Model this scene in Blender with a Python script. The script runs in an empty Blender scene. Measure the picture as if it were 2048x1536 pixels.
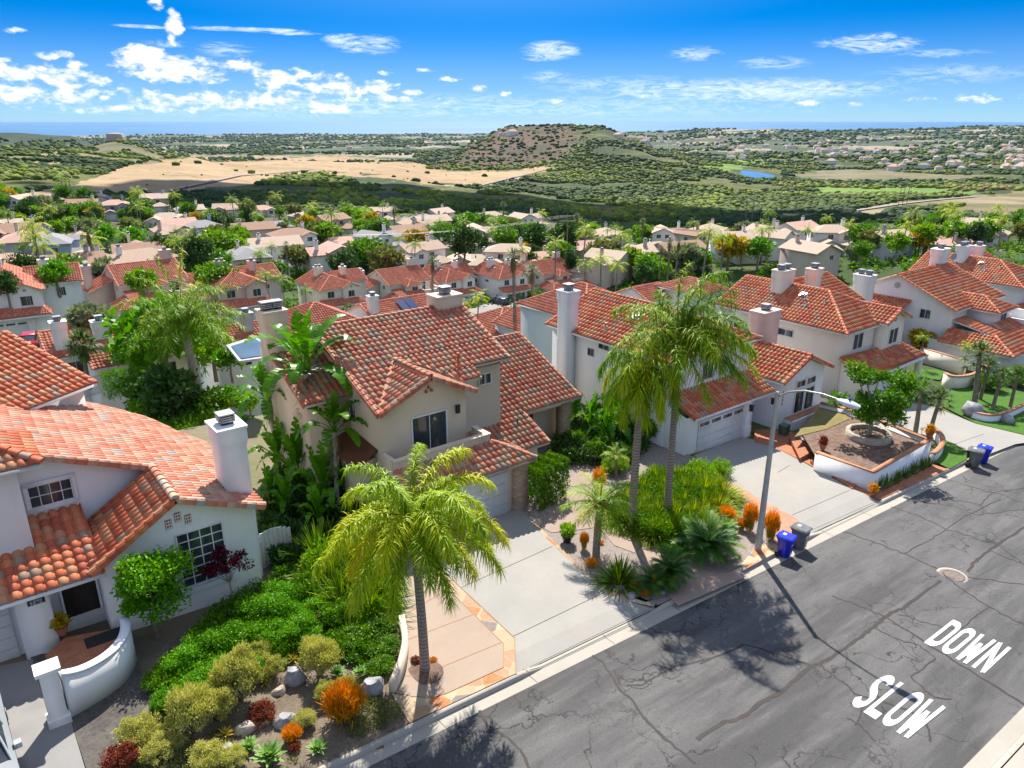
import bpy, math, random
import numpy as np
from mathutils import Vector, Matrix
R = math.radians
rnd = random.Random(7)
nr = np.random.RandomState(11)
scene = bpy.context.scene
# ------------------------------------------------------------------ camera
F_PX, PITCH, AXD, CAMH = 1500.0, R(19.53), R(52.3), 17.0
FX, FY = math.cos(AXD), math.sin(AXD)          # heading of the camera in the street frame
RX, RY = math.sin(AXD), -math.cos(AXD)
cam_d = bpy.data.cameras.new('camera'); cam = bpy.data.objects.new('camera', cam_d)
scene.collection.objects.link(cam); scene.camera = cam
cam_d.sensor_width = 36; cam_d.lens = F_PX / 2048 * 36; cam_d.clip_start = 0.2; cam_d.clip_end = 80000
cam.location = (0, 0, CAMH)
cam.rotation_euler = (math.pi / 2 - PITCH, 0, math.atan2(FY, FX) - math.pi / 2)
# ------------------------------------------------------------------ light
SUN = Vector((3.62, 5.12, 7.55)).normalized()
sun_el = math.asin(SUN.z); sun_az = math.atan2(SUN.x, SUN.y)
ld = bpy.data.lights.new('sun', 'SUN'); lo = bpy.data.objects.new('sun', ld); scene.collection.objects.link(lo)
ld.energy = 5.0; ld.angle = R(0.53); ld.color = (1.0, 0.94, 0.84)
lo.rotation_euler = SUN.to_track_quat('Z', 'Y').to_euler(); lo.location = (0, 0, 60)
vs = scene.view_settings
vs.view_transform = 'Standard'; vs.look = 'None'; vs.exposure = 0.82; vs.gamma = 1
scene.cycles.max_bounces = 5; scene.cycles.diffuse_bounces = 2; scene.cycles.glossy_bounces = 2
scene.cycles.transmission_bounces = 3; scene.cycles.transparent_max_bounces = 6; scene.cycles.volume_bounces = 0
scene.cycles.sample_clamp_indirect = 4; scene.cycles.use_adaptive_sampling = True

# ------------------------------------------------------------------ pixel rays -> points on real planes of the place
def ray(px, py):
    x = (px - 1024) / F_PX; y = -(py - 768) / F_PX
    f = math.cos(PITCH) + y * math.sin(PITCH); up = -math.sin(PITCH) + y * math.cos(PITCH)
    return Vector((x * RX + f * FX, x * RY + f * FY, up))
CAM = Vector((0, 0, CAMH))
SL = -0.05
def g(px, py, h=0.0):
    r = ray(px, py); t = (-CAMH + h) / (r.z - SL * r.x); return CAM + r * t
def atz(px, py, z):
    r = ray(px, py); return CAM + r * ((z - CAMH) / r.z)
def atY(px, py, y):
    r = ray(px, py); return CAM + r * (y / r.y)
def atX(px, py, x):
    r = ray(px, py); return CAM + r * (x / r.x)
def atd(px, py, d):
    r = ray(px, py); return CAM + r * (d / math.hypot(r.x, r.y))
def on(px, py, p0, n):
    r = ray(px, py); n = Vector(n); return CAM + r * ((Vector(p0) - CAM).dot(n) / r.dot(n))
def pix(p):
    v = Vector(p) - CAM; xr = v.x * RX + v.y * RY; f = v.x * FX + v.y * FY
    zc = f * math.cos(PITCH) - v.z * math.sin(PITCH); yc = f * math.sin(PITCH) + v.z * math.cos(PITCH)
    return (1024 + F_PX * xr / zc, 768 - F_PX * yc / zc)
def ppm(p):                                    # pixels per metre of something upright standing at p
    a = pix(p); b = pix(Vector(p) + Vector((0, 0, 1))); return math.hypot(a[0] - b[0], a[1] - b[1])

# ------------------------------------------------------------------ node helpers
class NT:
    def __init__(s, nt): s.nt = nt; s.n = nt.nodes; s.l = nt.links
    def add(s, t, **k):
        n = s.n.new(t)
        for a, b in k.items(): setattr(n, a, b)
        return n
    def _in(s, node, key, v):
        if v is None: return
        if isinstance(v, bpy.types.NodeSocket): s.l.new(v, node.inputs[key])
        else: node.inputs[key].default_value = v
    def math(s, op, a, b=None, c=None, clamp=False):
        n = s.add('ShaderNodeMath', operation=op, use_clamp=clamp)
        s._in(n, 0, a); s._in(n, 1, b); s._in(n, 2, c); return n.outputs[0]
    def mix(s, f, a, b, bt='MIX'):
        n = s.add('ShaderNodeMix', data_type='RGBA', blend_type=bt)
        s._in(n, 0, f); s._in(n, 6, a); s._in(n, 7, b); return n.outputs[2]
    def noise(s, vec, scale, detail=3, rough=0.55, dist=0, dim='3D'):
        n = s.add('ShaderNodeTexNoise', noise_dimensions=dim)
        if vec is not None: s.l.new(vec, n.inputs['Vector'])
        n.inputs['Scale'].default_value = scale; n.inputs['Detail'].default_value = detail
        n.inputs['Roughness'].default_value = rough; n.inputs['Distortion'].default_value = dist
        return n.outputs['Fac']
    def ramp(s, f, stops, interp='LINEAR'):
        n = s.add('ShaderNodeValToRGB'); n.color_ramp.interpolation = interp
        e = n.color_ramp.elements
        while len(e) > 1: e.remove(e[0])
        e[0].position = stops[0][0]; e[0].color = rgba(stops[0][1])
        for p, c in stops[1:]:
            k = e.new(p); k.color = rgba(c)
        s.l.new(f, n.inputs[0]); return n.outputs[0]
    def maprange(s, v, a, b, c=0.0, d=1.0, smooth=False):
        n = s.add('ShaderNodeMapRange', clamp=True)
        if smooth: n.interpolation_type = 'SMOOTHSTEP'
        s._in(n, 0, v)
        for i, x in enumerate((a, b, c, d)): n.inputs[i + 1].default_value = x
        return n.outputs[0]
    def bump(s, h, strength=0.3, dist=0.02):
        n = s.add('ShaderNodeBump'); s.l.new(h, n.inputs['Height'])
        n.inputs['Strength'].default_value = strength; n.inputs['Distance'].default_value = dist
        return n.outputs[0]
    def coord(s, which='Object'): return s.add('ShaderNodeTexCoord').outputs[which]
    def pos(s): return s.add('ShaderNodeNewGeometry').outputs['Position']
    def attr(s, name, out='Fac'): return s.add('ShaderNodeAttribute', attribute_name=name).outputs[out]
    def scalev(s, v, k):
        n = s.add('ShaderNodeVectorMath', operation='MULTIPLY'); s.l.new(v, n.inputs[0]); n.inputs[1].default_value = k; return n.outputs[0]
def rgba(c):
    if isinstance(c, (int, float)): return (c, c, c, 1)
    return tuple(c) + (1,) if len(c) == 3 else tuple(c)
def newmat(name):
    m = bpy.data.materials.new(name); m.use_nodes = True
    t = NT(m.node_tree); b = t.n['Principled BSDF']; b.inputs['Specular IOR Level'].default_value = 0.35
    return m, t, b
def setc(t, b, col, rough=0.8, normal=None):
    if isinstance(col, bpy.types.NodeSocket): t.l.new(col, b.inputs['Base Color'])
    else: b.inputs['Base Color'].default_value = rgba(col)
    if isinstance(rough, bpy.types.NodeSocket): t.l.new(rough, b.inputs['Roughness'])
    else: b.inputs['Roughness'].default_value = rough
    if normal is not None: t.l.new(normal, b.inputs['Normal'])
MAT = {}
def noisy(name, c1, c2, scale=3, rough=0.8, bump=0.0, bscale=40, detail=4, bdist=0.01, lo=0.3, hi=0.7, spec=None, metal=0, coord='pos', rand=0.0):
    m, t, b = newmat(name)
    v = t.pos() if coord == 'pos' else t.coord('Object')
    f = t.noise(v, scale, detail)
    col = t.mix(t.maprange(f, lo, hi), rgba(c1), rgba(c2))
    if rand:
        r = t.add('ShaderNodeObjectInfo').outputs['Random']
        h = t.add('ShaderNodeHueSaturation'); t.l.new(col, h.inputs['Color'])
        t.l.new(t.maprange(r, 0, 1, 1 - rand, 1 + rand), h.inputs['Value']); col = h.outputs[0]
    n = t.bump(t.noise(v, bscale, 3), bump, bdist) if bump else None
    setc(t, b, col, rough, n)
    if spec is not None: b.inputs['Specular IOR Level'].default_value = spec
    b.inputs['Metallic'].default_value = metal
    MAT[name] = m; return m

def stucco(name, c, dirt=0.16):
    m, t, b = newmat(name); v = t.pos()
    big = t.noise(v, 0.6, 4, 0.6); streak = t.noise(t.scalev(v, (2.2, 2.2, 0.35)), 1.2, 4, 0.6)
    d = t.math('MULTIPLY', t.maprange(streak, 0.48, 0.75), dirt * 2.2)
    c2 = tuple(x * (1 - dirt) * k for x, k in zip(c, (0.98, 0.96, 0.93)))
    col = t.mix(t.maprange(big, 0.3, 0.7), rgba(c), rgba(tuple(x * 0.93 for x in c)))
    col = t.mix(d, col, rgba(c2))
    setc(t, b, col, 0.9, t.bump(t.noise(v, 26, 4, 0.7), 0.25, 0.012)); MAT[name] = m; return m
stucco('stucco_white', (0.86, 0.85, 0.84)); stucco('stucco_bluewhite', (0.84, 0.85, 0.88)); stucco('stucco_tan', (0.70, 0.59, 0.455), 0.10)
stucco('stucco_cream', (0.84, 0.78, 0.68)); stucco('stucco_pink', (0.68, 0.54, 0.48)); stucco('stucco_brown', (0.40, 0.28, 0.20))
stucco('stucco_grey', (0.50, 0.50, 0.50)); stucco('stucco_blue', (0.34, 0.45, 0.58))

def tilemat(name, stops, grime=0.35):
    m, t, b = newmat(name); v = t.pos()
    tint = t.attr('tint')
    col = t.ramp(tint, stops, 'CONSTANT')
    n1 = t.noise(v, 1.1, 5, 0.65); n2 = t.noise(v, 14, 4, 0.7)
    col = t.mix(t.math('MULTIPLY', t.maprange(n1, 0.45, 0.75), grime), col, rgba((0.16, 0.10, 0.07)))
    col = t.mix(t.math('MULTIPLY', t.maprange(n2, 0.5, 0.8), 0.35), col, rgba((0.55, 0.40, 0.30)))
    setc(t, b, col, t.maprange(n2, 0.3, 0.7, 0.6, 0.85), t.bump(n2, 0.2, 0.01)); MAT[name] = m
O1, O2, O3, TN, GR, DK = (0.468, 0.108, 0.042), (0.542, 0.154, 0.066), (0.393, 0.079, 0.033), (0.486, 0.281, 0.150), (0.271, 0.220, 0.173), (0.281, 0.070, 0.037)
tilemat('tile_mixed', [(0, O1), (0.2, O2), (0.4, O3), (0.52, (0.468, 0.206, 0.102)), (0.66, TN), (0.83, GR)])
tilemat('tile_rose', [(0, (0.486, 0.141, 0.075)), (0.22, (0.542, 0.206, 0.122)), (0.42, (0.421, 0.112, 0.066)), (0.58, (0.468, 0.224, 0.131)), (0.74, (0.421, 0.262, 0.160)), (0.88, (0.290, 0.206, 0.150))])
tilemat('tile_pale', [(0, (0.542, 0.206, 0.131)), (0.3, (0.580, 0.281, 0.187)), (0.55, (0.561, 0.347, 0.243)), (0.80, (0.524, 0.160, 0.094)), (0.93, (0.393, 0.355, 0.309))], 0.15)
tilemat('tile_orange', [(0, (0.524, 0.122, 0.047)), (0.3, (0.580, 0.178, 0.075)), (0.55, (0.439, 0.094, 0.042)), (0.72, (0.515, 0.233, 0.112)), (0.93, (0.337, 0.224, 0.160))], 0.25)
tilemat('tile_far', [(0, (0.496, 0.141, 0.075)), (0.35, (0.561, 0.196, 0.112)), (0.7, (0.439, 0.112, 0.066))], 0.15)
def shingle(name, c):
    m, t, b = newmat(name); v = t.pos()
    f = t.noise(v, 2.2, 5, 0.7)
    br = t.add('ShaderNodeTexBrick'); t.l.new(t.coord('Object'), br.inputs['Vector']); br.inputs['Scale'].default_value = 2.2
    br.inputs['Color1'].default_value = rgba(c); br.inputs['Color2'].default_value = rgba(tuple(x * 0.8 for x in c)); br.inputs['Mortar'].default_value = rgba(tuple(x * 0.6 for x in c))
    col = t.mix(t.maprange(f, 0.35, 0.7, 0, 0.5), br.outputs['Color'], rgba(tuple(x * 0.7 for x in c)))
    setc(t, b, col, 0.9, t.bump(f, 0.4, 0.05)); MAT[name] = m
shingle('roof_tan', (0.488, 0.354, 0.268)); shingle('roof_sand', (0.573, 0.439, 0.342)); shingle('roof_grey', (0.329, 0.317, 0.329)); shingle('roof_brown', (0.403, 0.244, 0.171)); shingle('roof_pink', (0.610, 0.378, 0.305))
noisy('trim_white', (0.82, 0.82, 0.82), (0.7, 0.71, 0.72), 3, 0.6); noisy('trim_tan', (0.50, 0.44, 0.36), (0.42, 0.37, 0.30), 3, 0.7)
noisy('garage_white', (0.74, 0.74, 0.75), (0.64, 0.64, 0.66), 2, 0.55); noisy('garage_blue', (0.14, 0.2, 0.28), (0.1, 0.15, 0.22), 2, 0.55)
noisy('metal_grey', (0.42, 0.43, 0.45), (0.30, 0.31, 0.33), 8, 0.45, metal=0.6); noisy('metal_light', (0.416, 0.432, 0.456), (0.336, 0.352, 0.376), 5, 0.4, metal=0.5)
noisy('metal_dark', (0.05, 0.05, 0.055), (0.02, 0.02, 0.02), 5, 0.4, metal=0.4)
noisy('steel_pole', (0.46, 0.47, 0.48), (0.36, 0.37, 0.38), 3, 0.5, bump=0.1, metal=0.3)
noisy('door_dark', (0.035, 0.025, 0.02), (0.02, 0.014, 0.012), 6, 0.4); noisy('wood_dark', (0.16, 0.06, 0.03), (0.09, 0.035, 0.02), 8, 0.6, bump=0.2)
noisy('wood_cream', (0.74, 0.73, 0.68), (0.62, 0.6, 0.54), 5, 0.75); noisy('wood_deck', (0.42, 0.22, 0.13), (0.32, 0.16, 0.09), 6, 0.7, bump=0.2)
noisy('rock', (0.42, 0.42, 0.43), (0.20, 0.20, 0.22), 4, 0.85, bump=0.6, bscale=9, bdist=0.08, detail=6); noisy('rock_tan', (0.52, 0.45, 0.37), (0.30, 0.25, 0.2), 4, 0.85, bump=0.6, bscale=9, bdist=0.08)
noisy('plastic_blue', (0.006, 0.02, 0.55), (0.01, 0.03, 0.42), 3, 0.35, spec=0.5); noisy('plastic_grey', (0.16, 0.17, 0.18), (0.11, 0.12, 0.125), 3, 0.4, spec=0.5)
noisy('rubber', (0.02, 0.02, 0.02), (0.035, 0.035, 0.035), 9, 0.8); noisy('plastic_chair', (0.30, 0.29, 0.28), (0.24, 0.23, 0.22), 3, 0.55)
noisy('pot_black', (0.02, 0.02, 0.025), (0.04, 0.03, 0.03), 4, 0.25, spec=0.6); noisy('pot_green', (0.07, 0.13, 0.09), (0.10, 0.16, 0.12), 4, 0.5); noisy('terracotta', (0.42, 0.15, 0.08), (0.34, 0.12, 0.06), 5, 0.8)
noisy('manhole', (0.24, 0.18, 0.15), (0.14, 0.11, 0.10), 6, 0.8, bump=0.4, bscale=30)
noisy('paint_white', (0.60, 0.60, 0.61), (0.42, 0.42, 0.43), 2.2, 0.7, detail=7, lo=0.5, hi=0.85); noisy('light_lens', (0.7, 0.76, 0.84), (0.62, 0.68, 0.78), 5, 0.25, spec=0.5)
noisy('water_blue', (0.05, 0.16, 0.34), (0.04, 0.13, 0.3), 0.02, 0.15, spec=0.5)
noisy('sealant', (0.050, 0.038, 0.034), (0.030, 0.024, 0.022), 6, 0.75); noisy('blackline', (0.05, 0.045, 0.04), (0.08, 0.07, 0.06), 6, 0.9); noisy('joint_brown', (0.30, 0.17, 0.08), (0.36, 0.22, 0.12), 6, 0.9)
def glass(name, c=(0.02, 0.025, 0.03), rough=0.08):
    m, t, b = newmat(name); setc(t, b, t.mix(t.noise(t.pos(), 0.7, 2), rgba(c), rgba(tuple(x * 2.2 + 0.01 for x in c))), rough); b.inputs['Specular IOR Level'].default_value = 0.8; MAT[name] = m
glass('glass'); glass('glass_blue', (0.04, 0.07, 0.10)); glass('solar', (0.012, 0.02, 0.06), 0.12); glass('glass_curtain', (0.30, 0.31, 0.32), 0.3)
def carpaint(name, c):
    m, t, b = newmat(name); setc(t, b, t.mix(t.noise(t.pos(), 3, 2), rgba(c), rgba(tuple(x * 0.9 for x in c))), 0.3); b.inputs['Coat Weight'].default_value = 0.6; MAT[name] = m
carpaint('car_silver', (0.42, 0.45, 0.48)); carpaint('car_black', (0.015, 0.015, 0.018)); carpaint('car_white', (0.75, 0.76, 0.78)); carpaint('car_red', (0.5, 0.02, 0.03)); carpaint('car_navy', (0.03, 0.05, 0.09))

# asphalt: patches, aggregate speckle, worn lanes and fine cracks
m, t, b = newmat('asphalt'); v = t.pos()
big = t.noise(v, 0.16, 5, 0.6); mid = t.noise(t.scalev(v, (0.35, 2.0, 1)), 0.9, 5, 0.65); fine = t.noise(v, 22, 5, 0.8); spk = t.noise(v, 70, 3, 0.7)
col = t.mix(t.maprange(big, 0.38, 0.62), rgba((0.066, 0.065, 0.068)), rgba((0.105, 0.103, 0.103)))
col = t.mix(t.maprange(mid, 0.42, 0.66, 0, 0.85), col, rgba((0.137, 0.134, 0.132)))
col = t.mix(t.maprange(t.noise(t.scalev(v, (0.12, 1.0, 1)), 0.55, 4, 0.6), 0.52, 0.60, 0, 0.75), col, rgba((0.049, 0.048, 0.050)))
col = t.mix(t.maprange(fine, 0.48, 0.72, 0, 0.85), col, rgba((0.032, 0.031, 0.032)))
col = t.mix(t.maprange(spk, 0.55, 0.72, 0, 0.75), col, rgba((0.205, 0.200, 0.194)))
def cracks(t, v, scale, width, dist):
    dn = t.add('ShaderNodeTexNoise'); t.l.new(v, dn.inputs['Vector']); dn.inputs['Scale'].default_value = 1.3; dn.inputs['Detail'].default_value = 5
    vm = t.add('ShaderNodeVectorMath', operation='SCALE'); t.l.new(dn.outputs['Color'], vm.inputs[0]); vm.inputs['Scale'].default_value = dist
    va = t.add('ShaderNodeVectorMath', operation='ADD'); t.l.new(v, va.inputs[0]); t.l.new(vm.outputs[0], va.inputs[1])
    vo = t.add('ShaderNodeTexVoronoi', feature='DISTANCE_TO_EDGE'); t.l.new(va.outputs[0], vo.inputs['Vector']); vo.inputs['Scale'].default_value = scale
    return t.maprange(vo.outputs['Distance'], 0.0, width, 1, 0)
ck = t.math('MULTIPLY', cracks(t, v, 0.42, 0.018, 1.6), t.maprange(t.noise(v, 0.3, 3), 0.42, 0.6))
ck2 = t.math('MULTIPLY', cracks(t, v, 1.3, 0.022, 1.2), t.maprange(t.noise(v, 0.4, 3, 0.6), 0.58, 0.68))
ck = t.math('MAXIMUM', ck, t.math('MULTIPLY', ck2, 0.7))
stn = t.math('MULTIPLY', t.maprange(t.noise(v, 1.7, 5, .7), .62, .72), .5); col = t.mix(stn, col, rgba((.04, .038, .038))); col = t.mix(ck, col, rgba((0.022, 0.018, 0.018)))
setc(t, b, col, 0.85, t.bump(t.math('SUBTRACT', fine, ck), 0.5, 0.012)); MAT['asphalt'] = m

def concrete(name, c, joint=None, stain=(0.42, 0.34, 0.26), sa=0.35):
    m, t, b = newmat(name); v = t.pos()
    f = t.noise(v, 0.5, 6, 0.65); f2 = t.noise(v, 5, 5, 0.7)
    col = t.mix(t.maprange(f, 0.35, 0.7), rgba(c), rgba(tuple(x * 0.88 for x in c)))
    col = t.mix(t.math('MULTIPLY', t.maprange(t.noise(v, 0.33, 5, 0.6), 0.52, 0.75), sa), col, rgba(stain))
    col = t.mix(t.maprange(f2, 0.5, 0.8, 0, 0.25), col, rgba(tuple(x * 0.7 for x in c)))
    col = t.mix(t.maprange(t.noise(v, 40, 2), 0.62, 0.8, 0, 0.3), col, rgba(tuple(x * 0.6 for x in c)))
    setc(t, b, col, 0.88, t.bump(f2, 0.15, 0.01)); MAT[name] = m
concrete('concrete', (0.322, 0.309, 0.286)); concrete('concrete_pink', (0.361, 0.277, 0.219), sa=0.15); concrete('gutter', (0.386, 0.358, 0.309), sa=0.25); concrete('concrete_old', (0.258, 0.251, 0.245), stain=(0.129, 0.122, 0.116), sa=0.6)
concrete('path_pink', (0.322, 0.238, 0.193)); concrete('kerb_dark', (0.142, 0.122, 0.109))
def bricky(name, c1, c2, mortar, sx, sy, rough=0.85, msize=0.02, space='pos', rot=0.0, vert=False):
    m, t, b = newmat(name); v = t.pos()
    if vert:   # brick courses up a wall: use (x+y, z)
        s = t.add('ShaderNodeSeparateXYZ'); t.l.new(v, s.inputs[0]); c = t.add('ShaderNodeCombineXYZ')
        t.l.new(t.math('ADD', s.outputs[0], s.outputs[1]), c.inputs[0]); t.l.new(s.outputs[2], c.inputs[1]); v = c.outputs[0]
    else:
        mp = t.add('ShaderNodeMapping'); t.l.new(v, mp.inputs[0]); mp.inputs['Rotation'].default_value = (0, 0, rot); v = mp.outputs[0]
    br = t.add('ShaderNodeTexBrick'); t.l.new(v, br.inputs['Vector']); br.inputs['Scale'].default_value = 1
    br.inputs['Brick Width'].default_value = sx; br.inputs['Row Height'].default_value = sy; br.inputs['Mortar Size'].default_value = msize
    br.inputs['Color1'].default_value = rgba(c1); br.inputs['Color2'].default_value = rgba(c2); br.inputs['Mortar'].default_value = rgba(mortar); br.inputs['Bias'].default_value = 0.0
    col = t.mix(t.maprange(t.noise(v, 2, 5, 0.7), 0.4, 0.8, 0, 0.5), br.outputs['Color'], rgba(tuple(x * 0.55 for x in c1)))
    setc(t, b, col, rough, t.bump(br.outputs['Fac'], -0.5, 0.01)); MAT[name] = m
bricky('pavers', (0.44, 0.20, 0.12), (0.52, 0.29, 0.19), (0.30, 0.17, 0.12), 0.32, 0.32, msize=0.012); bricky('brick_steps', (0.40, 0.14, 0.07), (0.48, 0.20, 0.10), (0.22, 0.1, 0.07), 0.22, 0.11, msize=0.006)
bricky('ledge_stone', (0.52, 0.40, 0.29), (0.40, 0.26, 0.18), (0.20, 0.15, 0.11), 0.34, 0.13, msize=0.012, vert=True)
bricky('cap_brick', (0.50, 0.24, 0.13), (0.42, 0.18, 0.10), (0.3, 0.16, 0.1), 0.3, 0.3, msize=0.008)
m, t, b = newmat('flagstone'); v = t.pos()
vo = t.add('ShaderNodeTexVoronoi'); t.l.new(v, vo.inputs['Vector']); vo.inputs['Scale'].default_value = 1.5
sp = t.add('ShaderNodeSeparateColor'); t.l.new(vo.outputs['Color'], sp.inputs[0])
col = t.ramp(sp.outputs[0], [(0, (0.406, 0.296, 0.187)), (0.3, (0.468, 0.359, 0.234)), (0.6, (0.359, 0.218, 0.125)), (0.82, (0.429, 0.156, 0.055)), (0.93, (0.187, 0.156, 0.156))], 'CONSTANT')
ve = t.add('ShaderNodeTexVoronoi', feature='DISTANCE_TO_EDGE'); t.l.new(v, ve.inputs['Vector']); ve.inputs['Scale'].default_value = 1.5
col = t.mix(t.maprange(ve.outputs['Distance'], 0.0, 0.035, 0.7, 0), col, rgba((0.429, 0.351, 0.265)))
col = t.mix(t.maprange(t.noise(v, 5, 5, 0.7), 0.4, 0.8, 0, 0.4), col, rgba((0.484, 0.390, 0.296)))
setc(t, b, col, 0.85, t.bump(t.noise(v, 8, 4), 0.3, 0.02)); MAT['flagstone'] = m
def groundmat(name, c1, c2, c3, s=2.0, bs=12, bd=0.08):
    m, t, b = newmat(name); v = t.pos()
    col = t.mix(t.maprange(t.noise(v, s, 6, 0.7), 0.38, 0.65), rgba(c1), rgba(c2))
    col = t.mix(t.maprange(t.noise(v, s * 9, 4, 0.8), 0.5, 0.7), col, rgba(c3))
    setc(t, b, col, 0.95, t.bump(t.noise(v, bs, 5, 0.8), 0.8, bd)); MAT[name] = m
groundmat('soil', (0.176, 0.136, 0.096), (0.256, 0.208, 0.152), (0.080, 0.060, 0.040), 1.0); groundmat('soil_damp', (0.096, 0.088, 0.080), (0.160, 0.144, 0.128), (0.056, 0.048, 0.040), 0.8)
groundmat('mulch', (0.160, 0.096, 0.068), (0.272, 0.192, 0.152), (0.064, 0.040, 0.028), 3.0, 25, 0.06)
groundmat('gravel', (0.272, 0.216, 0.192), (0.368, 0.320, 0.296), (0.120, 0.088, 0.080), 6.0, 30, 0.05); groundmat('lawn', (0.048, 0.136, 0.010), (0.068, 0.176, 0.014), (0.032, 0.088, 0.008), 1.5, 60, 0.03)
groundmat('lawn_dry', (0.240, 0.192, 0.072), (0.176, 0.160, 0.048), (0.320, 0.256, 0.128), 1.5, 40, 0.04)

def leafmat(name, stops, trans=0.35, rough=0.5, rand=0.12, hue=0.0):
    m, t, b = newmat(name)
    col = t.ramp(t.attr('tint'), stops)
    r = t.add('ShaderNodeObjectInfo').outputs['Random']
    h = t.add('ShaderNodeHueSaturation'); t.l.new(col, h.inputs['Color'])
    t.l.new(t.maprange(r, 0, 1, 1.12 - rand, 1.12 + rand), h.inputs['Value']); h.inputs['Saturation'].default_value = 1.06
    t.l.new(t.maprange(t.math('FRACT', t.math('MULTIPLY', r, 7.3)), 0, 1, 0.5 - hue, 0.5 + hue), h.inputs['Hue'])
    col = h.outputs[0]
    setc(t, b, col, rough); b.inputs['Specular IOR Level'].default_value = 0.3
    tr = t.add('ShaderNodeBsdfTranslucent'); t.l.new(t.mix(1.0, col, rgba((1.0, 1.0, 0.35)), 'MULTIPLY'), tr.inputs['Color'])
    mx = t.add('ShaderNodeMixShader'); mx.inputs[0].default_value = trans
    t.l.new(b.outputs[0], mx.inputs[1]); t.l.new(tr.outputs[0], mx.inputs[2]); t.l.new(mx.outputs[0], t.n['Material Output'].inputs[0]); MAT[name] = m
leafmat('leaf_mid', [(0, (0.035, 0.10, 0.008)), (0.6, (0.09, 0.22, 0.013)), (1, (0.24, 0.36, 0.02))])
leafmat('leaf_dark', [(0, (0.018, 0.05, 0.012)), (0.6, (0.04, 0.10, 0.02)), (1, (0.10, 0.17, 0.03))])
leafmat('leaf_lime', [(0, (0.09, 0.20, 0.012)), (0.6, (0.20, 0.38, 0.02)), (1, (0.34, 0.46, 0.03))])
leafmat('leaf_bright', [(0, (0.05, 0.17, 0.008)), (0.6, (0.12, 0.32, 0.012)), (1, (0.26, 0.44, 0.02))])
leafmat('leaf_olive', [(0, (0.08, 0.10, 0.03)), (0.6, (0.17, 0.19, 0.06)), (1, (0.28, 0.28, 0.10))])
leafmat('leaf_silver', [(0, (0.10, 0.13, 0.08)), (0.6, (0.20, 0.24, 0.15)), (1, (0.33, 0.36, 0.25))])
leafmat('leaf_juniper', [(0, (0.24, 0.27, 0.06)), (0.55, (0.46, 0.46, 0.14)), (1, (0.66, 0.62, 0.28))])
leafmat('leaf_red', [(0, (0.08, 0.02, 0.015)), (0.6, (0.22, 0.05, 0.03)), (1, (0.42, 0.12, 0.06))]); leafmat('leaf_maple', [(0, (0.035, 0.006, 0.014)), (0.6, (0.13, 0.015, 0.035)), (1, (0.42, 0.05, 0.09))])
leafmat('leaf_fire', [(0, (0.34, 0.32, 0.04)), (0.35, (0.58, 0.32, 0.03)), (0.75, (0.72, 0.22, 0.02)), (1, (0.78, 0.15, 0.03))]); leafmat('leaf_fire_low', [(0, (0.16, 0.22, 0.03)), (0.5, (0.40, 0.34, 0.06)), (1, (0.62, 0.34, 0.05))])
leafmat('leaf_palm', [(0, (0.06, 0.16, 0.01)), (0.5, (0.17, 0.32, 0.015)), (0.85, (0.36, 0.44, 0.02)), (1, (0.50, 0.40, 0.03))]); leafmat('leaf_palm_gold', [(0, (0.18, 0.33, 0.012)), (0.5, (0.40, 0.52, 0.018)), (0.85, (0.60, 0.56, 0.03)), (1, (0.70, 0.50, 0.03))])
leafmat('leaf_fan', [(0, (0.03, 0.085, 0.018)), (0.6, (0.08, 0.16, 0.03)), (1, (0.26, 0.25, 0.09))]); leafmat('leaf_agave', [(0, (0.12, 0.26, 0.06)), (0.6, (0.22, 0.40, 0.12)), (1, (0.42, 0.55, 0.22))])
leafmat('leaf_banana', [(0, (0.05, 0.17, 0.012)), (0.6, (0.12, 0.30, 0.02)), (1, (0.30, 0.42, 0.04))], 0.45, 0.35); leafmat('leaf_gold', [(0, (0.22, 0.22, 0.02)), (0.6, (0.45, 0.32, 0.02)), (1, (0.62, 0.33, 0.02))])
leafmat('leaf_cycad', [(0, (0.02, 0.075, 0.012)), (0.6, (0.05, 0.14, 0.016)), (1, (0.17, 0.25, 0.03))], 0.2); leafmat('leaf_blade', [(0, (0.035, 0.10, 0.01)), (0.4, (0.10, 0.21, 0.015)), (0.7, (0.32, 0.40, 0.025)), (1, (0.52, 0.52, 0.05))])
leafmat('leaf_mauve', [(0, (0.10, 0.14, 0.05)), (0.5, (0.20, 0.22, 0.12)), (0.8, (0.25, 0.22, 0.42)), (1, (0.33, 0.28, 0.60))]); leafmat('leaf_bare', [(0, (0.20, 0.17, 0.15)), (1, (0.36, 0.33, 0.31))]); leafmat('leaf_dead', [(0, (0.14, 0.09, 0.05)), (1, (0.34, 0.25, 0.15))])
leafmat('flower_pink', [(0, (0.35, 0.03, 0.10)), (1, (0.62, 0.12, 0.2))]); leafmat('scrub', [(0, (0.012, 0.034, 0.005)), (0.3, (0.030, 0.066, 0.006)), (0.55, (0.090, 0.120, 0.010)), (0.75, (0.17, 0.25, 0.008)), (0.9, (0.17, 0.14, 0.05)), (1, (0.20, 0.13, 0.06))], 0.1, 0.8, 0)
noisy('bark', (0.16, 0.12, 0.09), (0.28, 0.23, 0.19), 4, 0.9, bump=0.6, bscale=12, bdist=0.04); noisy('bark_pale', (0.30, 0.26, 0.23), (0.42, 0.38, 0.34), 4, 0.9, bump=0.5, bscale=12, bdist=0.03)
m, t, b = newmat('palm_trunk'); v = t.coord('Object')
w = t.add('ShaderNodeTexWave', bands_direction='Z'); t.l.new(v, w.inputs['Vector']); w.inputs['Scale'].default_value = 2.2; w.inputs['Distortion'].default_value = 1.2; w.inputs['Detail'].default_value = 3
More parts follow.
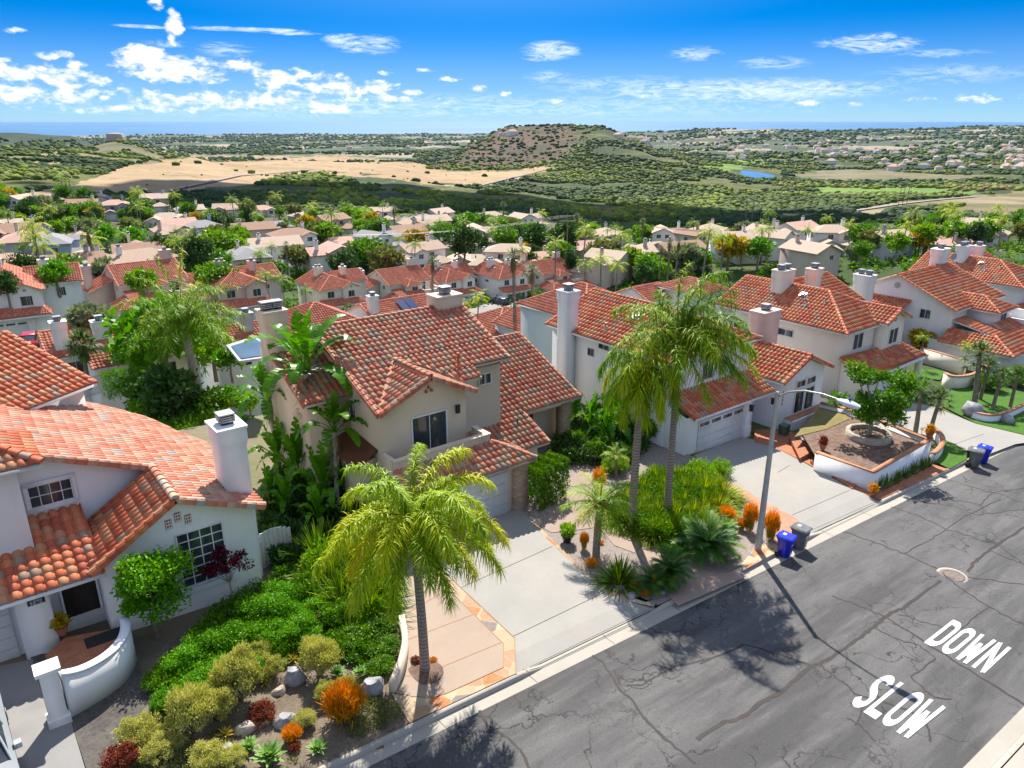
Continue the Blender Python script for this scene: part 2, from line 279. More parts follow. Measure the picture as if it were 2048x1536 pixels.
col = t.mix(t.maprange(w.outputs['Fac'], 0.05, 0.45), rgba((0.15, 0.115, 0.095)), rgba((0.33, 0.28, 0.25)))
col = t.mix(t.maprange(t.noise(v, 3, 5), 0.4, 0.7), col, rgba((0.25, 0.20, 0.17)))
setc(t, b, col, 0.9, t.bump(w.outputs['Fac'], 0.5, 0.03)); MAT['palm_trunk'] = m

# ------------------------------------------------------------------ mesh builder
class MB:
    def __init__(s): s.v = []; s.nv = 0; s.li = []; s.ls = []; s.mi = []; s.ti = []
    def addf(s, verts, faces, mat=0, tint=0.5):
        """verts (n,3); faces (m,k) array of one size; tint scalar or (m,)"""
        verts = np.asarray(verts, dtype=np.float64).reshape(-1, 3); faces = np.asarray(faces, dtype=np.int64)
        if faces.size == 0: return s
        m, k = faces.shape
        s.v.append(verts); s.li.append((faces + s.nv).ravel()); s.ls.append(np.full(m, k)); s.nv += len(verts)
        s.mi.append(np.full(m, mat)); s.ti.append(np.broadcast_to(np.asarray(tint, dtype=np.float64), (m,)).copy())
        return s
    def poly(s, pts, mat=0, tint=0.5): return s.addf(pts, [list(range(len(pts)))], mat, tint)
    def box(s, x0, x1, y0, y1, z0, z1, mat=0, tint=0.5):
        return s.hexa([(x0, y0, z0), (x1, y0, z0), (x1, y1, z0), (x0, y1, z0)], [(x0, y0, z1), (x1, y0, z1), (x1, y1, z1), (x0, y1, z1)], mat, tint)
    def hexa(s, lo, hi, mat=0, tint=0.5):
        n = len(lo); s.addf(list(lo) + list(hi), [(i, (i + 1) % n, n + (i + 1) % n, n + i) for i in range(n)], mat, tint)
        s.poly(hi, mat, tint); s.poly(list(lo)[::-1], mat, tint); return s
    def obox(s, c, u, v, w, mat=0, tint=0.5):        # box from a corner and three edge vectors
        c, u, v, w = map(Vector, (c, u, v, w)); lo = [c, c + u, c + u + v, c + v]; return s.hexa([tuple(p) for p in lo], [tuple(p + w) for p in lo], mat, tint)
    def slab(s, pts, th, mat=0, tint=0.5):            # polygon extruded down
        return s.hexa([(p[0], p[1], p[2] - th) for p in pts], [tuple(p) for p in pts], mat, tint)
    def tube(s, pts, rad, n=8, mat=0, tint=0.5, cap=True):
        P = [Vector(p) for p in pts]; rad = rad if hasattr(rad, '__len__') else [rad] * len(P); vs = []
        for i, p in enumerate(P):
            d = (P[min(i + 1, len(P) - 1)] - P[max(i - 1, 0)]).normalized()
            a = d.cross(Vector((0, 0, 1))) if abs(d.z) < 0.95 else d.cross(Vector((0, 1, 0)))
            a.normalize(); b2 = d.cross(a)
            for k in range(n):
                t_ = 2 * math.pi * k / n; vs.append(tuple(p + (a * math.cos(t_) + b2 * math.sin(t_)) * rad[i]))
        fs = [(i * n + k, i * n + (k + 1) % n, (i + 1) * n + (k + 1) % n, (i + 1) * n + k) for i in range(len(P) - 1) for k in range(n)]
        s.addf(vs, fs, mat, tint)
        if cap: s.poly(vs[-n:], mat, tint); s.poly(vs[:n][::-1], mat, tint)
        return s
    def lathe(s, c, prof, n=16, mat=0, tint=0.5):
        vs = [(c[0] + r_ * math.cos(2 * math.pi * k / n), c[1] + r_ * math.sin(2 * math.pi * k / n), c[2] + z) for r_, z in prof for k in range(n)]
        s.addf(vs, [(i * n + k, i * n + (k + 1) % n, (i + 1) * n + (k + 1) % n, (i + 1) * n + k) for i in range(len(prof) - 1) for k in range(n)], mat, tint)
        s.poly(vs[-n:], mat, tint); return s
    def ribbon(s, pts, w, up=0.0, mat=0, tint=0.5):   # flat ribbon on the ground, w scalar or list
        P = [Vector(p) for p in pts]; w = w if hasattr(w, '__len__') else [w] * len(P); vs = []
        for i, p in enumerate(P):
            d = P[min(i + 1, len(P) - 1)] - P[max(i - 1, 0)]; nn = Vector((-d.y, d.x, 0)).normalized() * w[i] * 0.5
            for q in (p - nn, p + nn): vs.append((q.x, q.y, q.z + up))
        return s.addf(vs, [(2 * i, 2 * i + 1, 2 * i + 3, 2 * i + 2) for i in range(len(P) - 1)], mat, tint)
    def build(s, name, mats, parent=None, origin=None, loc=None, smooth=False):
        me = bpy.data.meshes.new(name)
        if s.nv:
            V = np.concatenate(s.v); L = np.concatenate(s.li); S = np.concatenate(s.ls)
            if origin is not None: V = V - np.asarray(origin, dtype=np.float64)
            me.vertices.add(len(V)); me.vertices.foreach_set('co', V.ravel())
            me.loops.add(len(L)); me.loops.foreach_set('vertex_index', L)
            me.polygons.add(len(S)); me.polygons.foreach_set('loop_start', np.concatenate(([0], np.cumsum(S)[:-1]))); 
            me.polygons.foreach_set('material_index', np.concatenate(s.mi))
            a = me.attributes.new('tint', 'FLOAT', 'FACE'); a.data.foreach_set('value', np.concatenate(s.ti))
            me.update(calc_edges=True)
            if smooth: me.polygons.foreach_set('use_smooth', np.ones(len(S), dtype=bool))
        for m_ in ([mats] if isinstance(mats, str) else mats): me.materials.append(MAT[m_])
        o = bpy.data.objects.new(name, me); scene.collection.objects.link(o)
        if parent is not None: o.parent = parent
        if loc is not None: o.location = loc
        elif origin is not None and parent is None: o.location = origin
        return o
def tag(o, label=None, cat=None, group=None, kind=None):
    if label: o['label'] = label
    if cat: o['category'] = cat
    if group: o['group'] = group
    if kind: o['kind'] = kind
    return o
def empty(name, loc, label=None, cat=None, group=None, rz=0):
    o = bpy.data.objects.new(name, None); scene.collection.objects.link(o); o.location = loc; o.rotation_euler = (0, 0, rz); o.empty_display_size = 0.3
    return tag(o, label, cat, group)
def copy_tree(o, loc=None, rz=None, sc=None, parent=None, label=None, group=None):
    c = o.copy(); scene.collection.objects.link(c); c.parent = parent
    if loc is not None: c.location = loc
    if rz is not None: c.rotation_euler = (o.rotation_euler.x if parent is None and o.type == 'MESH' else 0, 0, rz)
    if sc is not None: c.scale = sc if hasattr(sc, '__len__') else (sc, sc, sc)
    if label: c['label'] = label
    if group: c['group'] = group
    for ch in list(o.children): copy_tree(ch, parent=c)
    return c
# ------------------------------------------------------------------ roofs of barrel tiles, real relief
PROF = {0: ([0, .1, .13, .22, .36, .5, .64, .78, .87, .9], .085), 1: ([0, .12, .3, .5, .7, .88], .08), 2: ([0, .2, .5, .8], .07)}
def prof_h(f, hmax):
    x = (f - 0.5) / 0.4; return np.where(np.abs(x) < 1, hmax * np.sqrt(np.clip(1 - x * x, 0, 1)), 0)
def frame_of(poly):
    P = [Vector(p) for p in poly]; n = Vector((0, 0, 0))
    for i in range(len(P)):
        a, b_ = P[i], P[(i + 1) % len(P)]; n += a.cross(b_)
    n.normalize()
    if n.z < 0: n = -n
    up = Vector((0, 0, 1)); v = (up - n * up.dot(n)); v.normalize(); u = v.cross(n); return P, n, u, v
def tiles(mb, poly, w=0.3, L=0.38, lod=0, lift=0.02, seed=0, ubase=0.0):
    P, n, u, v = frame_of(poly); o = P[0]; rs = np.random.RandomState(seed + 3)
    q = np.array([((p - o).dot(u), (p - o).dot(v)) for p in P]); vmin, vmax = q[:, 1].min(), q[:, 1].max(); umin0 = math.floor(q[:, 0].min() / w) * w + ubase
    fr, hm = PROF[lod]; hm = hm * w / 0.3; nc = int(math.ceil((q[:, 0].max() - umin0) / w)) + 1
    U = (umin0 + (np.arange(nc)[:, None] + np.array(fr)[None, :]) * w).ravel(); U = np.append(U, umin0 + nc * w); Hh = prof_h(((U - umin0) / w) % 1.0, hm)
    def span(vv):
        vv = min(max(vv, vmin + 1e-4), vmax - 1e-4); xs = []
        for i in range(len(q)):
            a, b_ = q[i], q[(i + 1) % len(q)]
            if (a[1] - vv) * (b_[1] - vv) <= 0 and a[1] != b_[1]: xs.append(a[0] + (b_[0] - a[0]) * (vv - a[1]) / (b_[1] - a[1]))
        return (min(xs), max(xs)) if xs else (0, 0)
    un, vn, nn, on_ = (np.array(k) for k in (u, v, n, o))
    def row(vv, dh, jit=None):
        a, b_ = span(vv); uc = np.clip(U, a, b_); h = prof_h(((uc - umin0) / w) % 1.0, hm) + dh
        return on_ + uc[:, None] * un + min(max(vv, vmin), vmax) * vn + (h + lift)[:, None] * nn, uc
    ncrs = max(1, int(math.ceil((vmax - vmin) / L)))
    if lod == 2:
        L2 = L * 3; ncrs = max(1, int(math.ceil((vmax - vmin) / L2)))
    else: L2 = L
    K = len(U); nfr = len(fr)
    for j in range(ncrs):
        v0 = vmin + j * L2; v1 = min(v0 + L2, vmax)
        if v1 - v0 < 0.02: continue
        r0, u0 = row(v0, 0.0); r1, _ = row(v0, 0.022 if lod < 2 else 0.0); r2, u2 = row(v1, 0.0)
        keep = ((u0[1:] - u0[:-1]) > 1e-4) | ((u2[1:] - u2[:-1]) > 1e-4); idx = np.nonzero(keep)[0]
        if not len(idx): continue
        tt = rs.rand(nc + 1)[np.minimum(idx // nfr, nc)]
        if lod < 2:
            V = np.concatenate([r0, r1, r2]); f1 = np.stack([idx, idx + 1, K + idx + 1, K + idx], 1); f2 = np.stack([K + idx, K + idx + 1, 2 * K + idx + 1, 2 * K + idx], 1)
            mb.addf(V, np.concatenate([f1, f2]), 0, np.concatenate([tt, tt]))
        else:
            V = np.concatenate([r1, r2]); mb.addf(V, np.stack([idx, idx + 1, K + idx + 1, K + idx], 1), 0, tt)
def deck(mb, poly, th=0.12, drop=0.0, mat=0):
    mb.slab([(p[0], p[1], p[2] + 0.012 - drop) for p in poly], th, mat)
def caps(mb, p0, p1, r=0.13, L=0.4, seed=0, drop=0.0, seg=6):
    """overlapping half-round cap tiles along a ridge or hip"""
    p0, p1 = Vector(p0), Vector(p1); d = p1 - p0; ln = d.length; d.normalize(); side = d.cross(Vector((0, 0, 1))).normalized(); up = side.cross(d)
    n = max(1, int(round(ln / L))); L = ln / n; rr = random.Random(seed)
    for i in range(n):
        vs = []
        for e, rad in ((0, r), (1, r * 0.86)):
            c = p0 + d * (i + e * 1.12) * L if i < n - 1 else p0 + d * (i + e) * L
            for k in range(seg + 1):
                a = math.pi * k / seg; vs.append(tuple(c + side * (math.cos(a) * rad) + up * (math.sin(a) * rad * 0.85 - drop + (0.03 if e == 0 else 0.0))))
        t_ = rr.random(); m_ = seg + 1
        mb.addf(vs, [(k, k + 1, m_ + k + 1, m_ + k) for k in range(seg)], 0, t_); mb.poly(vs[:m_][::-1], 0, t_)
def rake(mb, p0, p1, out, seed=0, h=0.20, w=0.17, L=0.38):
    """stepped rake tiles: p0 low end, p1 high end, out = horizontal outward direction"""
    p0, p1, out = Vector(p0), Vector(p1), Vector(out).normalized(); d = p1 - p0; n = max(1, int(round(d.length / L))); d.normalize(); L = (p1 - p0).length / n; rr = random.Random(seed + 5)
    nn = Vector((0, 0, 1)); nn = (nn - d * nn.dot(d)).normalized()
    for i in range(n):
        a = p0 + d * (i * L); t_ = rr.random()
        mb.obox(a + out * 0.02 - nn * (h - 0.07) , d * L * 1.0, out * 0.035, nn * (h + 0.0) - d * 0.0, 0, t_)
        caps(mb, a - out * (w * 0.35) + nn * 0.03, a + d * L * 0.999 - out * (w * 0.35) + nn * 0.03, w * 0.56, L * 2, seed=int(t_ * 999))
class Roof:
    def __init__(s, lod=0, w=0.3, L=0.38): s.t = MB(); s.d = MB(); s.lod = lod; s.w = w; s.L = L; s.k = 0; s.caps_on = lod < 2
    def plane(s, poly, th=0.12, w=None):
        s.k += 1; tiles(s.t, poly, w or s.w, s.L, s.lod, seed=s.k * 17); deck(s.d, poly, th); return s
    def cap(s, *pts, r=0.13):
        for a, b_ in zip(pts[:-1], pts[1:]): s.k += 1; caps(s.t, a, b_, r, seed=s.k, seg=6 if s.lod == 0 else 4, L=0.4 if s.lod < 2 else 1.2)
        return s
    def rake(s, p0, p1, out):
        s.k += 1
        if s.lod == 0: rake(s.t, p0, p1, out, s.k)
        else: caps(s.t, p0, p1, 0.14, 0.4 if s.lod == 1 else 1.2, seed=s.k, seg=4)
        return s
    def build(s, tile, fascia, parent, origin=None):
        r = s.t.build('roof', tile, parent, origin); s.d.build('fascia', fascia, r, origin); return r
def walls(mb, ring, z0, mat=0):
    """ring of (x, y, ztop); closed vertical wall from z0"""
    n = len(ring); mb.addf([(p[0], p[1], z0) for p in ring] + [tuple(p) for p in ring], [(i, (i + 1) % n, n + (i + 1) % n, n + i) for i in range(n)], mat); return mb
def window(parent, p, ux, n, w, h, nx=2, ny=1, fm='trim_white', gm='glass', fr=0.06, out=0.05, origin=None, name='window', bar=0.03, surround=0):
    """p = lower left corner seen from outside"""
    p, ux, n = Vector(p), Vector(ux).normalized(), Vector(n).normalized(); up = Vector((0, 0, 1)); f = MB(); gq = MB()
    if surround:
        s_ = surround
        for a, b_, c, d_ in ((-s_, -s_, w + 2 * s_, s_), (-s_, h, w + 2 * s_, s_), (-s_, 0, s_, h), (w, 0, s_, h)): f.obox(p + ux * a + up * b_ , ux * c, n * (out + 0.04), up * d_)
    for a, b_, c, d_ in ((0, 0, w, fr), (0, h - fr, w, fr), (0, fr, fr, h - 2 * fr), (w - fr, fr, fr, h - 2 * fr)): f.obox(p + ux * a + up * b_, ux * c, n * out, up * d_)
    for i in range(1, nx): f.obox(p + ux * (w * i / nx - bar / 2) + up * fr, ux * bar, n * out * 0.8, up * (h - 2 * fr))
    for i in range(1, ny): f.obox(p + up * (h * i / ny - bar / 2) + ux * fr, ux * (w - 2 * fr), n * out * 0.7, up * bar)
    gq.obox(p + ux * fr + up * fr - n * 0.01, ux * (w - 2 * fr), n * 0.025, up * (h - 2 * fr))
    o = f.build(name, fm, parent, origin); gq.build('pane', gm, o, origin); return o
def garage_door(parent, p, ux, n, w, h, origin=None, m='garage_white', rows=4, lights=4, gm='glass', inset=0.0):
    p, ux, n = Vector(p), Vector(ux).normalized(), Vector(n).normalized(); up = Vector((0, 0, 1)); f = MB()
    for i in range(rows): f.obox(p + up * (h * i / rows + 0.012) + n * 0.01, ux * w, n * 0.045, up * (h / rows - 0.024))
    f.obox(p, ux * w, n * 0.02, up * h)
    o = f.build('garage_door', m, parent, origin)
    if lights:
        q = MB()
        for i in range(lights): q.obox(p + ux * (w * (i + 0.12) / lights) + up * (h * (rows - 0.7) / rows) + n * 0.05, ux * (w * 0.76 / lights), n * 0.015, up * (h * 0.42 / rows))
        q.build('pane', gm, o, origin)
    return o
def chimney(parent, x, y, w, d, z0, z1, m='stucco_white', origin=None, ncap=1, base=None, capm='metal_light', band=True):
    b_ = MB(); b_.box(x - w / 2, x + w / 2, y - d / 2, y + d / 2, z0, z1 - 0.75)
    if band:
        b_.box(x - w / 2 - .03, x + w / 2 + .03, y - d / 2 - .03, y + d / 2 + .03, z1 - 0.75, z1 - 0.62); b_.box(x - w / 2 - .06, x + w / 2 + .06, y - d / 2 - .06, y + d / 2 + .06, z1 - 0.62, z1 - 0.10)
    else: b_.box(x - w / 2, x + w / 2, y - d / 2, y + d / 2, z1 - .75, z1 - .1)
    b_.box(x - w / 2 - .10, x + w / 2 + .10, y - d / 2 - .10, y + d / 2 + .10, z1 - 0.10, z1)
    c = b_.build('chimney', m, parent, origin)
    for i in range(ncap):
        q = MB(); cx = x + ((i - (ncap - 1) / 2) * min(w, 1.6) * 0.5 if w >= d else 0); cy = y + ((i - (ncap - 1) / 2) * min(d, 1.6) * 0.5 if d > w else 0); s_ = 0.25 if ncap > 1 else 0.28
        q.box(cx - s_ * .8, cx + s_ * .8, cy - s_ * .8, cy + s_ * .8, z1, z1 + .08, 1)
        q.box(cx - s_ * .86, cx + s_ * .86, cy - s_ * .86, cy + s_ * .86, z1 + .08, z1 + .34, 1)
        for k in range(3): q.box(cx - s_, cx + s_, cy - s_, cy + s_, z1 + .10 + k * .085, z1 + .145 + k * .085)
        for ax, ay in ((-1, -1), (1, -1), (1, 1), (-1, 1)): q.box(cx + ax * s_ - .02 * (ax > 0) - .0, cx + ax * s_ + .02 * (ax < 0) + (.0 if ax < 0 else 0.004), cy + ay * s_ - .02 * (ay > 0), cy + ay * s_ + .02 * (ay < 0) + (0 if ay < 0 else 0.004), z1 + .06, z1 + .37)
        q.box(cx - s_ * 1.06, cx + s_ * 1.06, cy - s_ * 1.06, cy + s_ * 1.06, z1 + .37, z1 + .42)
        q.build('chimney_cap', [capm, 'metal_dark'], c, origin)
    return c
def pipe_vent(parent, p, h=0.45, r=0.05, m='metal_grey', origin=None, hat=True):
    q = MB(); q.lathe(p, [(r * 3, -.05), (r * 1.6, .06), (r, .08), (r, h)] + ([(r * 1.8, h + .01), (r * 1.5, h + .08)] if hat else []), 10); return q.build('roof_vent', m, parent, origin)
def slope_vent(parent, c, n, s_=0.35, m='metal_light', origin=None):
    """low square louvred attic vent lying on a roof plane"""
    n = Vector(n).normalized(); u = n.cross(Vector((0, 0, 1))).normalized(); v = n.cross(u); q = MB(); c = Vector(c)
    q.obox(c - u * s_ - v * s_ + n * .06, u * 2 * s_, v * 2 * s_, n * .05); q.obox(c - u * s_ * .6 - v * s_ * .6 + n * .11, u * 1.2 * s_, v * 1.2 * s_, n * .10, 1)
    return q.build('attic_vent', [m, 'metal_grey'], parent, origin)
def vent_round(parent, p, n, r, m='metal_grey', origin=None):
    n = Vector(n).normalized(); u = Vector((0, 0, 1)).cross(n).normalized(); up = Vector((0, 0, 1)); q = MB(); pts = [Vector(p) + (u * math.cos(a) + up * math.sin(a)) * r for a in np.linspace(0, 2 * math.pi, 17)[:-1]]
    q.hexa([tuple(x) for x in pts], [tuple(x + n * .03) for x in pts]); return q.build('gable_vent', m, parent, origin)
UX, UY, UZ = Vector((1, 0, 0)), Vector((0, 1, 0)), Vector((0, 0, 1))
def gable_roof(R_, x0, x1, y0, y1, ze, slope, axis='x', oh=0.4, r0=True, r1=True, caps_=True):
    """rectangular gable roof over a wall rectangle; returns ridge height"""
    if axis == 'x':
        ym = (y0 + y1) / 2; zr = ze + (y1 - y0) / 2 * slope; zl = ze - oh * slope; a, c = x0 - oh * .6, x1 + oh * .6
        R_.plane([(a, y0 - oh, zl), (c, y0 - oh, zl), (c, ym, zr), (a, ym, zr)]); R_.plane([(c, y1 + oh, zl), (a, y1 + oh, zl), (a, ym, zr), (c, ym, zr)])
        if caps_: R_.cap((a, ym, zr + .03), (c, ym, zr + .03))
        if r0: R_.rake((a, y0 - oh, zl), (a, ym, zr), (-1, 0, 0)); R_.rake((a, y1 + oh, zl), (a, ym, zr), (-1, 0, 0))
        if r1: R_.rake((c, y0 - oh, zl), (c, ym, zr), (1, 0, 0)); R_.rake((c, y1 + oh, zl), (c, ym, zr), (1, 0, 0))
    else:
        xm = (x0 + x1) / 2; zr = ze + (x1 - x0) / 2 * slope; zl = ze - oh * slope; a, c = y0 - oh * .6, y1 + oh * .6
        R_.plane([(x0 - oh, a, zl), (x0 - oh, c, zl), (xm, c, zr), (xm, a, zr)]); R_.plane([(x1 + oh, a, zl), (x1 + oh, c, zl), (xm, c, zr), (xm, a, zr)])
        if caps_: R_.cap((xm, a, zr + .03), (xm, c, zr + .03))
        if r0: R_.rake((x0 - oh, a, zl), (xm, a, zr), (0, -1, 0)); R_.rake((x1 + oh, a, zl), (xm, a, zr), (0, -1, 0))
        if r1: R_.rake((x0 - oh, c, zl), (xm, c, zr), (0, 1, 0)); R_.rake((x1 + oh, c, zl), (xm, c, zr), (0, 1, 0))
    return zr
def hip_roof(R_, x0, x1, y0, y1, ze, slope, oh=0.4):
    """hip roof, ridge along the longer side"""
    zl = ze - oh * slope; X0, X1, Y0, Y1 = x0 - oh, x1 + oh, y0 - oh, y1 + oh
    if (X1 - X0) >= (Y1 - Y0):
        h = (Y1 - Y0) / 2; ym = (Y0 + Y1) / 2; zr = zl + h * slope; a, c = (X0 + h, ym, zr), (X1 - h, ym, zr)
        R_.plane([(X0, Y0, zl), (X1, Y0, zl), c, a]); R_.plane([(X1, Y1, zl), (X0, Y1, zl), a, c]); R_.plane([(X0, Y0, zl), a, (X0, Y1, zl)]); R_.plane([(X1, Y0, zl), c, (X1, Y1, zl)])
        R_.cap((X0, Y0, zl), a, c, (X1, Y1, zl)); R_.cap((X0, Y1, zl), a); R_.cap((X1, Y0, zl), c)
    else:
        h = (X1 - X0) / 2; xm = (X0 + X1) / 2; zr = zl + h * slope; a, c = (xm, Y0 + h, zr), (xm, Y1 - h, zr)
        R_.plane([(X0, Y0, zl), (X0, Y1, zl), c, a]); R_.plane([(X1, Y0, zl), (X1, Y1, zl), c, a]); R_.plane([(X0, Y0, zl), (X1, Y0, zl), a]); R_.plane([(X0, Y1, zl), (X1, Y1, zl), c])
        R_.cap((X0, Y0, zl), a, c, (X1, Y1, zl)); R_.cap((X1, Y0, zl), a); R_.cap((X0, Y1, zl), c)
    return zr

# ------------------------------------------------------------------ the two house models repeated along the hill
def house_hip(loc, rz, label, wall='stucco_cream', tile='tile_orange', lod=1, mirror=False, group=None, garage='garage_white', porch=True, base=-1.5, satellite=False, name='two_storey_house'):
    """ridge runs back from a hipped front with a small gable beside it, pent roof over the garage"""
    o = empty(name, loc, label, 'house', group, rz); w_ = MB()
    walls(w_, [(0, 2, 5.5), (7.6, 2, 5.5), (7.6, 13, 5.5), (3.8, 13, 7.25), (0, 13, 5.5)], base)
    walls(w_, [(4.3, 1.3, 5.5), (5.85, 1.3, 6.25), (7.4, 1.3, 5.5), (7.4, 2.2, 5.5), (4.3, 2.2, 5.5)], base)
    walls(w_, [(0.05, 0, 2.75), (6.3, 0, 2.75), (6.3, 2.1, 3.2), (0.05, 2.1, 3.2)], base)
    walls(w_, [(6.0, 7.6, 5.2), (12.2, 7.6, 5.2), (12.2, 11, 6.9), (12.2, 14.4, 5.2), (6.0, 14.4, 5.2)], base)
    w_.build('wall', wall, o)
    r = Roof(lod); sl = 0.45; oh = 0.42; ze = 5.6 - oh * sl; zr = 5.6 + 3.8 * sl; X0, X1, Y0, Y1 = -oh, 7.6 + oh, 2 - oh, 13.4; h = 3.8 + oh
    a, c = (3.8, Y0 + h, zr), (3.8, Y1, zr)
    r.plane([(X0, Y0, ze), (X0, Y1, ze), c, a]); r.plane([(X1, Y0, ze), (X1, Y1, ze), c, a]); r.plane([(X0, Y0, ze), (X1, Y0, ze), a])
    r.cap((X0, Y0, ze), a, c); r.cap((X1, Y0, ze), a); r.rake((X0, Y1, ze), c, (0, 1, 0)); r.rake((X1, Y1, ze), c, (0, 1, 0))
    gz = 5.6 + 1.55 * sl + .12; gl = 5.6 - .35 * sl + .12
    for x in (3.95, 7.75): r.plane([(x, 0.95, gl), (5.85, 0.95, gz), (5.85, 3.9, gz), (x, 2.1, gl)]); r.rake((x, 0.95, gl), (5.85, 0.95, gz), (0, -1, 0))
    r.cap((5.85, 0.95, gz + .03), (5.85, 3.9, gz + .03))
    r.plane([(-.3, -.5, 2.62), (8.3, -.5, 2.62), (7.4, 1.35, 3.45), (-.3, 1.98, 3.55)]); r.rake((-.3, -.5, 2.62), (-.3, 1.98, 3.55), (-1, 0, 0)); r.cap((8.3, -.5, 2.66), (7.4, 1.35, 3.5))
    r.plane([(8.3, -.5, 2.62), (8.3, 3.0, 2.62), (7.62, 3.0, 3.3), (7.5, 1.35, 3.42)])
    gable_roof(r, 6.2, 12.2, 7.6, 14.4, 5.3, 0.47, 'x', 0.4, r0=False)
    r.build(tile, 'trim_white', o)
    garage_door(o, (0.75, -.01, 0), UX, -UY, 4.8, 2.15, m=garage)
    window(o, (5.2, 1.29, 3.7), UX, -UY, 1.35, 1.25, 2, 1); window(o, (1.3, 1.99, 3.8), UX, -UY, 1.4, 1.25, 2, 1); window(o, (9.2, 7.59, 3.3), UX, -UY, 1.1, 1.2, 2, 1)
    window(o, (-.01, 7.4, 4.1), -UY, -UX, 1.4, 0.6, 2, 1); window(o, (-.01, 11.5, 3.2), -UY, -UX, 1.0, 1.1, 2, 1)
    vent_round(o, (5.85, 1.29, 5.65), (0, -1, 0), .2)
    d_ = MB(); d_.box(6.75, 7.25, 1.95, 1.99, 0, .01); d_.box(6.5, 7.35, 1.96, 1.995, 0, 2.1); d_.build('door', 'door_dark', o)
    if porch:
        q = MB(); q.box(7.7, 8.1, -.3, .1, base, 2.55); q.build('porch_post', wall, o)
    chimney(o, 3.0, 9.4, 1.5, 1.0, 5.4, 8.55, wall, ncap=2); chimney(o, 8.4, 9.9, 1.2, .8, 5.2, 7.95, wall)
    if lod < 2:
        pipe_vent(o, (1.6, 6.3, 6.4)); pipe_vent(o, (2.4, 5.2, 6.7), .3); slope_vent(o, (2.6, 7.2, 6.87), (-sl, 0, 1), .25)
    if mirror: o.scale = (-1, 1, 1)
    return o
def house_gable(loc, rz, label, wall='stucco_white', tile='tile_orange', lod=1, mirror=False, group=None, garage='garage_white', base=-1.5, name='two_storey_house'):
    """ridge along the street, gable to the left with a round vent, hipped dormer over a balcony at the right"""
    o = empty(name, loc, label, 'house', group, rz); w_ = MB(); sl = .42
    walls(w_, [(0, 3, 5.3), (9.6, 3, 5.3), (9.6, 8.5, 7.6), (9.6, 13, 5.3), (0, 13, 5.3), (0, 8.2, 7.5)], base)
    walls(w_, [(-3.4, 7.2, 3.9), (0, 7.2, 5.3), (0, 12.6, 5.3), (-3.4, 12.6, 3.9)], base)
    walls(w_, [(3.0, 0.6, 5.1), (6.2, 0.6, 5.1), (6.2, 3.1, 5.2), (3.0, 3.1, 5.2)], base)
    walls(w_, [(9.6, 4.2, 3.5), (12.2, 4.2, 2.8), (12.2, 10, 2.8), (9.6, 10, 3.5)], base)
    walls(w_, [(-1.5, -2.6, 2.65), (11.6, -2.6, 2.7), (11.6, 4, 2.7), (-1.5, 4, 2.65)], base)
    w_.build('wall', wall, o)
    r = Roof(lod); oh = .42; ze = 5.3 - oh * sl; zr = 5.3 + 5.2 * sl
    r.plane([(-.3, 3 - oh, ze), (9.9, 3 - oh, ze), (9.9, 8.2, zr), (-.3, 8.2, zr)]); r.plane([(-.3, 13 + oh, ze), (9.9, 13 + oh, ze), (9.9, 8.2, zr), (-.3, 8.2, zr)])
    r.cap((-.3, 8.2, zr + .03), (9.9, 8.2, zr + .03)); r.rake((-.3, 3 - oh, ze), (-.3, 8.2, zr), (-1, 0, 0)); r.rake((9.9, 3 - oh, ze), (9.9, 8.2, zr), (1, 0, 0)); r.rake((9.9, 13 + oh, ze), (9.9, 8.2, zr), (1, 0, 0))
    dz = 5.12 - .4 * .42; ap = (4.6, 2.4, dz + 2.0 * .46)
    r.plane([(2.6, .2, dz), (6.6, .2, dz), ap]); r.plane([(2.6, .2, dz), ap, (4.6, 4.9, ap[2]), (2.6, 2.7, dz)]); r.plane([(6.6, .2, dz), (6.6, 2.7, dz), (4.6, 4.9, ap[2]), ap])
    r.cap((2.6, .2, dz), ap, (4.6, 4.9, ap[2])); r.cap((6.6, .2, dz), ap)
    r.plane([(-3.8, 6.8, 3.75), (0.1, 6.8, 5.35), (0.1, 13, 5.35), (-3.8, 13, 3.75)]); r.rake((-3.8, 6.8, 3.75), (0.1, 6.8, 5.35), (0, -1, 0))
    r.plane([(2.6, -3.0, 2.55), (12.0, -3.0, 2.55), (10.6, -.6, 3.5), (6.4, -.6, 3.5), (6.4, -.6, 3.5), (2.6, -.6, 3.5)]); r.plane([(12.0, -3.0, 2.55), (12.0, 3.4, 2.55), (10.6, 3.4, 3.3), (10.6, -.6, 3.5)])
    r.plane([(9.6, 2.9, 2.95), (12.6, 2.9, 2.95), (12.6, 7.6, 4.9), (9.6, 7.6, 4.9)]); r.rake((12.6, 2.9, 2.95), (12.6, 7.6, 4.9), (1, 0, 0)); r.cap((12.0, -3.0, 2.6), (10.6, -.6, 3.55)); r.plane([(2.6, -.6, 3.5), (6.2, -.6, 3.5), (6.2, .65, 4.0), (2.6, .65, 4.0)]); r.plane([(-1.9, -3, 2.55), (2.6, -3, 2.55), (2.6, -.6, 3.5), (.2, -.6, 3.5)]); r.plane([(-1.9, -3, 2.55), (.2, -.6, 3.5), (.2, 3.1, 3.5), (-1.9, 3.1, 2.55)]); r.plane([(.2, -.6, 3.5), (2.6, -.6, 3.5), (2.6, 3.1, 4.2), (.2, 3.1, 4.2)]); r.cap((-1.9, -3, 2.6), (.2, -.6, 3.55))
    r.build(tile, 'trim_white', o)
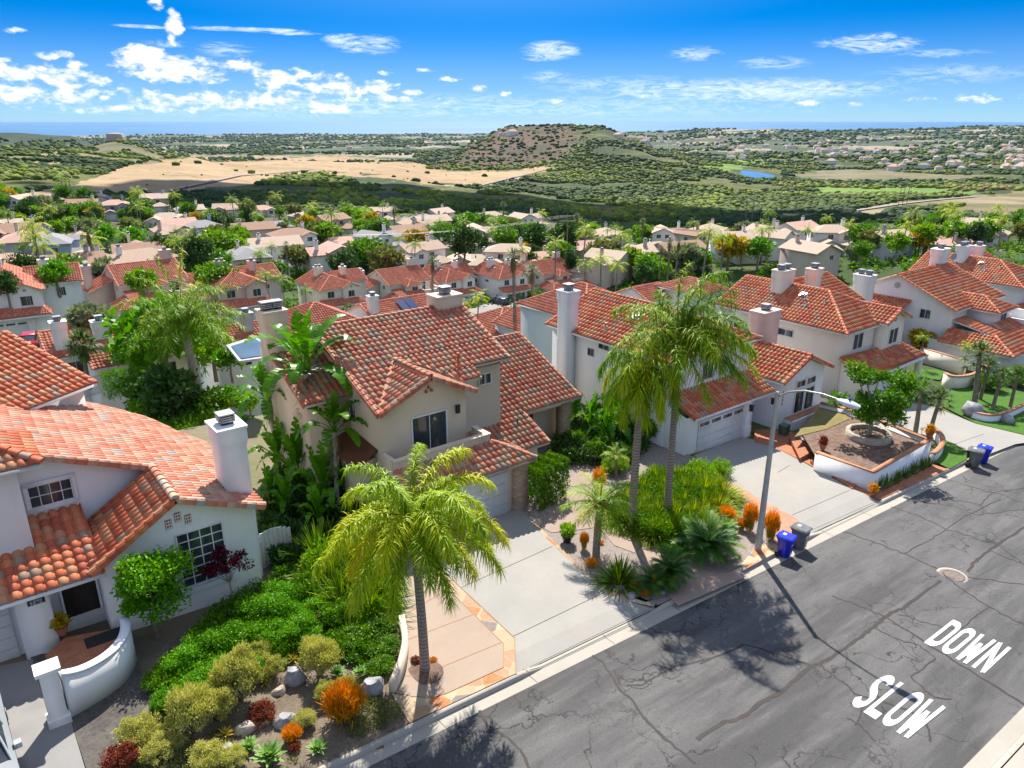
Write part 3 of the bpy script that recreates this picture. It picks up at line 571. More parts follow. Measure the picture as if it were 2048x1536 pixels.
    b_ = MB(); b_.box(6.2, 10.3, -.9, 2.95, 2.6, 3.05); b_.box(6.2, 10.3, -.9, -.72, 3.05, 4.0); b_.box(10.12, 10.3, -.72, 2.95, 3.05, 4.0); b_.box(6.2, 6.38, -.9 + .18, .58, 3.05, 4.0)
    for x0, x1, y0, y1 in ((6.15, 10.35, -.95, -.67), (10.07, 10.35, -.67, 2.9)): b_.box(x0, x1, y0, y1, 4.0, 4.06)
    b_.build('balcony', wall, o)
    window(o, (7.0, 2.99, 3.1), UX, -UY, 1.5, 2.0, 2, 3); window(o, (3.9, 0.59, 3.7), UX, -UY, 1.3, 1.2, 2, 1) if not mirror else None
    garage_door(o, (5.2, -2.61, 0), UX, -UY, 4.8, 2.15, m=garage); vent_round(o, (-.01, 8.2, 6.5), (-1, 0, 0), .28)
    window(o, (-3.41, 10.5, 2.6), -UY, -UX, 1.3, .8, 2, 1); window(o, (-.01, 5.8, 3.9), -UY, -UX, 1.0, .9, 2, 1)
    chimney(o, -2.9, 9.9, 1.1, 1.5, -1.5, 7.6, wall, ncap=2); chimney(o, 8.6, 8.6, 1.7, 1.0, 6.6, 9.0, wall)
    if mirror: o.scale = (-1, 1, 1)
    return o
def house_plain(loc, rz, label, wall='stucco_cream', tile='roof_tan', group=None, W=11, D=9, two=True, v=0, base=-2, garage='garage_white'):
    """shingle-roofed suburban house: main body, garage wing, chimney, windows"""
    o = empty('house', loc, label, 'house', group, rz); w_ = MB(); r = MB(); H = 5.4 if two else 2.8; sl = .40
    def gab(x0, x1, y0, y1, ze, ax, hip=False, oh=.45):
        zl = ze - oh * sl
        if ax == 'x':
            ym = (y0 + y1) / 2; h = (y1 - y0) / 2 + oh; zr = zl + h * sl; i = h * (.95 if hip else 0); a, c = x0 - oh + i, x1 + oh - i
            fs = [[(x0 - oh, y0 - oh, zl), (x1 + oh, y0 - oh, zl), (c, ym, zr), (a, ym, zr)], [(x1 + oh, y1 + oh, zl), (x0 - oh, y1 + oh, zl), (a, ym, zr), (c, ym, zr)]]
            if hip: fs += [[(x0 - oh, y0 - oh, zl), (a, ym, zr), (x0 - oh, y1 + oh, zl)], [(x1 + oh, y0 - oh, zl), (x1 + oh, y1 + oh, zl), (c, ym, zr)]]
            else: walls(w_, [(x0, y0, ze), (x1, y0, ze), (x1, ym, ze + (y1 - y0) / 2 * sl - .02), (x1, y1, ze), (x0, y1, ze), (x0, ym, ze + (y1 - y0) / 2 * sl - .02)], base)
        else:
            xm = (x0 + x1) / 2; h = (x1 - x0) / 2 + oh; zr = zl + h * sl; i = h * (.95 if hip else 0); a, c = y0 - oh + i, y1 + oh - i
            fs = [[(x0 - oh, y1 + oh, zl), (x0 - oh, y0 - oh, zl), (xm, a, zr), (xm, c, zr)], [(x1 + oh, y0 - oh, zl), (x1 + oh, y1 + oh, zl), (xm, c, zr), (xm, a, zr)]]
            if hip: fs += [[(x0 - oh, y0 - oh, zl), (x1 + oh, y0 - oh, zl), (xm, a, zr)], [(x1 + oh, y1 + oh, zl), (x0 - oh, y1 + oh, zl), (xm, c, zr)]]
            else: walls(w_, [(x0, y0, ze), (xm, y0, ze + (x1 - x0) / 2 * sl - .02), (x1, y0, ze), (x1, y1, ze), (xm, y1, ze + (x1 - x0) / 2 * sl - .02), (x0, y1, ze)], base)
        if hip: walls(w_, [(x0, y0, ze), (x1, y0, ze), (x1, y1, ze), (x0, y1, ze)], base)
        for f in fs: r.slab(f, .14)
    if v == 0: gab(0, W, 3, 3 + D, H, 'x', True); gab(0.2, 5.8, -1, 5, 2.7 if two else 2.6, 'y'); gab(W - 4.2, W - .4, 1.8, 6, H - .1, 'y')
    elif v == 1: gab(0, W, 3, 3 + D, H, 'x'); gab(W - 6, W - .2, -2, 5, 2.7, 'y', True); gab(1, 4.6, 1.6, 6, H - .1, 'y')
    else: gab(0, W * .6, 2, 3 + D, H, 'y'); gab(W * .55, W, 3.4, 2 + D, H - .5 if two else 2.7, 'x'); gab(W * .45, W + .5, 0, 5, 2.6, 'x', True)
    w_.build('wall', wall, o); r.build('roof', tile, o)
    gx = {0: .7, 1: W - 5.5, 2: W * .5}[v]; gy = {0: -1.01, 1: -2.01, 2: -.01}[v]
    garage_door(o, (gx, gy, 0), UX, -UY, 4.7, 2.1, m=garage, lights=0)
    fy = {0: 1.79, 1: 2.99, 2: 1.99}[v]
    if two: window(o, ({0: W - 3.2, 1: W * .55, 2: 1.2}[v], fy, 3.5), UX, -UY, 1.5, 1.2, 2, 1); window(o, ({0: 3.2, 1: 2.0, 2: W * .35}[v], {0: 2.99, 1: 1.59, 2: 1.99}[v], 3.5), UX, -UY, 1.4, 1.2, 2, 1)
    window(o, ({0: W - 3.3, 1: 1.8, 2: 1.4}[v], {0: 1.79, 1: 1.59, 2: 1.99}[v], .9), UX, -UY, 1.6, 1.3, 2, 1)
    window(o, (-.01, 6.5, H - 2), -UY, -UX, 1.3, 1.1, 2, 1)
    chimney(o, W * .8, 3 + D * .62, .8, .6, H, H + 2.5, wall, band=False)
    return o
def car(loc, rz, paint, label, name='parked_car', suv=False, group=None, cat='car'):
    o = empty(name, loc, label, cat, group, rz); L, Wd = (4.7, 1.85); hb = .95 if suv else .82; ht = 1.72 if suv else 1.42; b_ = MB()
    # side outline swept across the width with tumblehome
    prof = [(-L / 2, .45), (-L / 2 + .04, hb - .12), (-L / 2 + .25, hb), (-.85, hb + .1), (L / 2 - .5, hb + .04), (L / 2 - .05, hb - .1), (L / 2, .45), (L / 2 - .1, .28), (-L / 2 + .1, .28)]
    ys = [(-Wd / 2 + .12, .9), (-Wd / 2, 1), (Wd / 2, 1), (Wd / 2 - .12, .9)]; n = len(prof); vs = [(x * (1 if abs(y) < Wd else 1) * (0.985 if k in (0, 3) else 1), y, .28 + (z - .28) * s_) for k, (y, s_) in enumerate(ys) for x, z in prof]
    b_.addf(vs, [(k * n + i, k * n + (i + 1) % n, (k + 1) * n + (i + 1) % n, (k + 1) * n + i) for k in range(3) for i in range(n)]); b_.poly(vs[:n][::-1]); b_.poly(vs[-n:])
    b_.build('body', paint, o)
    c0, c1, c2, c3 = (-1.95 if suv else -1.7), (-1.7 if suv else -1.05), .55, 1.35
    g_ = MB(); lo_ = [(c0, -.82, hb), (c3, -.82, hb), (c3, .82, hb), (c0, .82, hb)]; hi_ = [(c1, -.62, ht - .05), (c2, -.62, ht - .05), (c2, .62, ht - .05), (c1, .62, ht - .05)]
    g_.hexa(lo_, hi_); g_.build('window_glass', 'glass', o)
    t_ = MB(); t_.hexa([(c1 - .04, -.65, ht - .05), (c2 + .04, -.65, ht - .05), (c2 + .04, .65, ht - .05), (c1 - .04, .65, ht - .05)], [(c1 + .1, -.56, ht + .02), (c2 - .12, -.56, ht + .02), (c2 - .12, .56, ht + .02), (c1 + .1, .56, ht + .02)])
    for sy in (-1, 1):
        for (xa, xb) in ((c0, c1), (c3, c2), ((c0 + c3) / 2 - .1, (c1 + c2) / 2 - .1)): t_.tube([(xa, sy * .83, hb), (xb, sy * .64, ht - .02)], .035, 5)
    t_.build('cabin_roof', paint, o)
    for sx in (-1.45, 1.42):
        for sy in (-1, 1):
            q = MB(); q.tube([(sx, sy * (Wd / 2 - .2), .33), (sx, sy * (Wd / 2 + .01), .33)], .33, 14); wh = q.build('wheel', 'rubber', o); q = MB(); q.tube([(sx, sy * (Wd / 2), .33), (sx, sy * (Wd / 2 + .03), .33)], .2, 10); q.build('rim', 'metal_light', wh)
    for sy in (-1, 1):
        q = MB(); q.box(L / 2 - .16, L / 2 + .01, sy * .7 - .16, sy * .7 + .16, .58, .74); q.build('headlight', 'light_lens', o)
        q = MB(); q.box(.72, .92, sy * (Wd / 2 + .1) - .09, sy * (Wd / 2 + .1) + .09, hb + .0, hb + .16); q.tube([(.82, sy * (Wd / 2 - .08), hb), (.82, sy * (Wd / 2 + .05), hb + .05)], .03, 5); q.build('wing_mirror', paint, o)
    return o
# ------------------------------------------------------------------ plants
def unit(a): return a / np.maximum(np.linalg.norm(a, axis=-1, keepdims=True), 1e-9)
def cards(mb, c, d, n, L, W, tint, mat=0):
    c, d, n = (np.asarray(k, dtype=float) for k in (c, d, n)); d = unit(d); s = unit(np.cross(d, n)); L = np.broadcast_to(L, (len(c),))[:, None]; W = np.broadcast_to(W, (len(c),))[:, None]
    V = np.stack([c, c + d * L * .45 + s * W * .5, c + d * L, c + d * L * .45 - s * W * .5], 1).reshape(-1, 3); i = np.arange(len(c)) * 4
    mb.addf(V, np.stack([i, i + 1, i + 2, i + 3], 1), mat, tint)
def blades(mb, b_, d, L, W, tint, droop=.4, mat=0, seg=3):
    """curved tapering leaflets; b_ base, d direction"""
    b_, d = np.asarray(b_, float), unit(np.asarray(d, float)); N = len(b_); L = np.broadcast_to(L, (N,))[:, None]; W = np.broadcast_to(W, (N,))[:, None]; droop = np.broadcast_to(droop, (N,))[:, None]
    s = np.cross(d, [0, 0, 1.0]); bad = np.linalg.norm(s, axis=1) < .05; s[bad] = [1, 0, 0]; s = unit(s); rows = []
    for k in range(seg + 1):
        f = k / seg; p = b_ + d * L * f + np.array([0, 0, -1.0]) * L * droop * f * f; w = W * (1.0 if k == 0 else (1 - f) ** .7 if k < seg else .08) * (.7 if k == 0 else 1)
        rows += [p - s * w / 2, p + s * w / 2]
    V = np.stack(rows, 1).reshape(-1, 3); m = 2 * (seg + 1); i = np.arange(N)[:, None] * m; F = []
    for k in range(seg): F.append(np.concatenate([i + 2 * k, i + 2 * k + 1, i + 2 * k + 3, i + 2 * k + 2], 1))
    mb.addf(V, np.concatenate(F), mat, np.tile(np.broadcast_to(tint, (N,)), seg))
def sph(rs, N): return unit(rs.normal(size=(N, 3)))
def crown(mb, c, rad, N, ncl, L, W, seed, spread=.33, up=.5, hollow=.45, tlo=.1, thi=.9, flat=0.0, zmin=-1.0):
    rs = np.random.RandomState(seed); rad = np.array(rad if hasattr(rad, '__len__') else (rad,) * 3); u = sph(rs, ncl); u[:, 2] = np.where(u[:, 2] < zmin, -u[:, 2] * .5, u[:, 2])
    r_ = hollow + (1 - hollow) * rs.rand(ncl) ** .6; cc = u * r_[:, None] * (1 - spread * .6); csz = spread * (.6 + .8 * rs.rand(ncl)); ct = rs.rand(ncl)
    k = rs.randint(0, ncl, N); off = sph(rs, N) * (rs.rand(N) ** .45)[:, None] * csz[k][:, None]; off[:, 2] *= .75; p = cc[k] + off
    pos = np.array(c) + p * rad; d = unit(off + rs.normal(size=(N, 3)) * .5 + [0, 0, up * .5]); n = unit(sph(rs, N) + [0, 0, 1.0] + off)
    t_ = np.clip(tlo + (thi - tlo) * (.45 * ct[k] + .4 * rs.rand(N) + .15 * (off[:, 2] / csz[k] + .5)), 0, 1)
    cards(mb, pos, d, n, L * (.6 + .8 * rs.rand(N)), W * (.7 + .6 * rs.rand(N)), t_); return np.array(c) + cc * rad
def tree_parts(h, cr, N, ncl, L, W, seed, leaf='leaf_mid', bark='bark', tr=.14, lean=.25, trunk_h=None, flat=.75, nb=8, **k):
    rs = random.Random(seed); th = trunk_h or h * .42; c = (lean * .4, 0, h - cr * flat); cm = MB(); cl = crown(cm, c, (cr, cr, cr * flat), N, ncl, L, W, seed, **k)
    t_ = MB(); top = (lean * .3, 0, th); t_.tube([(0, 0, -.3), (rs.uniform(-.1, .1), rs.uniform(-.1, .1), th * .5), top], [tr * 1.3, tr, tr * .85], 8)
    for i in rs.sample(range(len(cl)), min(nb, len(cl))):
        e = cl[i]; mid = ((top[0] + e[0]) / 2 + rs.uniform(-.15, .15), (top[1] + e[1]) / 2 + rs.uniform(-.15, .15), (top[2] * .45 + e[2] * .55)); t_.tube([top, mid, tuple(e)], [tr * .6, tr * .36, tr * .12], 6)
    return [('trunk', t_, bark), ('crown', cm, leaf)]
def feather_fronds(mb, stem, top, nf, Lf, ll, lw, seed, wind=(0, 0, 0), nl=44, e0=(-10, 75), droop=.75, tl=(0.0, 1.0), ldroop=.55, plumose=.25):
    """arching pinnate fronds with hanging leaflets around the point top"""
    rs = np.random.RandomState(seed); top = np.array(top, float); wind = np.array(wind, float)
    for i in range(nf):
        az = 2 * math.pi * (i * .382 + .05 * rs.rand()) ; el = R(e0[0] + (e0[1] - e0[0]) * (1 - ((i + .5) / nf) ** .8) + rs.uniform(-8, 8)); L_ = Lf * rs.uniform(.85, 1.1)
        d = np.array([math.cos(az) * math.cos(el), math.sin(az) * math.cos(el), math.sin(el)]); p = top.copy(); pts = [p.copy()]; ds = []; ns = 12
        for k in range(ns):
            d = unit((d + np.array([0, 0, -1.0]) * droop / ns * (.6 + 1.3 * k / ns) * (1.2 if el > 0.3 else .8) + wind * (1.5 / ns))[None])[0]; p = p + d * L_ / ns; pts.append(p.copy()); ds.append(d.copy())
        pts = np.array(pts); ds.append(ds[-1]); ds = np.array(ds); stem.tube([tuple(q) for q in pts[::2]], [.035, .03, .024, .018, .012, .008, .005], 4, cap=False)
        f = np.linspace(.12, 1, nl); idx = f * ns; i0 = np.minimum(idx.astype(int), ns - 1); fr_ = (idx - i0)[:, None]; b_ = pts[i0] * (1 - fr_) + pts[np.minimum(i0 + 1, ns)] * fr_; dd = ds[i0]
        sd = unit(np.cross(dd, [0, 0, 1.0])); ft = rs.rand()
        for sgn in (-1, 1):
            tw = rs.normal(size=(nl, 3)) * plumose; dir_ = unit(dd * (.55 + .5 * f[:, None]) + sd * sgn * .95 + tw + [0, 0, .12] + wind * .8); ln = ll * np.sin(np.clip(.25 + f * .72, 0, 1) * math.pi * .95) ** .6 * (.8 + .4 * rs.rand(nl)) + .08
            t_ = np.clip(tl[0] + (tl[1] - tl[0]) * (.45 * ft + .35 * rs.rand(nl) + .25 * f * ft), 0, 1); blades(mb, b_, dir_, ln, lw, t_, droop=ldroop * (.6 + .8 * rs.rand(nl)))
def palm_parts(h, lean=(0, 0), nf=20, Lf=2.9, ll=.62, lw=.045, seed=1, wind=(0, 0, 0), leaf='leaf_palm', r0=.17, r1=.12, shaft=.9, nl=44, trunk='palm_trunk', e0=(-25, 80), droop=.8, fruit=False, **k):
    t_ = MB(); n = 9; pts = []; rad = []
    for i in range(n + 1):
        f = i / n; pts.append((lean[0] * f * f, lean[1] * f * f, h * f - .3 * (1 - f))); rad.append(r0 * (1.35 if i == 0 else 1) * (1 - f) + r1 * f)
    t_.tube(pts, rad, 12); top = pts[-1]; out = [('trunk', t_, trunk)]
    if shaft: s_ = MB(); s_.tube([top, (top[0], top[1], top[2] + shaft * .5), (top[0], top[1], top[2] + shaft)], [r1 * 1.15, r1 * 1.05, r1 * .5], 10); out.append(('crownshaft', s_, 'leaf_agave'))
    st, lf = MB(), MB(); feather_fronds(lf, st, (top[0], top[1], top[2] + shaft * .8), nf, Lf, ll, lw, seed, wind, nl, e0, droop, **k)
    for q in (st,): lf.v += q.v and [] or []
    out += [('frond_stems', st, 'leaf_gold'), ('fronds', lf, leaf)]
    if fruit:
        q = MB(); rs = np.random.RandomState(seed); c = np.array(top) + [0.2, -.15, -.1]; p = c + rs.normal(size=(160, 3)) * [.12, .12, .22] - [0, 0, .3]; cards(q, p, sph(rs, 160), sph(rs, 160), .10, .08, rs.rand(160)); out.append(('flower_stalk', q, 'leaf_gold'))
    return out
def fan_parts(h, lean=(0, 0), nf=30, seed=1, skirt=True, Lp=.9, Rf=.62, leaf='leaf_fan', r0=.2, r1=.14, trunk='bark', nb=14, skirt_len=1.2, sparse=0):
    rs = np.random.RandomState(seed); t_ = MB(); n = 7; pts = [(lean[0] * (i / n) ** 1.6, lean[1] * (i / n) ** 1.6, h * i / n - .3 * (i == 0)) for i in range(n + 1)]
    t_.tube(pts, [r0 + (r1 - r0) * i / n for i in range(n + 1)], 10); top = np.array(pts[-1]); lf, dd = MB(), MB()
    for i in range(nf):
        az = i * 2.4 + rs.rand() * .3; f = (i + .5) / nf; el = R(85 - 115 * f); d = np.array([math.cos(az) * math.cos(el), math.sin(az) * math.cos(el), math.sin(el)]); hub = top + d * Lp * rs.uniform(.8, 1.1) + [0, 0, -.25 * f * Lp]
        lf.tube([tuple(top), tuple(hub)], [.025, .015], 3, cap=False, tint=.7); s = unit(np.cross(d, [0, 0, 1.0])[None] + 1e-6)[0]; a = np.linspace(-1.9, 1.9, nb); dirs = np.cos(a)[:, None] * d + np.sin(a)[:, None] * s + rs.normal(size=(nb, 3)) * .06
        blades(lf, np.repeat(hub[None], nb, 0), dirs, Rf * (.75 + .25 * np.cos(a)) * rs.uniform(.9, 1.1), .10 * Rf / .62, np.clip(rs.rand() * .6 + rs.rand(nb) * .4, 0, 1), droop=.25 + .25 * f)
    out = [('trunk', t_, trunk), ('fronds', lf, leaf)]
    if skirt:
        m = 130; a = rs.rand(m) * 6.28; z = rs.rand(m) * skirt_len; b_ = top + np.stack([np.cos(a) * .14, np.sin(a) * .14, -z + .1], 1); blades(dd, b_, np.stack([np.cos(a) * .45, np.sin(a) * .45, -np.ones(m)], 1), .8, .13, rs.rand(m), droop=.2); out.append(('dead_skirt', dd, 'leaf_dead'))
    return out
def paddle(mb, base, az, el, L, W, droop, seed, t0):
    """one split banana-like leaf with its stalk"""
    rs = np.random.RandomState(seed); d = np.array([math.cos(az) * math.cos(el), math.sin(az) * math.cos(el), math.sin(el)]); p = np.array(base, float); st = [tuple(p)]; p = p + d * L * .45; st.append(tuple(p)); mb.tube(st, [.035, .022], 4, 0, .55, cap=False)
    n = 12; s = unit(np.cross(d, [0, 0, 1.0])[None] + 1e-6)[0]; rows = []
    for k in range(n + 1):
        f = k / n; w = W * .5 * max(.03, math.sin(math.pi * min(1, .04 + f * .95)) ** .55); rows.append((p.copy(), s.copy(), w, d.copy())); d = unit((d + np.array([0, 0, -1.0]) * droop / n * (1 + f))[None])[0]; p = p + d * L / n
    for k in range(n):
        (a, s1, w1, d1), (b_, s2, w2, _) = rows[k], rows[k + 1]; gap = .12 if rs.rand() < .35 else .0
        for sg in (-1, 1):
            lift = np.array([0, 0, .28 - .10 * rs.rand() - (.35 * rs.rand() if rs.rand() < .25 else 0)]); sw = d1 * .12 * rs.rand()
            V = [a, b_, b_ + s2 * sg * w2 * (1 - gap * rs.rand()) + lift * w2 - (b_ - a) * gap + sw, a + s1 * sg * w1 * (1 - gap * rs.rand()) + lift * w1 + sw]; mb.addf(V, [(0, 1, 2, 3)], 0, np.clip(t0 + rs.uniform(-.15, .15) + (.15 if k > n - 3 else 0), 0, 1))
def banana_parts(h, lean=(0, 0), nl=11, L=1.7, W=.62, seed=1, leaf='leaf_banana', spread=(15, 82), trunk=True, dead=True):
    rs = np.random.RandomState(seed); t_ = MB(); pts = [(lean[0] * (i / 5) ** 1.5, lean[1] * (i / 5) ** 1.5, h * i / 5 - .25 * (i == 0)) for i in range(6)]; t_.tube(pts, [.15, .14, .13, .14, .17, .12], 9); top = np.array(pts[-1]); lf, dd = MB(), MB()
    for i in range(nl): paddle(lf, top, i * 2.4 + rs.rand() * .6, R(spread[1] - (spread[1] - spread[0]) * (i / nl) + rs.uniform(-8, 8)), L * rs.uniform(.8, 1.1), W, .9 + .8 * i / nl, seed * 50 + i, rs.rand() * .7)
    out = [('trunk', t_, 'bark_pale')] if trunk else []
    if dead and trunk:
        m = 60; a = rs.rand(m) * 6.28; z = rs.rand(m) * min(1.4, h * .5); b_ = top + np.stack([np.cos(a) * .12, np.sin(a) * .12, -z], 1); blades(dd, b_, np.stack([np.cos(a) * .6, np.sin(a) * .6, .2 - rs.rand(m)], 1), .55, .07, rs.rand(m), droop=.6); out.append(('dead_stalks', dd, 'leaf_dead'))
        q = MB(); m = 26; a = rs.rand(m) * 6.28; b_ = top + np.stack([np.cos(a) * .22, np.sin(a) * .22, rs.rand(m) * .3 - .1], 1); blades(q, b_, np.stack([np.cos(a), np.sin(a), .3 + 0 * a], 1), .38, .10, .5, droop=.1); out.append(('flowers', q, 'paint_white'))
    return out + [('leaves', lf, leaf)]
def bush_parts(rad, N, ncl, L, W, seed, leaf, hz=.8, **k):
    c = MB(); rs = np.random.RandomState(seed); cl = crown(c, (0, 0, rad * hz * .62), (rad, rad, rad * hz), N, ncl, L, W, seed, zmin=-.2, **k); s = MB()
    for i in range(0, min(ncl, 10)): s.tube([(rs.uniform(-.05, .05), rs.uniform(-.05, .05), -.1), tuple(cl[i] * .55 + np.array([0, 0, .05])), tuple(cl[i])], [.03, .02, .008], 4, cap=False)
    return [('stems', s, 'bark'), ('foliage', c, leaf)]
def blades_parts(n, L, W, seed, leaf, r=.3, el=(35, 88), droop=.5, tl=(0, 1), stiff=False, vr=.25):
    rs = np.random.RandomState(seed); a = rs.rand(n) * 6.283; f = rs.rand(n); e = np.radians(el[0] + (el[1] - el[0]) * (1 - f ** .8)); b_ = np.stack([np.cos(a) * r * f, np.sin(a) * r * f, 0 * a], 1); d = np.stack([np.cos(a) * np.cos(e), np.sin(a) * np.cos(e), np.sin(e)], 1)
    m = MB(); blades(m, b_, d, L * (1 - vr + 2 * vr * rs.rand(n)), W, tl[0] + (tl[1] - tl[0]) * rs.rand(n), droop=droop * (.4 + .9 * f)); return [('leaves', m, leaf)]
def rosette_parts(n, L, W, seed, leaf='leaf_agave', el=(5, 80), heads=((0, 0, .25),), sc=(1,)):
    m = MB(); rs = np.random.RandomState(seed); st = MB()
    for (hx, hy, hz), s_ in zip(heads, sc):
        st.tube([(hx * .3, hy * .3, -.1), (hx, hy, hz)], [.06, .05], 6)
        for i in range(n):
            f = (i + .5) / n; a = i * 2.39996; e = R(el[1] - (el[1] - el[0]) * f ** .8); d = np.array([math.cos(a) * math.cos(e), math.sin(a) * math.cos(e), math.sin(e)]); s = np.array([-math.sin(a), math.cos(a), 0]); up = np.cross(s, d) * -1; b_ = np.array([hx, hy, hz]); Li = L * s_ * (.55 + .45 * f); Wi = W * s_
            P = [b_ - s * Wi * .2, b_ + s * Wi * .2, b_ + d * Li * .5 + s * Wi * .5 + up * .0, b_ + d * Li * .5 - s * Wi * .5, b_ + d * Li * .95 + s * .01, b_ + d * Li * .95 - s * .01, b_ + d * Li * .5 - abs(up) * Wi * .12]
            m.addf(P, [(0, 1, 2, 6), (1, 0, 3, 6)], 0, .25 + .5 * rs.rand()); m.addf(P, [(6, 2, 4, 5), (3, 6, 5, 5)][:1], 0, .4 + .5 * rs.rand()); m.addf(P, [(3, 6, 5)], 0, .4 + .5 * rs.rand())
    return [('stem', st, 'bark'), ('leaves', m, leaf)]
def sticks_parts(n, h, r, seed, leaf='leaf_fire', lowleaf='leaf_fire_low'):
    """pencil euphorbia: upright branching pencil twigs, orange at the tips"""
    rs = np.random.RandomState(seed); a_, b2 = MB(), MB(); m = n
    an = rs.rand(m) * 6.28; rr = r * np.sqrt(rs.rand(m)); b_ = np.stack([np.cos(an) * rr * .5, np.sin(an) * rr * .5, rs.rand(m) * h * .55], 1); d = np.stack([np.cos(an) * .35, np.sin(an) * .35, 1 + 0 * an], 1) + rs.normal(size=(m, 3)) * .28; blades(b2, b_, d, h * .35, .035, rs.rand(m), droop=.05)
    z = h * (.45 + .35 * rs.rand(m)) * (1 - .35 * (rr / r) ** 2); c = np.stack([np.cos(an) * rr, np.sin(an) * rr, z], 1); d = np.stack([np.cos(an) * .25, np.sin(an) * .25, 1 + 0 * an], 1) + rs.normal(size=(m, 3)) * .32; blades(a_, c, d, h * .26, .035, np.clip(.25 + .75 * z / h * (.6 + .6 * rs.rand(m)), 0, 1), droop=.05)
    return [('lower_twigs', b2, lowleaf), ('twig_tips', a_, leaf)]
def cycad_parts(h, nf, L, seed, leaf='leaf_cycad', cone=False):
    t_ = MB(); t_.tube([(0, 0, -.2), (0, 0, h * .5), (0, 0, h)], [.24, .22, .18], 10); st, lf = MB(), MB(); feather_fronds(lf, st, (0, 0, h), nf, L, .24 * L, .028, seed, nl=30, e0=(-5, 72), droop=.55, ldroop=.1, plumose=.04); out = [('trunk', t_, 'bark'), ('frond_stems', st, 'leaf_cycad'), ('fronds', lf, leaf)]
    if cone: c = MB(); c.lathe((0, 0, h), [(.09, 0), (.12, .15), (.09, .38), (.02, .52)], 10); out.append(('cone', c, 'leaf_gold'))
    return out
KINDS = {}
class Kind:
    def __init__(s, key, name, parts, cat): s.name = name; s.parts = parts; s.cat = cat; s.root = None; s.key = key; KINDS[key] = s
    def place(s, loc, label, group=None, sc=1.0, rz=0.0, name=None, cat=None):
        if s.root is None:
            r = empty(name or s.name, loc, label, cat or s.cat, group, rz)
            for n_, mb, mt in (s.parts() if callable(s.parts) else s.parts): mb.build(n_, mt, r)
            s.root = r; s.parts = None
        else:
            r = copy_tree(s.root, loc, rz, None, label=label)
            if name: r.name = name
            if cat: r['category'] = cat
            if 'group' in r and not group: del r['group']
            if group: r['group'] = group
            if not name: r.name = s.name
        r.rotation_euler = (0, 0, rz); r.scale = sc if hasattr(sc, '__len__') else (sc,) * 3; return r
Kind('round_tree', 'leafy_tree', lambda: tree_parts(5, 2.1, 9000, 60, .19, .11, 3), 'tree')
Kind('bush', 'shrub', lambda: bush_parts(1, 7000, 60, .10, .05, 5, 'leaf_bright', spread=.3), 'shrub')
Kind('bush_dark', 'shrub', lambda: bush_parts(1, 6000, 50, .13, .06, 6, 'leaf_mid', spread=.35), 'shrub')
Kind('juniper', 'juniper', lambda: bush_parts(1, 9000, 34, .10, .04, 8, 'leaf_juniper', hz=1.0, spread=.3, up=1.5), 'shrub')
Kind('red_bush', 'red_shrub', lambda: bush_parts(1, 5500, 50, .09, .06, 9, 'leaf_red', spread=.25, hollow=.7), 'shrub')
Kind('yellow_bush', 'shrub', lambda: bush_parts(1, 5000, 40, .14, .05, 12, 'leaf_lime', spread=.35), 'shrub')
Kind('grass', 'grass_clump', lambda: blades_parts(900, 1.15, .04, 4, 'leaf_blade', r=.75, el=(15, 88), droop=.6, tl=(.2, 1)), 'plant')
Kind('strap', 'strap_leaf_plant', lambda: blades_parts(260, 1.0, .07, 14, 'leaf_blade', r=.35, el=(25, 85), droop=.35, tl=(0, .7)), 'plant')
Kind('agave', 'agave', lambda: rosette_parts(34, .62, .17, 2), 'agave')
Kind('aloe', 'aloe', lambda: rosette_parts(16, .6, .10, 5, 'leaf_fire_low', el=(0, 70)), 'aloe')
Kind('sticks', 'pencil_shrub', lambda: sticks_parts(700, 1.0, .42, 3), 'shrub'); Kind('sticks_short', 'pencil_shrub', lambda: sticks_parts(600, .6, .5, 4), 'shrub')
Kind('cycad', 'cycad', lambda: cycad_parts(.5, 46, 1.15, 6), 'cycad'); Kind('cycad_cone', 'cycad', lambda: cycad_parts(.5, 26, 1.1, 7, cone=True), 'cycad')
Kind('banana_tall', 'bird_of_paradise_tree', lambda: banana_parts(5.0, (.3, .1), 17, 1.9, .66, 3), 'tree'); Kind('banana_low', 'bird_of_paradise', lambda: banana_parts(.5, (0, 0), 14, 1.5, .55, 8, trunk=False, spread=(35, 88)), 'plant')
Kind('datepalm', 'date_palm', lambda: palm_parts(2.0, (.15, 0), 26, 1.35, .30, .022, 5, shaft=0, r0=.14, r1=.12, e0=(-20, 80), droop=.85, leaf='leaf_palm', trunk='bark', nl=40, ldroop=.3), 'palm tree')
Kind('fanpalm', 'fan_palm', lambda: fan_parts(3.6, (.3, 0), 30, 2, skirt=False, trunk='bark', Rf=.6), 'palm tree')
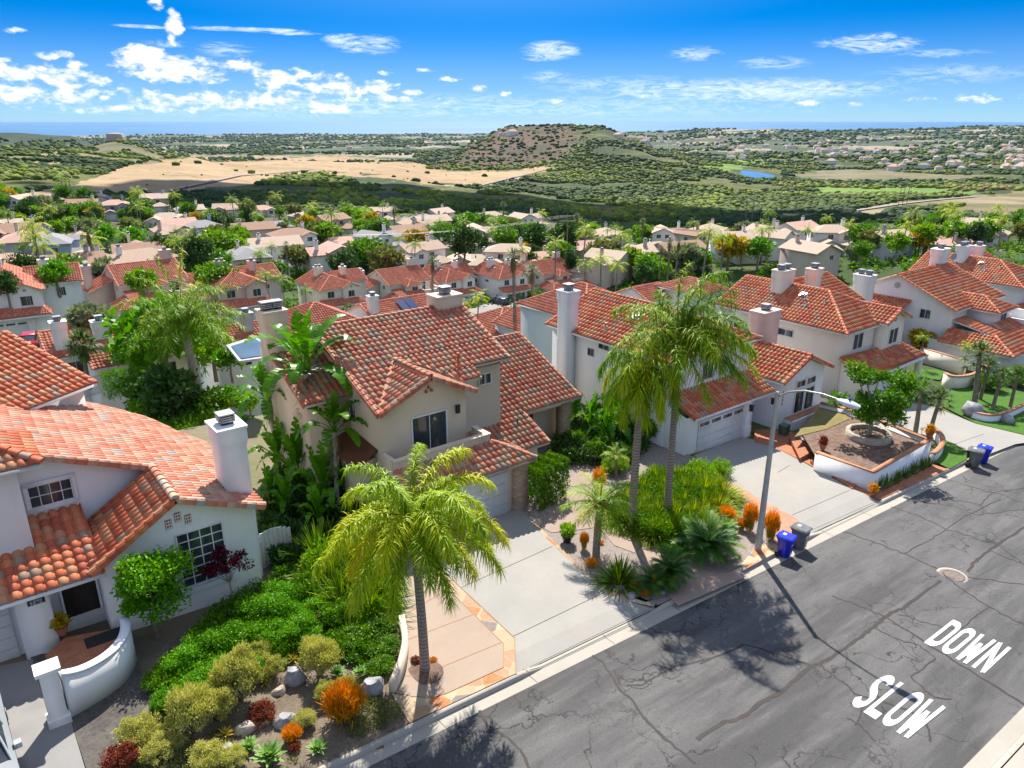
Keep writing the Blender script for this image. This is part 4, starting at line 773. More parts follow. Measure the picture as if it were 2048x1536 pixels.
# lighter models for the middle and far distance
for i, (lf, hh, cr, fl) in enumerate([('leaf_mid', 6, 2.6, .8), ('leaf_dark', 7, 3.0, .85), ('leaf_lime', 5.5, 2.4, .85), ('leaf_bright', 6, 2.7, .75), ('leaf_olive', 5, 2.5, .7), ('leaf_silver', 5, 2.4, .75), ('leaf_gold', 4.5, 2.0, .75)]):
    Kind('far_tree%d' % i, 'leafy_tree', (lambda lf=lf, hh=hh, cr=cr, fl=fl, i=i: tree_parts(hh, cr, 1500, 34, .55, .34, 20 + i, leaf=lf, flat=fl, nb=5, spread=.36, tr=.18)), 'tree')
Kind('far_cypress', 'upright_tree', lambda: tree_parts(9, 1.6, 1300, 30, .5, .3, 31, leaf='leaf_dark', flat=2.4, nb=3, trunk_h=2.5), 'tree')
Kind('far_queen', 'queen_palm', lambda: palm_parts(7.5, (.5, .2), 15, 2.6, .7, .11, 41, nl=14, r0=.17, r1=.13, leaf='leaf_palm_gold', e0=(-30, 75), droop=.9), 'palm tree'); Kind('far_queen2', 'queen_palm', lambda: palm_parts(9, (-.4, .4), 17, 2.5, .7, .12, 43, nl=12, leaf='leaf_palm', droop=.9), 'palm tree')
Kind('far_fan', 'fan_palm', lambda: fan_parts(10, (.3, .1), 22, 44, Lp=1.0, Rf=.8, nb=9, skirt_len=1.6, r0=.26, r1=.18), 'palm tree')
# ------------------------------------------------------------------ sky
wd = bpy.data.worlds.new('World'); scene.world = wd; wd.use_nodes = True; t = NT(wd.node_tree); bg = t.n['Background']
tc = t.add('ShaderNodeTexCoord').outputs['Generated']; sx = t.add('ShaderNodeSeparateXYZ'); t.l.new(tc, sx.inputs[0])
el_ = t.math('ARCSINE', sx.outputs[2]); az_ = t.math('ARCTAN2', sx.outputs[1], sx.outputs[0])   # azimuth from +X, counter-clockwise
u_ = t.math('SUBTRACT', AXD, az_)                                                             # to the right of the heading
cb = t.add('ShaderNodeCombineXYZ'); t.l.new(sx.outputs[0], cb.inputs[0]); t.l.new(sx.outputs[1], cb.inputs[1]); t.l.new(t.math('ADD', t.math('MULTIPLY', t.math('MAXIMUM', sx.outputs[2], 0.0), 5.0), 0.03), cb.inputs[2])
nv = t.add('ShaderNodeVectorMath', operation='NORMALIZE'); t.l.new(cb.outputs[0], nv.inputs[0])
sk = t.add('ShaderNodeTexSky', sky_type='NISHITA'); sk.sun_disc = False; sk.sun_elevation = sun_el; sk.sun_rotation = sun_az; sk.air_density = 1.0; sk.dust_density = 0.3; sk.ozone_density = 4.0; sk.altitude = 200
t.l.new(nv.outputs[0], sk.inputs[0])
hs = t.add('ShaderNodeHueSaturation'); hs.inputs['Value'].default_value = .8; hs.inputs['Saturation'].default_value = 1.6; hs.inputs['Hue'].default_value = 0.485; t.l.new(sk.outputs[0], hs.inputs['Color'])
skyc = t.mix(1.0, hs.outputs[0], rgba((.62, 1.10, 1.42)), 'MULTIPLY')
def cvec(su, sv, off=0.0):
    c = t.add('ShaderNodeCombineXYZ'); t.l.new(t.math('MULTIPLY', u_, su), c.inputs[0]); t.l.new(t.math('MULTIPLY', el_, sv), c.inputs[1]); c.inputs[2].default_value = off; return c.outputs[0]
def blobs(lst, soft=1.0):
    out = None
    for (px, py, rx, ry, st) in lst:
        ua = math.atan((px - 1024) / 1591); ea = math.atan((236 - py) / 1591 * math.cos(ua))
        a = t.math('DIVIDE', t.math('SUBTRACT', u_, ua), rx / 1591); b_ = t.math('DIVIDE', t.math('SUBTRACT', el_, ea), ry / 1591)
        d2 = t.math('ADD', t.math('MULTIPLY', a, a), t.math('MULTIPLY', b_, b_)); v_ = t.math('MULTIPLY', t.math('SUBTRACT', 1.0, d2), st)
        out = v_ if out is None else t.math('MAXIMUM', out, v_)
    return t.math('MAXIMUM', out, 0.0)
cum = blobs([(40, 150, 90, 30, 1), (150, 165, 110, 30, .9), (300, 130, 60, 38, 1.1), (360, 150, 130, 34, 1.1), (470, 145, 90, 22, .8), (600, 170, 130, 32, 1), (700, 180, 130, 22, .9), (120, 195, 260, 26, .85), (420, 200, 300, 26, .85), (200, 218, 300, 14, .7), (620, 216, 260, 13, .7), (760, 200, 160, 12, .6), (130, 120, 34, 12, .9), (165, 138, 34, 12, .8), (65, 80, 30, 9, .8), (347, 28, 22, 20, 1.2), (372, 62, 22, 36, 1.2), (366, 92, 12, 18, 1.0), (965, 182, 40, 9, .9), (900, 163, 28, 7, .7), (1010, 190, 22, 8, .8), (1290, 196, 34, 9, .8), (1620, 208, 40, 8, .9), (1820, 202, 44, 8, .9), (1940, 200, 60, 13, .9), (2040, 190, 30, 12, .8), (1170, 212, 30, 8, .7), (780, 152, 30, 7, .7), (830, 188, 40, 10, .8), (1110, 205, 26, 7, .6), (1480, 215, 26, 6, .6), (1710, 210, 26, 6, .6), (850, 148, 34, 6, .6)])
n1 = t.noise(cvec(1, 1.9, 3.1), 26, 7, 0.62, 0.3); n2 = t.noise(cvec(1, 1.9, 8.7), 60, 6, 0.6)
cm = t.math('ADD', t.math('MULTIPLY', cum, 0.8), t.math('ADD', t.math('MULTIPLY', t.math('SUBTRACT', n1, 0.5), 2.6), t.math('MULTIPLY', t.math('SUBTRACT', n2, 0.48), 1.5)))
cmask = t.math('MULTIPLY', t.maprange(cm, 0.36, 0.92, 0, 1, True), t.maprange(cum, 0.0, 0.15))
wsp = blobs([(700, 92, 50, 12, .8), (745, 102, 80, 20, .9), (1100, 112, 66, 20, .9), (1080, 125, 40, 10, .7), (1680, 98, 70, 12, .7), (1735, 100, 80, 20, .8), (1850, 118, 90, 9, .5), (1470, 185, 330, 26, .8), (1380, 118, 60, 16, .6), (1530, 135, 80, 14, .5), (1880, 155, 150, 20, .4), (470, 110, 60, 16, .5), (1240, 175, 200, 22, .45), (900, 215, 900, 28, .45), (510, 75, 130, 5, 1.0), (600, 82, 60, 4, .9), (320, 70, 60, 4, .8), (345, 100, 50, 8, .5), (1100, 160, 60, 16, .5)])
w1 = t.noise(cvec(1, 4.5, 1.3), 26, 8, 0.72, 1.8)
wmask = t.math('MULTIPLY', t.math('MULTIPLY', t.maprange(t.math('ADD', w1, t.math('MULTIPLY', wsp, .20)), 0.50, 0.78), t.maprange(wsp, 0, .55), clamp=True), 0.85)
hz = t.maprange(el_, 0.0, 0.115, 0.74, 0.0, True)
shade = t.maprange(t.math('ADD', t.math('MULTIPLY', t.noise(cvec(1, 2.4, 5.0), 46, 6, .65), 1.3), t.math('MULTIPLY', cm, 0.25)), 0.60, 1.0)
skyc = t.mix(hz, skyc, rgba((3.2, 4.9, 6.6)))
ccol = t.mix(shade, rgba((5.4, 6.4, 7.6)), rgba((10.2, 10.3, 10.4)))
skyc = t.mix(wmask, skyc, rgba((7.6, 8.6, 9.6))); skyc = t.mix(cmask, skyc, ccol)
hi_ = t.math('MULTIPLY', t.maprange(t.noise(tc, 3.0, 5, .6), .38, .6), t.maprange(el_, .17, .34)); skyc = t.mix(t.math('MULTIPLY', hi_, .40), skyc, rgba((15.5, 15.5, 15.5)))  # white cloud cover overhead, out of view, added to lift the shadows
t.l.new(skyc, bg.inputs['Color']); bg.inputs['Strength'].default_value = 0.076

# ------------------------------------------------------------------ terrain
def vnoise(x, y, seed=0):
    xi, yi = np.floor(x).astype(int), np.floor(y).astype(int); fx, fy = x - xi, y - yi; fx, fy = fx * fx * (3 - 2 * fx), fy * fy * (3 - 2 * fy)
    def h(a, b_): n = (a * 374761393 + b_ * 668265263 + seed * 974711) & 0x7fffffff; n = ((n ^ (n >> 13)) * 1274126177) & 0x7fffffff; return ((n ^ (n >> 16)) & 0xffff) / 65535.0
    return (h(xi, yi) * (1 - fx) + h(xi + 1, yi) * fx) * (1 - fy) + (h(xi, yi + 1) * (1 - fx) + h(xi + 1, yi + 1) * fx) * fy
def fbm(x, y, o=4, seed=0): return sum(vnoise(x * 2 ** k, y * 2 ** k, seed + k) * .5 ** k for k in range(o)) / (2 - .5 ** (o - 1))
Z = lambda v: ('z', v)
NEARC = [(20, Z(-2)), (48, Z(-4)), (64, Z(-12)), (85, Z(-15.5)), (118, Z(-18.5))]
FARC = [(3000, Z(-90)), (6000, Z(-120)), (8300, Z(-134)), (9600, Z(-142)), (19500, Z(-150))]
COLS = [
 (0, [(20, Z(-1)), (45, Z(-3)), (62, Z(-8)), (95, Z(-13)), (112, Z(-15.5)), (170, 565), (230, 500), (300, 450), (380, 402), (430, 388), (650, 330), (900, 291), (1100, Z(-30)), (1800, Z(-60)), (2500, 262), (3200, Z(-80))] + FARC[1:]),
 (130, [(20, Z(-1)), (45, Z(-3)), (62, Z(-9)), (95, Z(-13)), (112, Z(-15.5)), (170, 560), (230, 500), (300, 452), (380, 405), (430, 390), (620, 338), (900, 303), (1050, Z(-25)), (1250, 292), (1500, Z(-60)), (2500, 268), (3200, Z(-85))] + FARC[1:]),
 (230, [(20, Z(-1)), (45, Z(-3)), (62, Z(-10)), (100, Z(-14)), (124, Z(-16.5)), (165, 560), (230, 500), (300, 455), (380, 410), (430, 392), (600, 345), (850, 313), (1000, Z(-30)), (1250, 278), (1450, 284), (1700, Z(-80))] + FARC),
 (330, [(20, Z(-1)), (46, Z(-3)), (62, Z(-10)), (110, Z(-16)), (130, Z(-18)), (170, 550), (230, 502), (300, 455), (370, 418), (430, 396), (600, 348), (850, 318), (1000, Z(-45)), (1250, 303), (1500, Z(-70))] + FARC),
 (512, NEARC + [(130, Z(-18.5)), (150, Z(-19.5)), (200, 530), (300, 458), (370, 428), (450, 397), (600, 360), (900, 318), (1100, Z(-60))] + FARC),
 (768, NEARC + [(142, Z(-20.5)), (166, Z(-22.5)), (200, 527), (300, 462), (370, 432), (450, 407), (560, 375), (700, 350), (950, 320), (1150, Z(-65))] + FARC),
 (890, NEARC + [(142, Z(-20.5)), (166, Z(-22.5)), (200, 524), (300, 462), (350, 442), (450, 410), (600, 374), (800, 352), (1050, 333), (1300, 326), (1500, Z(-68))] + FARC),
 (945, NEARC + [(142, Z(-20.5)), (166, Z(-22.5)), (200, 523), (300, 463), (345, 446), (440, 416), (580, 382), (800, 354), (1050, 331), (1250, 300), (1480, 285), (1620, 283), (1850, Z(-68))] + FARC),
 (1024, NEARC + [(142, Z(-20.5)), (166, Z(-22.5)), (200, 522), (300, 464), (340, 450), (430, 422), (560, 390), (800, 356), (1050, 336), (1250, 300), (1500, 256), (1700, 253), (2000, Z(-60))] + FARC),
 (1120, NEARC + [(142, Z(-20.5)), (166, Z(-22.5)), (200, 522), (300, 470), (340, 455), (450, 425), (600, 392), (850, 358), (1050, 334), (1250, 295), (1480, 253), (1750, 249), (2100, Z(-60))] + FARC),
 (1200, NEARC + [(142, Z(-20.5)), (166, Z(-22.5)), (200, 524), (300, 475), (360, 458), (450, 430), (600, 395), (850, 360), (1050, 330), (1250, 290), (1450, 257), (1650, 252), (2000, Z(-60))] + FARC),
 (1270, NEARC + [(142, Z(-20.5)), (166, Z(-22.5)), (200, 526), (300, 478), (360, 460), (450, 432), (600, 397), (850, 360), (1050, 328), (1250, 294), (1480, 276), (1620, 276), (1900, Z(-68)), (3000, Z(-85)), (4500, 263), (6000, Z(-105)), (8800, Z(-131)), (9600, Z(-140)), (19500, Z(-150))]),
 (1335, NEARC + [(142, Z(-20.5)), (166, Z(-22.5)), (200, 525), (300, 482), (360, 461), (450, 433), (600, 398), (850, 362), (1050, 334), (1250, 312), (1480, 304), (1650, Z(-62)), (3000, Z(-85)), (4500, 262), (6000, Z(-105)), (8800, Z(-134)), (9600, Z(-142)), (19500, Z(-150))]),
 (1420, NEARC + [(142, Z(-20.5)), (166, Z(-22.5)), (200, 524), (300, 484), (360, 462), (450, 434), (600, 400), (850, 366), (1050, 343), (1250, 330), (1700, Z(-66)), (3000, Z(-74)), (4500, 259), (6000, Z(-100)), (8800, Z(-131)), (9600, Z(-140)), (19500, Z(-150))]),
 (1536, NEARC + [(142, Z(-20.5)), (166, Z(-22.5)), (200, 522), (300, 480), (360, 460), (450, 434), (600, 404), (850, 374), (1030, 361), (1090, Z(-60)), (1300, Z(-60)), (2000, Z(-66)), (3000, Z(-72)), (4500, 257), (6000, Z(-100)), (8800, Z(-131)), (9600, Z(-140)), (19500, Z(-150))]),
 (1792, NEARC + [(142, Z(-20.5)), (166, Z(-22.5)), (200, 518), (290, 480), (360, 456), (450, 430), (650, 398), (1000, 367), (1500, 334), (2500, 300), (4000, 275), (6000, 258), (7500, Z(-120)), (8800, Z(-131)), (9600, Z(-140)), (19500, Z(-150))]),
 (2048, NEARC + [(142, Z(-20.5)), (166, Z(-22.5)), (200, 520), (260, 493), (330, 458), (400, 440), (600, 412), (1000, 370), (1500, 340), (2500, 300), (4000, 272), (6500, 251), (8000, Z(-120)), (8800, Z(-131)), (9600, Z(-140)), (19500, Z(-150))])]
LD = np.linspace(math.log(20), math.log(19500), 500); CAZ = []; CZ = []
for px, lst in COLS:
    ds, zs = [], []
    for d, y in lst: ds.append(math.log(d)); zs.append(y[1] if isinstance(y, tuple) else atd(px, y, d).z)
    CAZ.append(math.atan((px - 1024) / 1591)); CZ.append(np.interp(LD, ds, zs))
CAZ = np.array(CAZ); CZ = np.array(CZ)
ker = np.hanning(19); ker /= ker.sum(); CZs = np.array([np.convolve(np.pad(c, 9, mode='edge'), ker, 'valid') for c in CZ])
def Tz(x, y):
    x, y = np.asarray(x, float), np.asarray(y, float); d = np.hypot(x, y); a = AXD - np.arctan2(y, x); a = (a + np.pi) % (2 * np.pi) - np.pi; a = np.clip(a, CAZ[0], CAZ[-1])
    fd = np.clip((np.log(np.maximum(d, 20)) - LD[0]) / (LD[1] - LD[0]), 0, len(LD) - 1.001); i = fd.astype(int); fr = fd - i
    j = np.clip(np.searchsorted(CAZ, a) - 1, 0, len(CAZ) - 2); fa = (a - CAZ[j]) / (CAZ[j + 1] - CAZ[j]); fa = fa * fa * (3 - 2 * fa)
    z = (CZs[j, i] * (1 - fr) + CZs[j, i + 1] * fr) * (1 - fa) + (CZs[j + 1, i] * (1 - fr) + CZs[j + 1, i + 1] * fr) * fa
    amp = np.clip((d - 420) / 500, 0, 1) * np.clip((8800 - d) / 2000, 0, 1) * np.minimum(d * .007, 26); z = z + amp * (fbm(x / 160 + 50, y / 160 + 50, 4, 3) - .5)
    w = np.clip((y - 43) / 13, 0, 1); w = w * w * (3 - 2 * w); near = SL * x - .06; near = near - np.where(y < 16.2, .35, 0)
    w = np.where((d > 200) & (y < 56), np.clip((d - 200) / 60, 0, 1), w); return near * (1 - w) + z * w
def tz(x, y): return float(Tz(x, y))
def TG(px, py, dmin=45.0):
    """point of the terrain seen at a pixel of the photograph"""
    r = ray(px, py); rh = math.hypot(r.x, r.y); ds = np.exp(np.linspace(math.log(dmin), math.log(18000), 700)); X, Y, Zr = r.x / rh * ds, r.y / rh * ds, CAMH + r.z / rh * ds; below = np.nonzero(Zr < Tz(X, Y))[0]
    if not len(below): d = 9000
    else:
        i = max(1, below[0]); a, b_ = ds[i - 1], ds[i]
        for _ in range(14):
            m_ = (a + b_) / 2
            if CAMH + r.z / rh * m_ < tz(r.x / rh * m_, r.y / rh * m_): b_ = m_
            else: a = m_
        d = b_
    x, y = r.x / rh * d, r.y / rh * d; return Vector((x, y, tz(x, y)))
def inpoly(px, py, P):
    c = np.zeros(np.shape(px), bool); n = len(P)
    for i in range(n):
        (x1, y1), (x2, y2) = P[i], P[(i + 1) % n]; k = ((y1 > py) != (y2 > py)); c ^= k & (px < (x2 - x1) * (py - y1) / ((y2 - y1) if y2 != y1 else 1e-9) + x1)
    return c
def pixv(x, y, z):
    xr = x * RX + y * RY; f = x * FX + y * FY; zc = np.maximum(f * math.cos(PITCH) - (z - CAMH) * math.sin(PITCH), .01); yc = f * math.sin(PITCH) + (z - CAMH) * math.cos(PITCH); return 1024 + F_PX * xr / zc, 768 - F_PX * yc / zc
DRY = [(-40, 402), (60, 385), (170, 362), (260, 330), (390, 312), (560, 312), (720, 312), (830, 325), (900, 341), (1000, 341), (1110, 333), (1085, 345), (975, 374), (900, 372), (760, 352), (640, 346), (560, 352), (500, 372), (330, 386), (220, 388), (60, 402)]
LEFTSCRUB = [(-80, 285), (60, 285), (330, 305), (300, 330), (140, 345), (-80, 362)]
KNOLL = [(120, 300), (180, 270), (290, 270), (400, 312), (330, 314)]
MESA = [(850, 340), (930, 290), (1000, 245), (1130, 245), (1165, 275), (1110, 318), (1000, 338)]
LIME = [(1640, 372), (1760, 362), (1900, 372), (1960, 386), (1900, 392), (1700, 388), (1600, 376)]
LIME2 = [(1400, 330), (1480, 315), (1560, 318), (1500, 335), (1420, 345)]
TANR = [(1580, 350), (1700, 338), (1900, 350), (1990, 352), (1900, 362), (1640, 362)]
TANR2 = [(1990, 392), (2080, 372), (2080, 430), (1900, 420)]
TRACK = [(1700, 424), (1800, 402), (1950, 392), (2070, 396), (2070, 404), (1900, 412), (1780, 420), (1745, 440)]
BARE = [(1210, 392), (1260, 397), (1262, 402), (1215, 400)]
naz1 = np.radians(np.linspace(-38, 38, 760)); naz = np.concatenate([np.radians(np.linspace(-180, -40, 36)), naz1, np.radians(np.linspace(40, 180, 36))]); rr_ = np.concatenate([np.linspace(2, 44, 30), np.exp(np.linspace(math.log(46), math.log(9700), 620))])
A_, D_ = np.meshgrid(naz, rr_, indexing='ij'); th = AXD - A_; X_, Y_ = D_ * np.cos(th), D_ * np.sin(th); Z_ = Tz(X_, Y_)
PX_, PY_ = pixv(X_, Y_, Z_); nA, nD = A_.shape
n_a = fbm(X_ / 40, Y_ / 40, 5, 9); n_b = fbm(X_ / 9, Y_ / 9, 4, 5); n_c = fbm(X_ / 400, Y_ / 400, 5, 21)
C = np.zeros((nA, nD, 3))
def lerp(c1, c2, f): return np.array(c1) * (1 - f[..., None]) + np.array(c2) * f[..., None]
s_ = np.clip((n_a - .35) / .3, 0, 1); C[:] = lerp((.022, .045, .005), (.095, .105, .016), s_); C = np.where(n_b[..., None] > .62, C * .55, C)
urban = (D_ < 395); C[urban] = lerp((.035, .07, .01), (.11, .10, .05), np.clip((n_a - .4) / .2, 0, 1))[urban]
far = D_ > 1900; cf = lerp((.06, .085, .04), (.30, .25, .18), np.clip((n_c - .48) / .12, 0, 1)); cf = np.where((fbm(X_ / 120, Y_ / 120, 4, 33) > .55)[..., None], (.045, .07, .03), cf); C[far] = cf[far]
def zone(P, c1, c2, f, edge=True, dmin=380, dmax=2600):
    jx = (fbm(X_ / 30, Y_ / 30, 4, 77) - .5) * 60; jy = (fbm(X_ / 30, Y_ / 30, 4, 99) - .5) * 16; k = inpoly(PX_ + jx, PY_ + jy, P) & (D_ > dmin) & (D_ < dmax); C[k] = lerp(c1, c2, f)[k]; return k
zone(LEFTSCRUB, (.14, .13, .045), (.24, .19, .075), s_); kd = zone(DRY, (.30, .205, .105), (.37, .26, .145), np.clip((n_a - .3) / .4, 0, 1)); C[kd & (n_b > .70)] *= .72
zone(KNOLL, (.07, .085, .035), (.15, .13, .07), s_, dmin=950); zone([(-120, 248), (215, 260), (330, 285), (200, 292), (-120, 292)], (.010, .030, .014), (.03, .055, .02), s_, dmin=1500, dmax=4200); zone(MESA, (.050, .042, .018), (.105, .060, .036), s_, dmin=950)
zone(LIME, (.10, .19, .02), (.16, .25, .03), s_); zone(LIME2, (.10, .19, .02), (.16, .25, .03), s_); zone(TANR, (.13, .12, .055), (.20, .165, .09), s_); zone(TANR2, (.20, .15, .07), (.12, .11, .04), s_); zone(TRACK, (.26, .21, .13), (.14, .12, .06), s_); zone(BARE, (.5, .42, .34), (.45, .36, .28), s_)
near_ = D_ < 60; C[near_] = lerp((.20, .16, .11), (.12, .14, .05), np.clip((n_b - .4) / .2, 0, 1))[near_]
mb = MB(); idx = np.arange(nA * nD).reshape(nA, nD); mb.addf(np.stack([X_, Y_, Z_], -1).reshape(-1, 3), np.stack([idx[:-1, :-1], idx[1:, :-1], idx[1:, 1:], idx[:-1, 1:]], -1).reshape(-1, 4))
m, t, b = newmat('ground'); v = t.pos(); col = t.attr('gcol', 'Color'); f1 = t.noise(v, .5, 6, .7); f2 = t.noise(v, .06, 6, .7); f3 = t.noise(v, .012, 6, .75)
col = t.mix(t.maprange(f1, .5, .75, 0, .45), col, t.mix(1.0, col, rgba((.45, .5, .4)), 'MULTIPLY')); col = t.mix(t.maprange(f2, .5, .7, 0, .45), col, t.mix(1.0, col, rgba((.5, .6, .45)), 'MULTIPLY')); col = t.mix(t.maprange(f3, .5, .65, 0, .3), col, t.mix(1.0, col, rgba((1.5, 1.35, 1.2)), 'MULTIPLY'))
setc(t, b, col, .95, t.bump(f2, .5, 2.0)); MAT['ground'] = m
gr = mb.build('ground', 'ground', smooth=True); ca = gr.data.attributes.new('gcol', 'FLOAT_COLOR', 'POINT'); ca.data.foreach_set('color', np.concatenate([C, np.ones((nA, nD, 1))], -1).ravel()); tag(gr, kind='structure')
# sea and pond
m, t, b = newmat('sea'); v = t.pos(); col = t.mix(t.maprange(t.noise(t.scalev(v, (.0004, .0004, 0)), 1, 5, .6), .35, .65), rgba((.002, .10, .24)), rgba((.006, .15, .32))); setc(t, b, col, .45, t.bump(t.noise(v, .02, 4), .3, 1.0)); b.inputs['Specular IOR Level'].default_value = .25; MAT['sea'] = m
mb = MB(); aa = np.linspace(0, 2 * math.pi, 97)[:-1]; ri = [7600, 9000, 14000, 36000]; vs_ = [(r_ * math.cos(a), r_ * math.sin(a), -133.0) for r_ in ri for a in aa]; n = 96; mb.addf(vs_, [(i * n + k, i * n + (k + 1) % n, (i + 1) * n + (k + 1) % n, (i + 1) * n + k) for i in range(3) for k in range(n)]); tag(mb.build('sea', 'sea'), kind='structure')
def drape(mb, P, up=.25, mat=0, sub=6):
    """polygon given in pixels laid over the terrain as a strip between its two long sides (first half / second half reversed)"""
    n = len(P) // 2; A, B = P[:n], P[n:][::-1]; rows = []
    for L_ in (A, B):
        r_ = []
        for i in range(n - 1):
            for k in range(sub): f = k / sub; r_.append(TG(L_[i][0] * (1 - f) + L_[i + 1][0] * f, L_[i][1] * (1 - f) + L_[i + 1][1] * f))
        r_.append(TG(*L_[-1])); rows.append(r_)
    m_ = len(rows[0]); R5 = [[(a.x * (1 - q) + b_.x * q, a.y * (1 - q) + b_.y * q) for a, b_ in zip(*rows)] for q in (0, .25, .5, .75, 1)]; vs = [(x, y, tz(x, y) + up) for r_ in R5 for x, y in r_]
    mb.addf(vs, [(j * m_ + i, j * m_ + i + 1, (j + 1) * m_ + i + 1, (j + 1) * m_ + i) for j in range(4) for i in range(m_ - 1)], mat)
mb = MB(); pn = [(1462, 340), (1490, 341), (1520, 345), (1548, 350), (1552, 356), (1530, 358), (1500, 354), (1475, 349)]; mb.poly([tuple(atz(x, y, -57.5)) for x, y in pn]); tag(mb.build('pond', 'water_blue'), kind='structure')
mb = MB(); mb.poly([tuple(atz(x, y, -72)) for x, y in [(640, 279), (720, 276), (850, 277), (860, 280), (760, 283), (660, 282)]]); 
# scrub: low bushes over the hills, uncountable
ph = (1 + 5 ** .5) / 2; ICO = unit(np.array([(-1, ph, 0), (1, ph, 0), (-1, -ph, 0), (1, -ph, 0), (0, -1, ph), (0, 1, ph), (0, -1, -ph), (0, 1, -ph), (ph, 0, -1), (ph, 0, 1), (-ph, 0, -1), (-ph, 0, 1)], float))
ICF = np.array([(0, 11, 5), (0, 5, 1), (0, 1, 7), (0, 7, 10), (0, 10, 11), (1, 5, 9), (5, 11, 4), (11, 10, 2), (10, 7, 6), (7, 1, 8), (3, 9, 4), (3, 4, 2), (3, 2, 6), (3, 6, 8), (3, 8, 9), (4, 9, 5), (2, 4, 11), (6, 2, 10), (8, 6, 7), (9, 8, 1)])
def lumps(mb, x, y, z, s, tint, rs, fz=.75):
    N = len(x); V = ICO[None] * (s[:, None, None] * (1 + .45 * (rs.rand(N, 12, 1) - .5))) * np.array([1, 1, fz]); V = V + np.stack([x, y, z + s * .25], 1)[:, None]; F = ICF[None] + (np.arange(N) * 12)[:, None, None]; mb.addf(V.reshape(-1, 3), F.reshape(-1, 3), 0, np.clip(np.repeat(tint, 20) + .25 * (rs.rand(N * 20) - .5), 0, 1))
rs = np.random.RandomState(5); N = 60000; a = rs.uniform(math.radians(-36), math.radians(36), N); d = np.exp(rs.uniform(math.log(385), math.log(1750), N)); x, y = d * np.cos(AXD - a), d * np.sin(AXD - a); z = Tz(x, y); px_, py_ = pixv(x, y, z)
ok = ~inpoly(px_, py_, DRY) & ~inpoly(px_, py_, TRACK) & ~inpoly(px_, py_, TANR) & ~inpoly(px_, py_, TANR2) & ~inpoly(px_, py_, [(p[0], p[1] - 2) for p in pn]) & (fbm(x / 60, y / 60, 4, 6) > .44) & ~((d > 1050) & (d < 1330) & (np.abs(px_ - 1505) < 60)); few = inpoly(px_, py_, DRY) & (rs.rand(N) < .006) | (inpoly(px_, py_, MESA) & (rs.rand(N) < .30)); ok = ok & ~(inpoly(px_, py_, MESA)) | few
x, y, z, d = x[ok], y[ok], z[ok], d[ok]; mb = MB(); lumps(mb, x, y, z, (.6 + 1.9 * rs.rand(len(x)) ** 2.2) * (1 + d / 1500), np.clip((fbm(x / 110, y / 110, 4, 12) - .28) * 1.75 * rs.uniform(.6, 1.25, len(x)), 0, 1), rs); so = mb.build('scrub', 'scrub'); tag(so, 'dense green chaparral scrub over the hills beyond the houses', 'scrub', kind='stuff')
# far wooded land and suburbs
N = 26000; a = rs.uniform(math.radians(-35), math.radians(35), N); d = np.exp(rs.uniform(math.log(1750), math.log(8600), N)); x, y = d * np.cos(AXD - a), d * np.sin(AXD - a); z = Tz(x, y); ok = (fbm(x / 300, y / 300, 4, 61) > .47) & (z > -130); x, y, z, d = x[ok], y[ok], z[ok], d[ok]
mb = MB(); lumps(mb, x, y, z, rs.uniform(3, 7, len(x)) * (.6 + d / 5000), rs.uniform(0, .6, len(x)), rs, .9); tag(mb.build('distant_wood', 'scrub'), 'dark masses of trees over the distant lowland towards the sea', 'wood', kind='stuff')
# cloud whose shadow lies over the valley (stands high above the frame)
cl_c = TG(800, 392); off = SUN * (820 / SUN.z); mb = MB(); rs2 = np.random.RandomState(3)
pts = []
for (px, py, rad) in [(150, 378, 20), (330, 398, 40), (430, 388, 50), (520, 383, 55), (620, 380, 60), (700, 385, 60), (780, 388, 60), (870, 398, 62), (950, 402, 62), (1030, 408, 58), (1110, 415, 60), (1190, 425, 55), (1270, 434, 50), (1350, 445, 45), (1430, 455, 40), (1520, 465, 35)]:
    p = TG(px, py); pts.append((p.x + off.x, p.y + off.y, p.z + off.z, rad * 1.4))
pts = np.array(pts); lumps(mb, pts[:, 0], pts[:, 1], pts[:, 2], pts[:, 3], np.full(len(pts), .5), rs2, .45); k2 = rs2.randint(0, len(pts), 90); q = pts[k2]; lumps(mb, q[:, 0] + rs2.normal(size=90) * 42, q[:, 1] + rs2.normal(size=90) * 30, q[:, 2], q[:, 3] * rs2.uniform(.2, .5, 90), np.full(90, .5), rs2, .5)
noisy('cloud', (.85, .86, .88), (.8, .81, .84), .01, 1.0); tag(mb.build('cloud', 'cloud', smooth=True), 'low white cloud high above the valley whose shadow crosses the scrub', 'cloud')
# haze
mb = MB(); mb.box(-37000, 37000, -37000, 37000, -152, 24); m = bpy.data.materials.new('haze'); m.use_nodes = True; t = NT(m.node_tree); t.n.remove(t.n['Principled BSDF']); pv = t.add('ShaderNodeVolumePrincipled'); pv.inputs['Color'].default_value = (.42, .66, 1.0, 1); pv.inputs['Density'].default_value = 1.7e-5; pv.inputs['Anisotropy'].default_value = .2; t.l.new(pv.outputs[0], t.n['Material Output'].inputs['Volume']); MAT['haze'] = m
tag(mb.build('haze', 'haze'), 'thin blue haze over the land towards the sea', 'haze', kind='stuff')
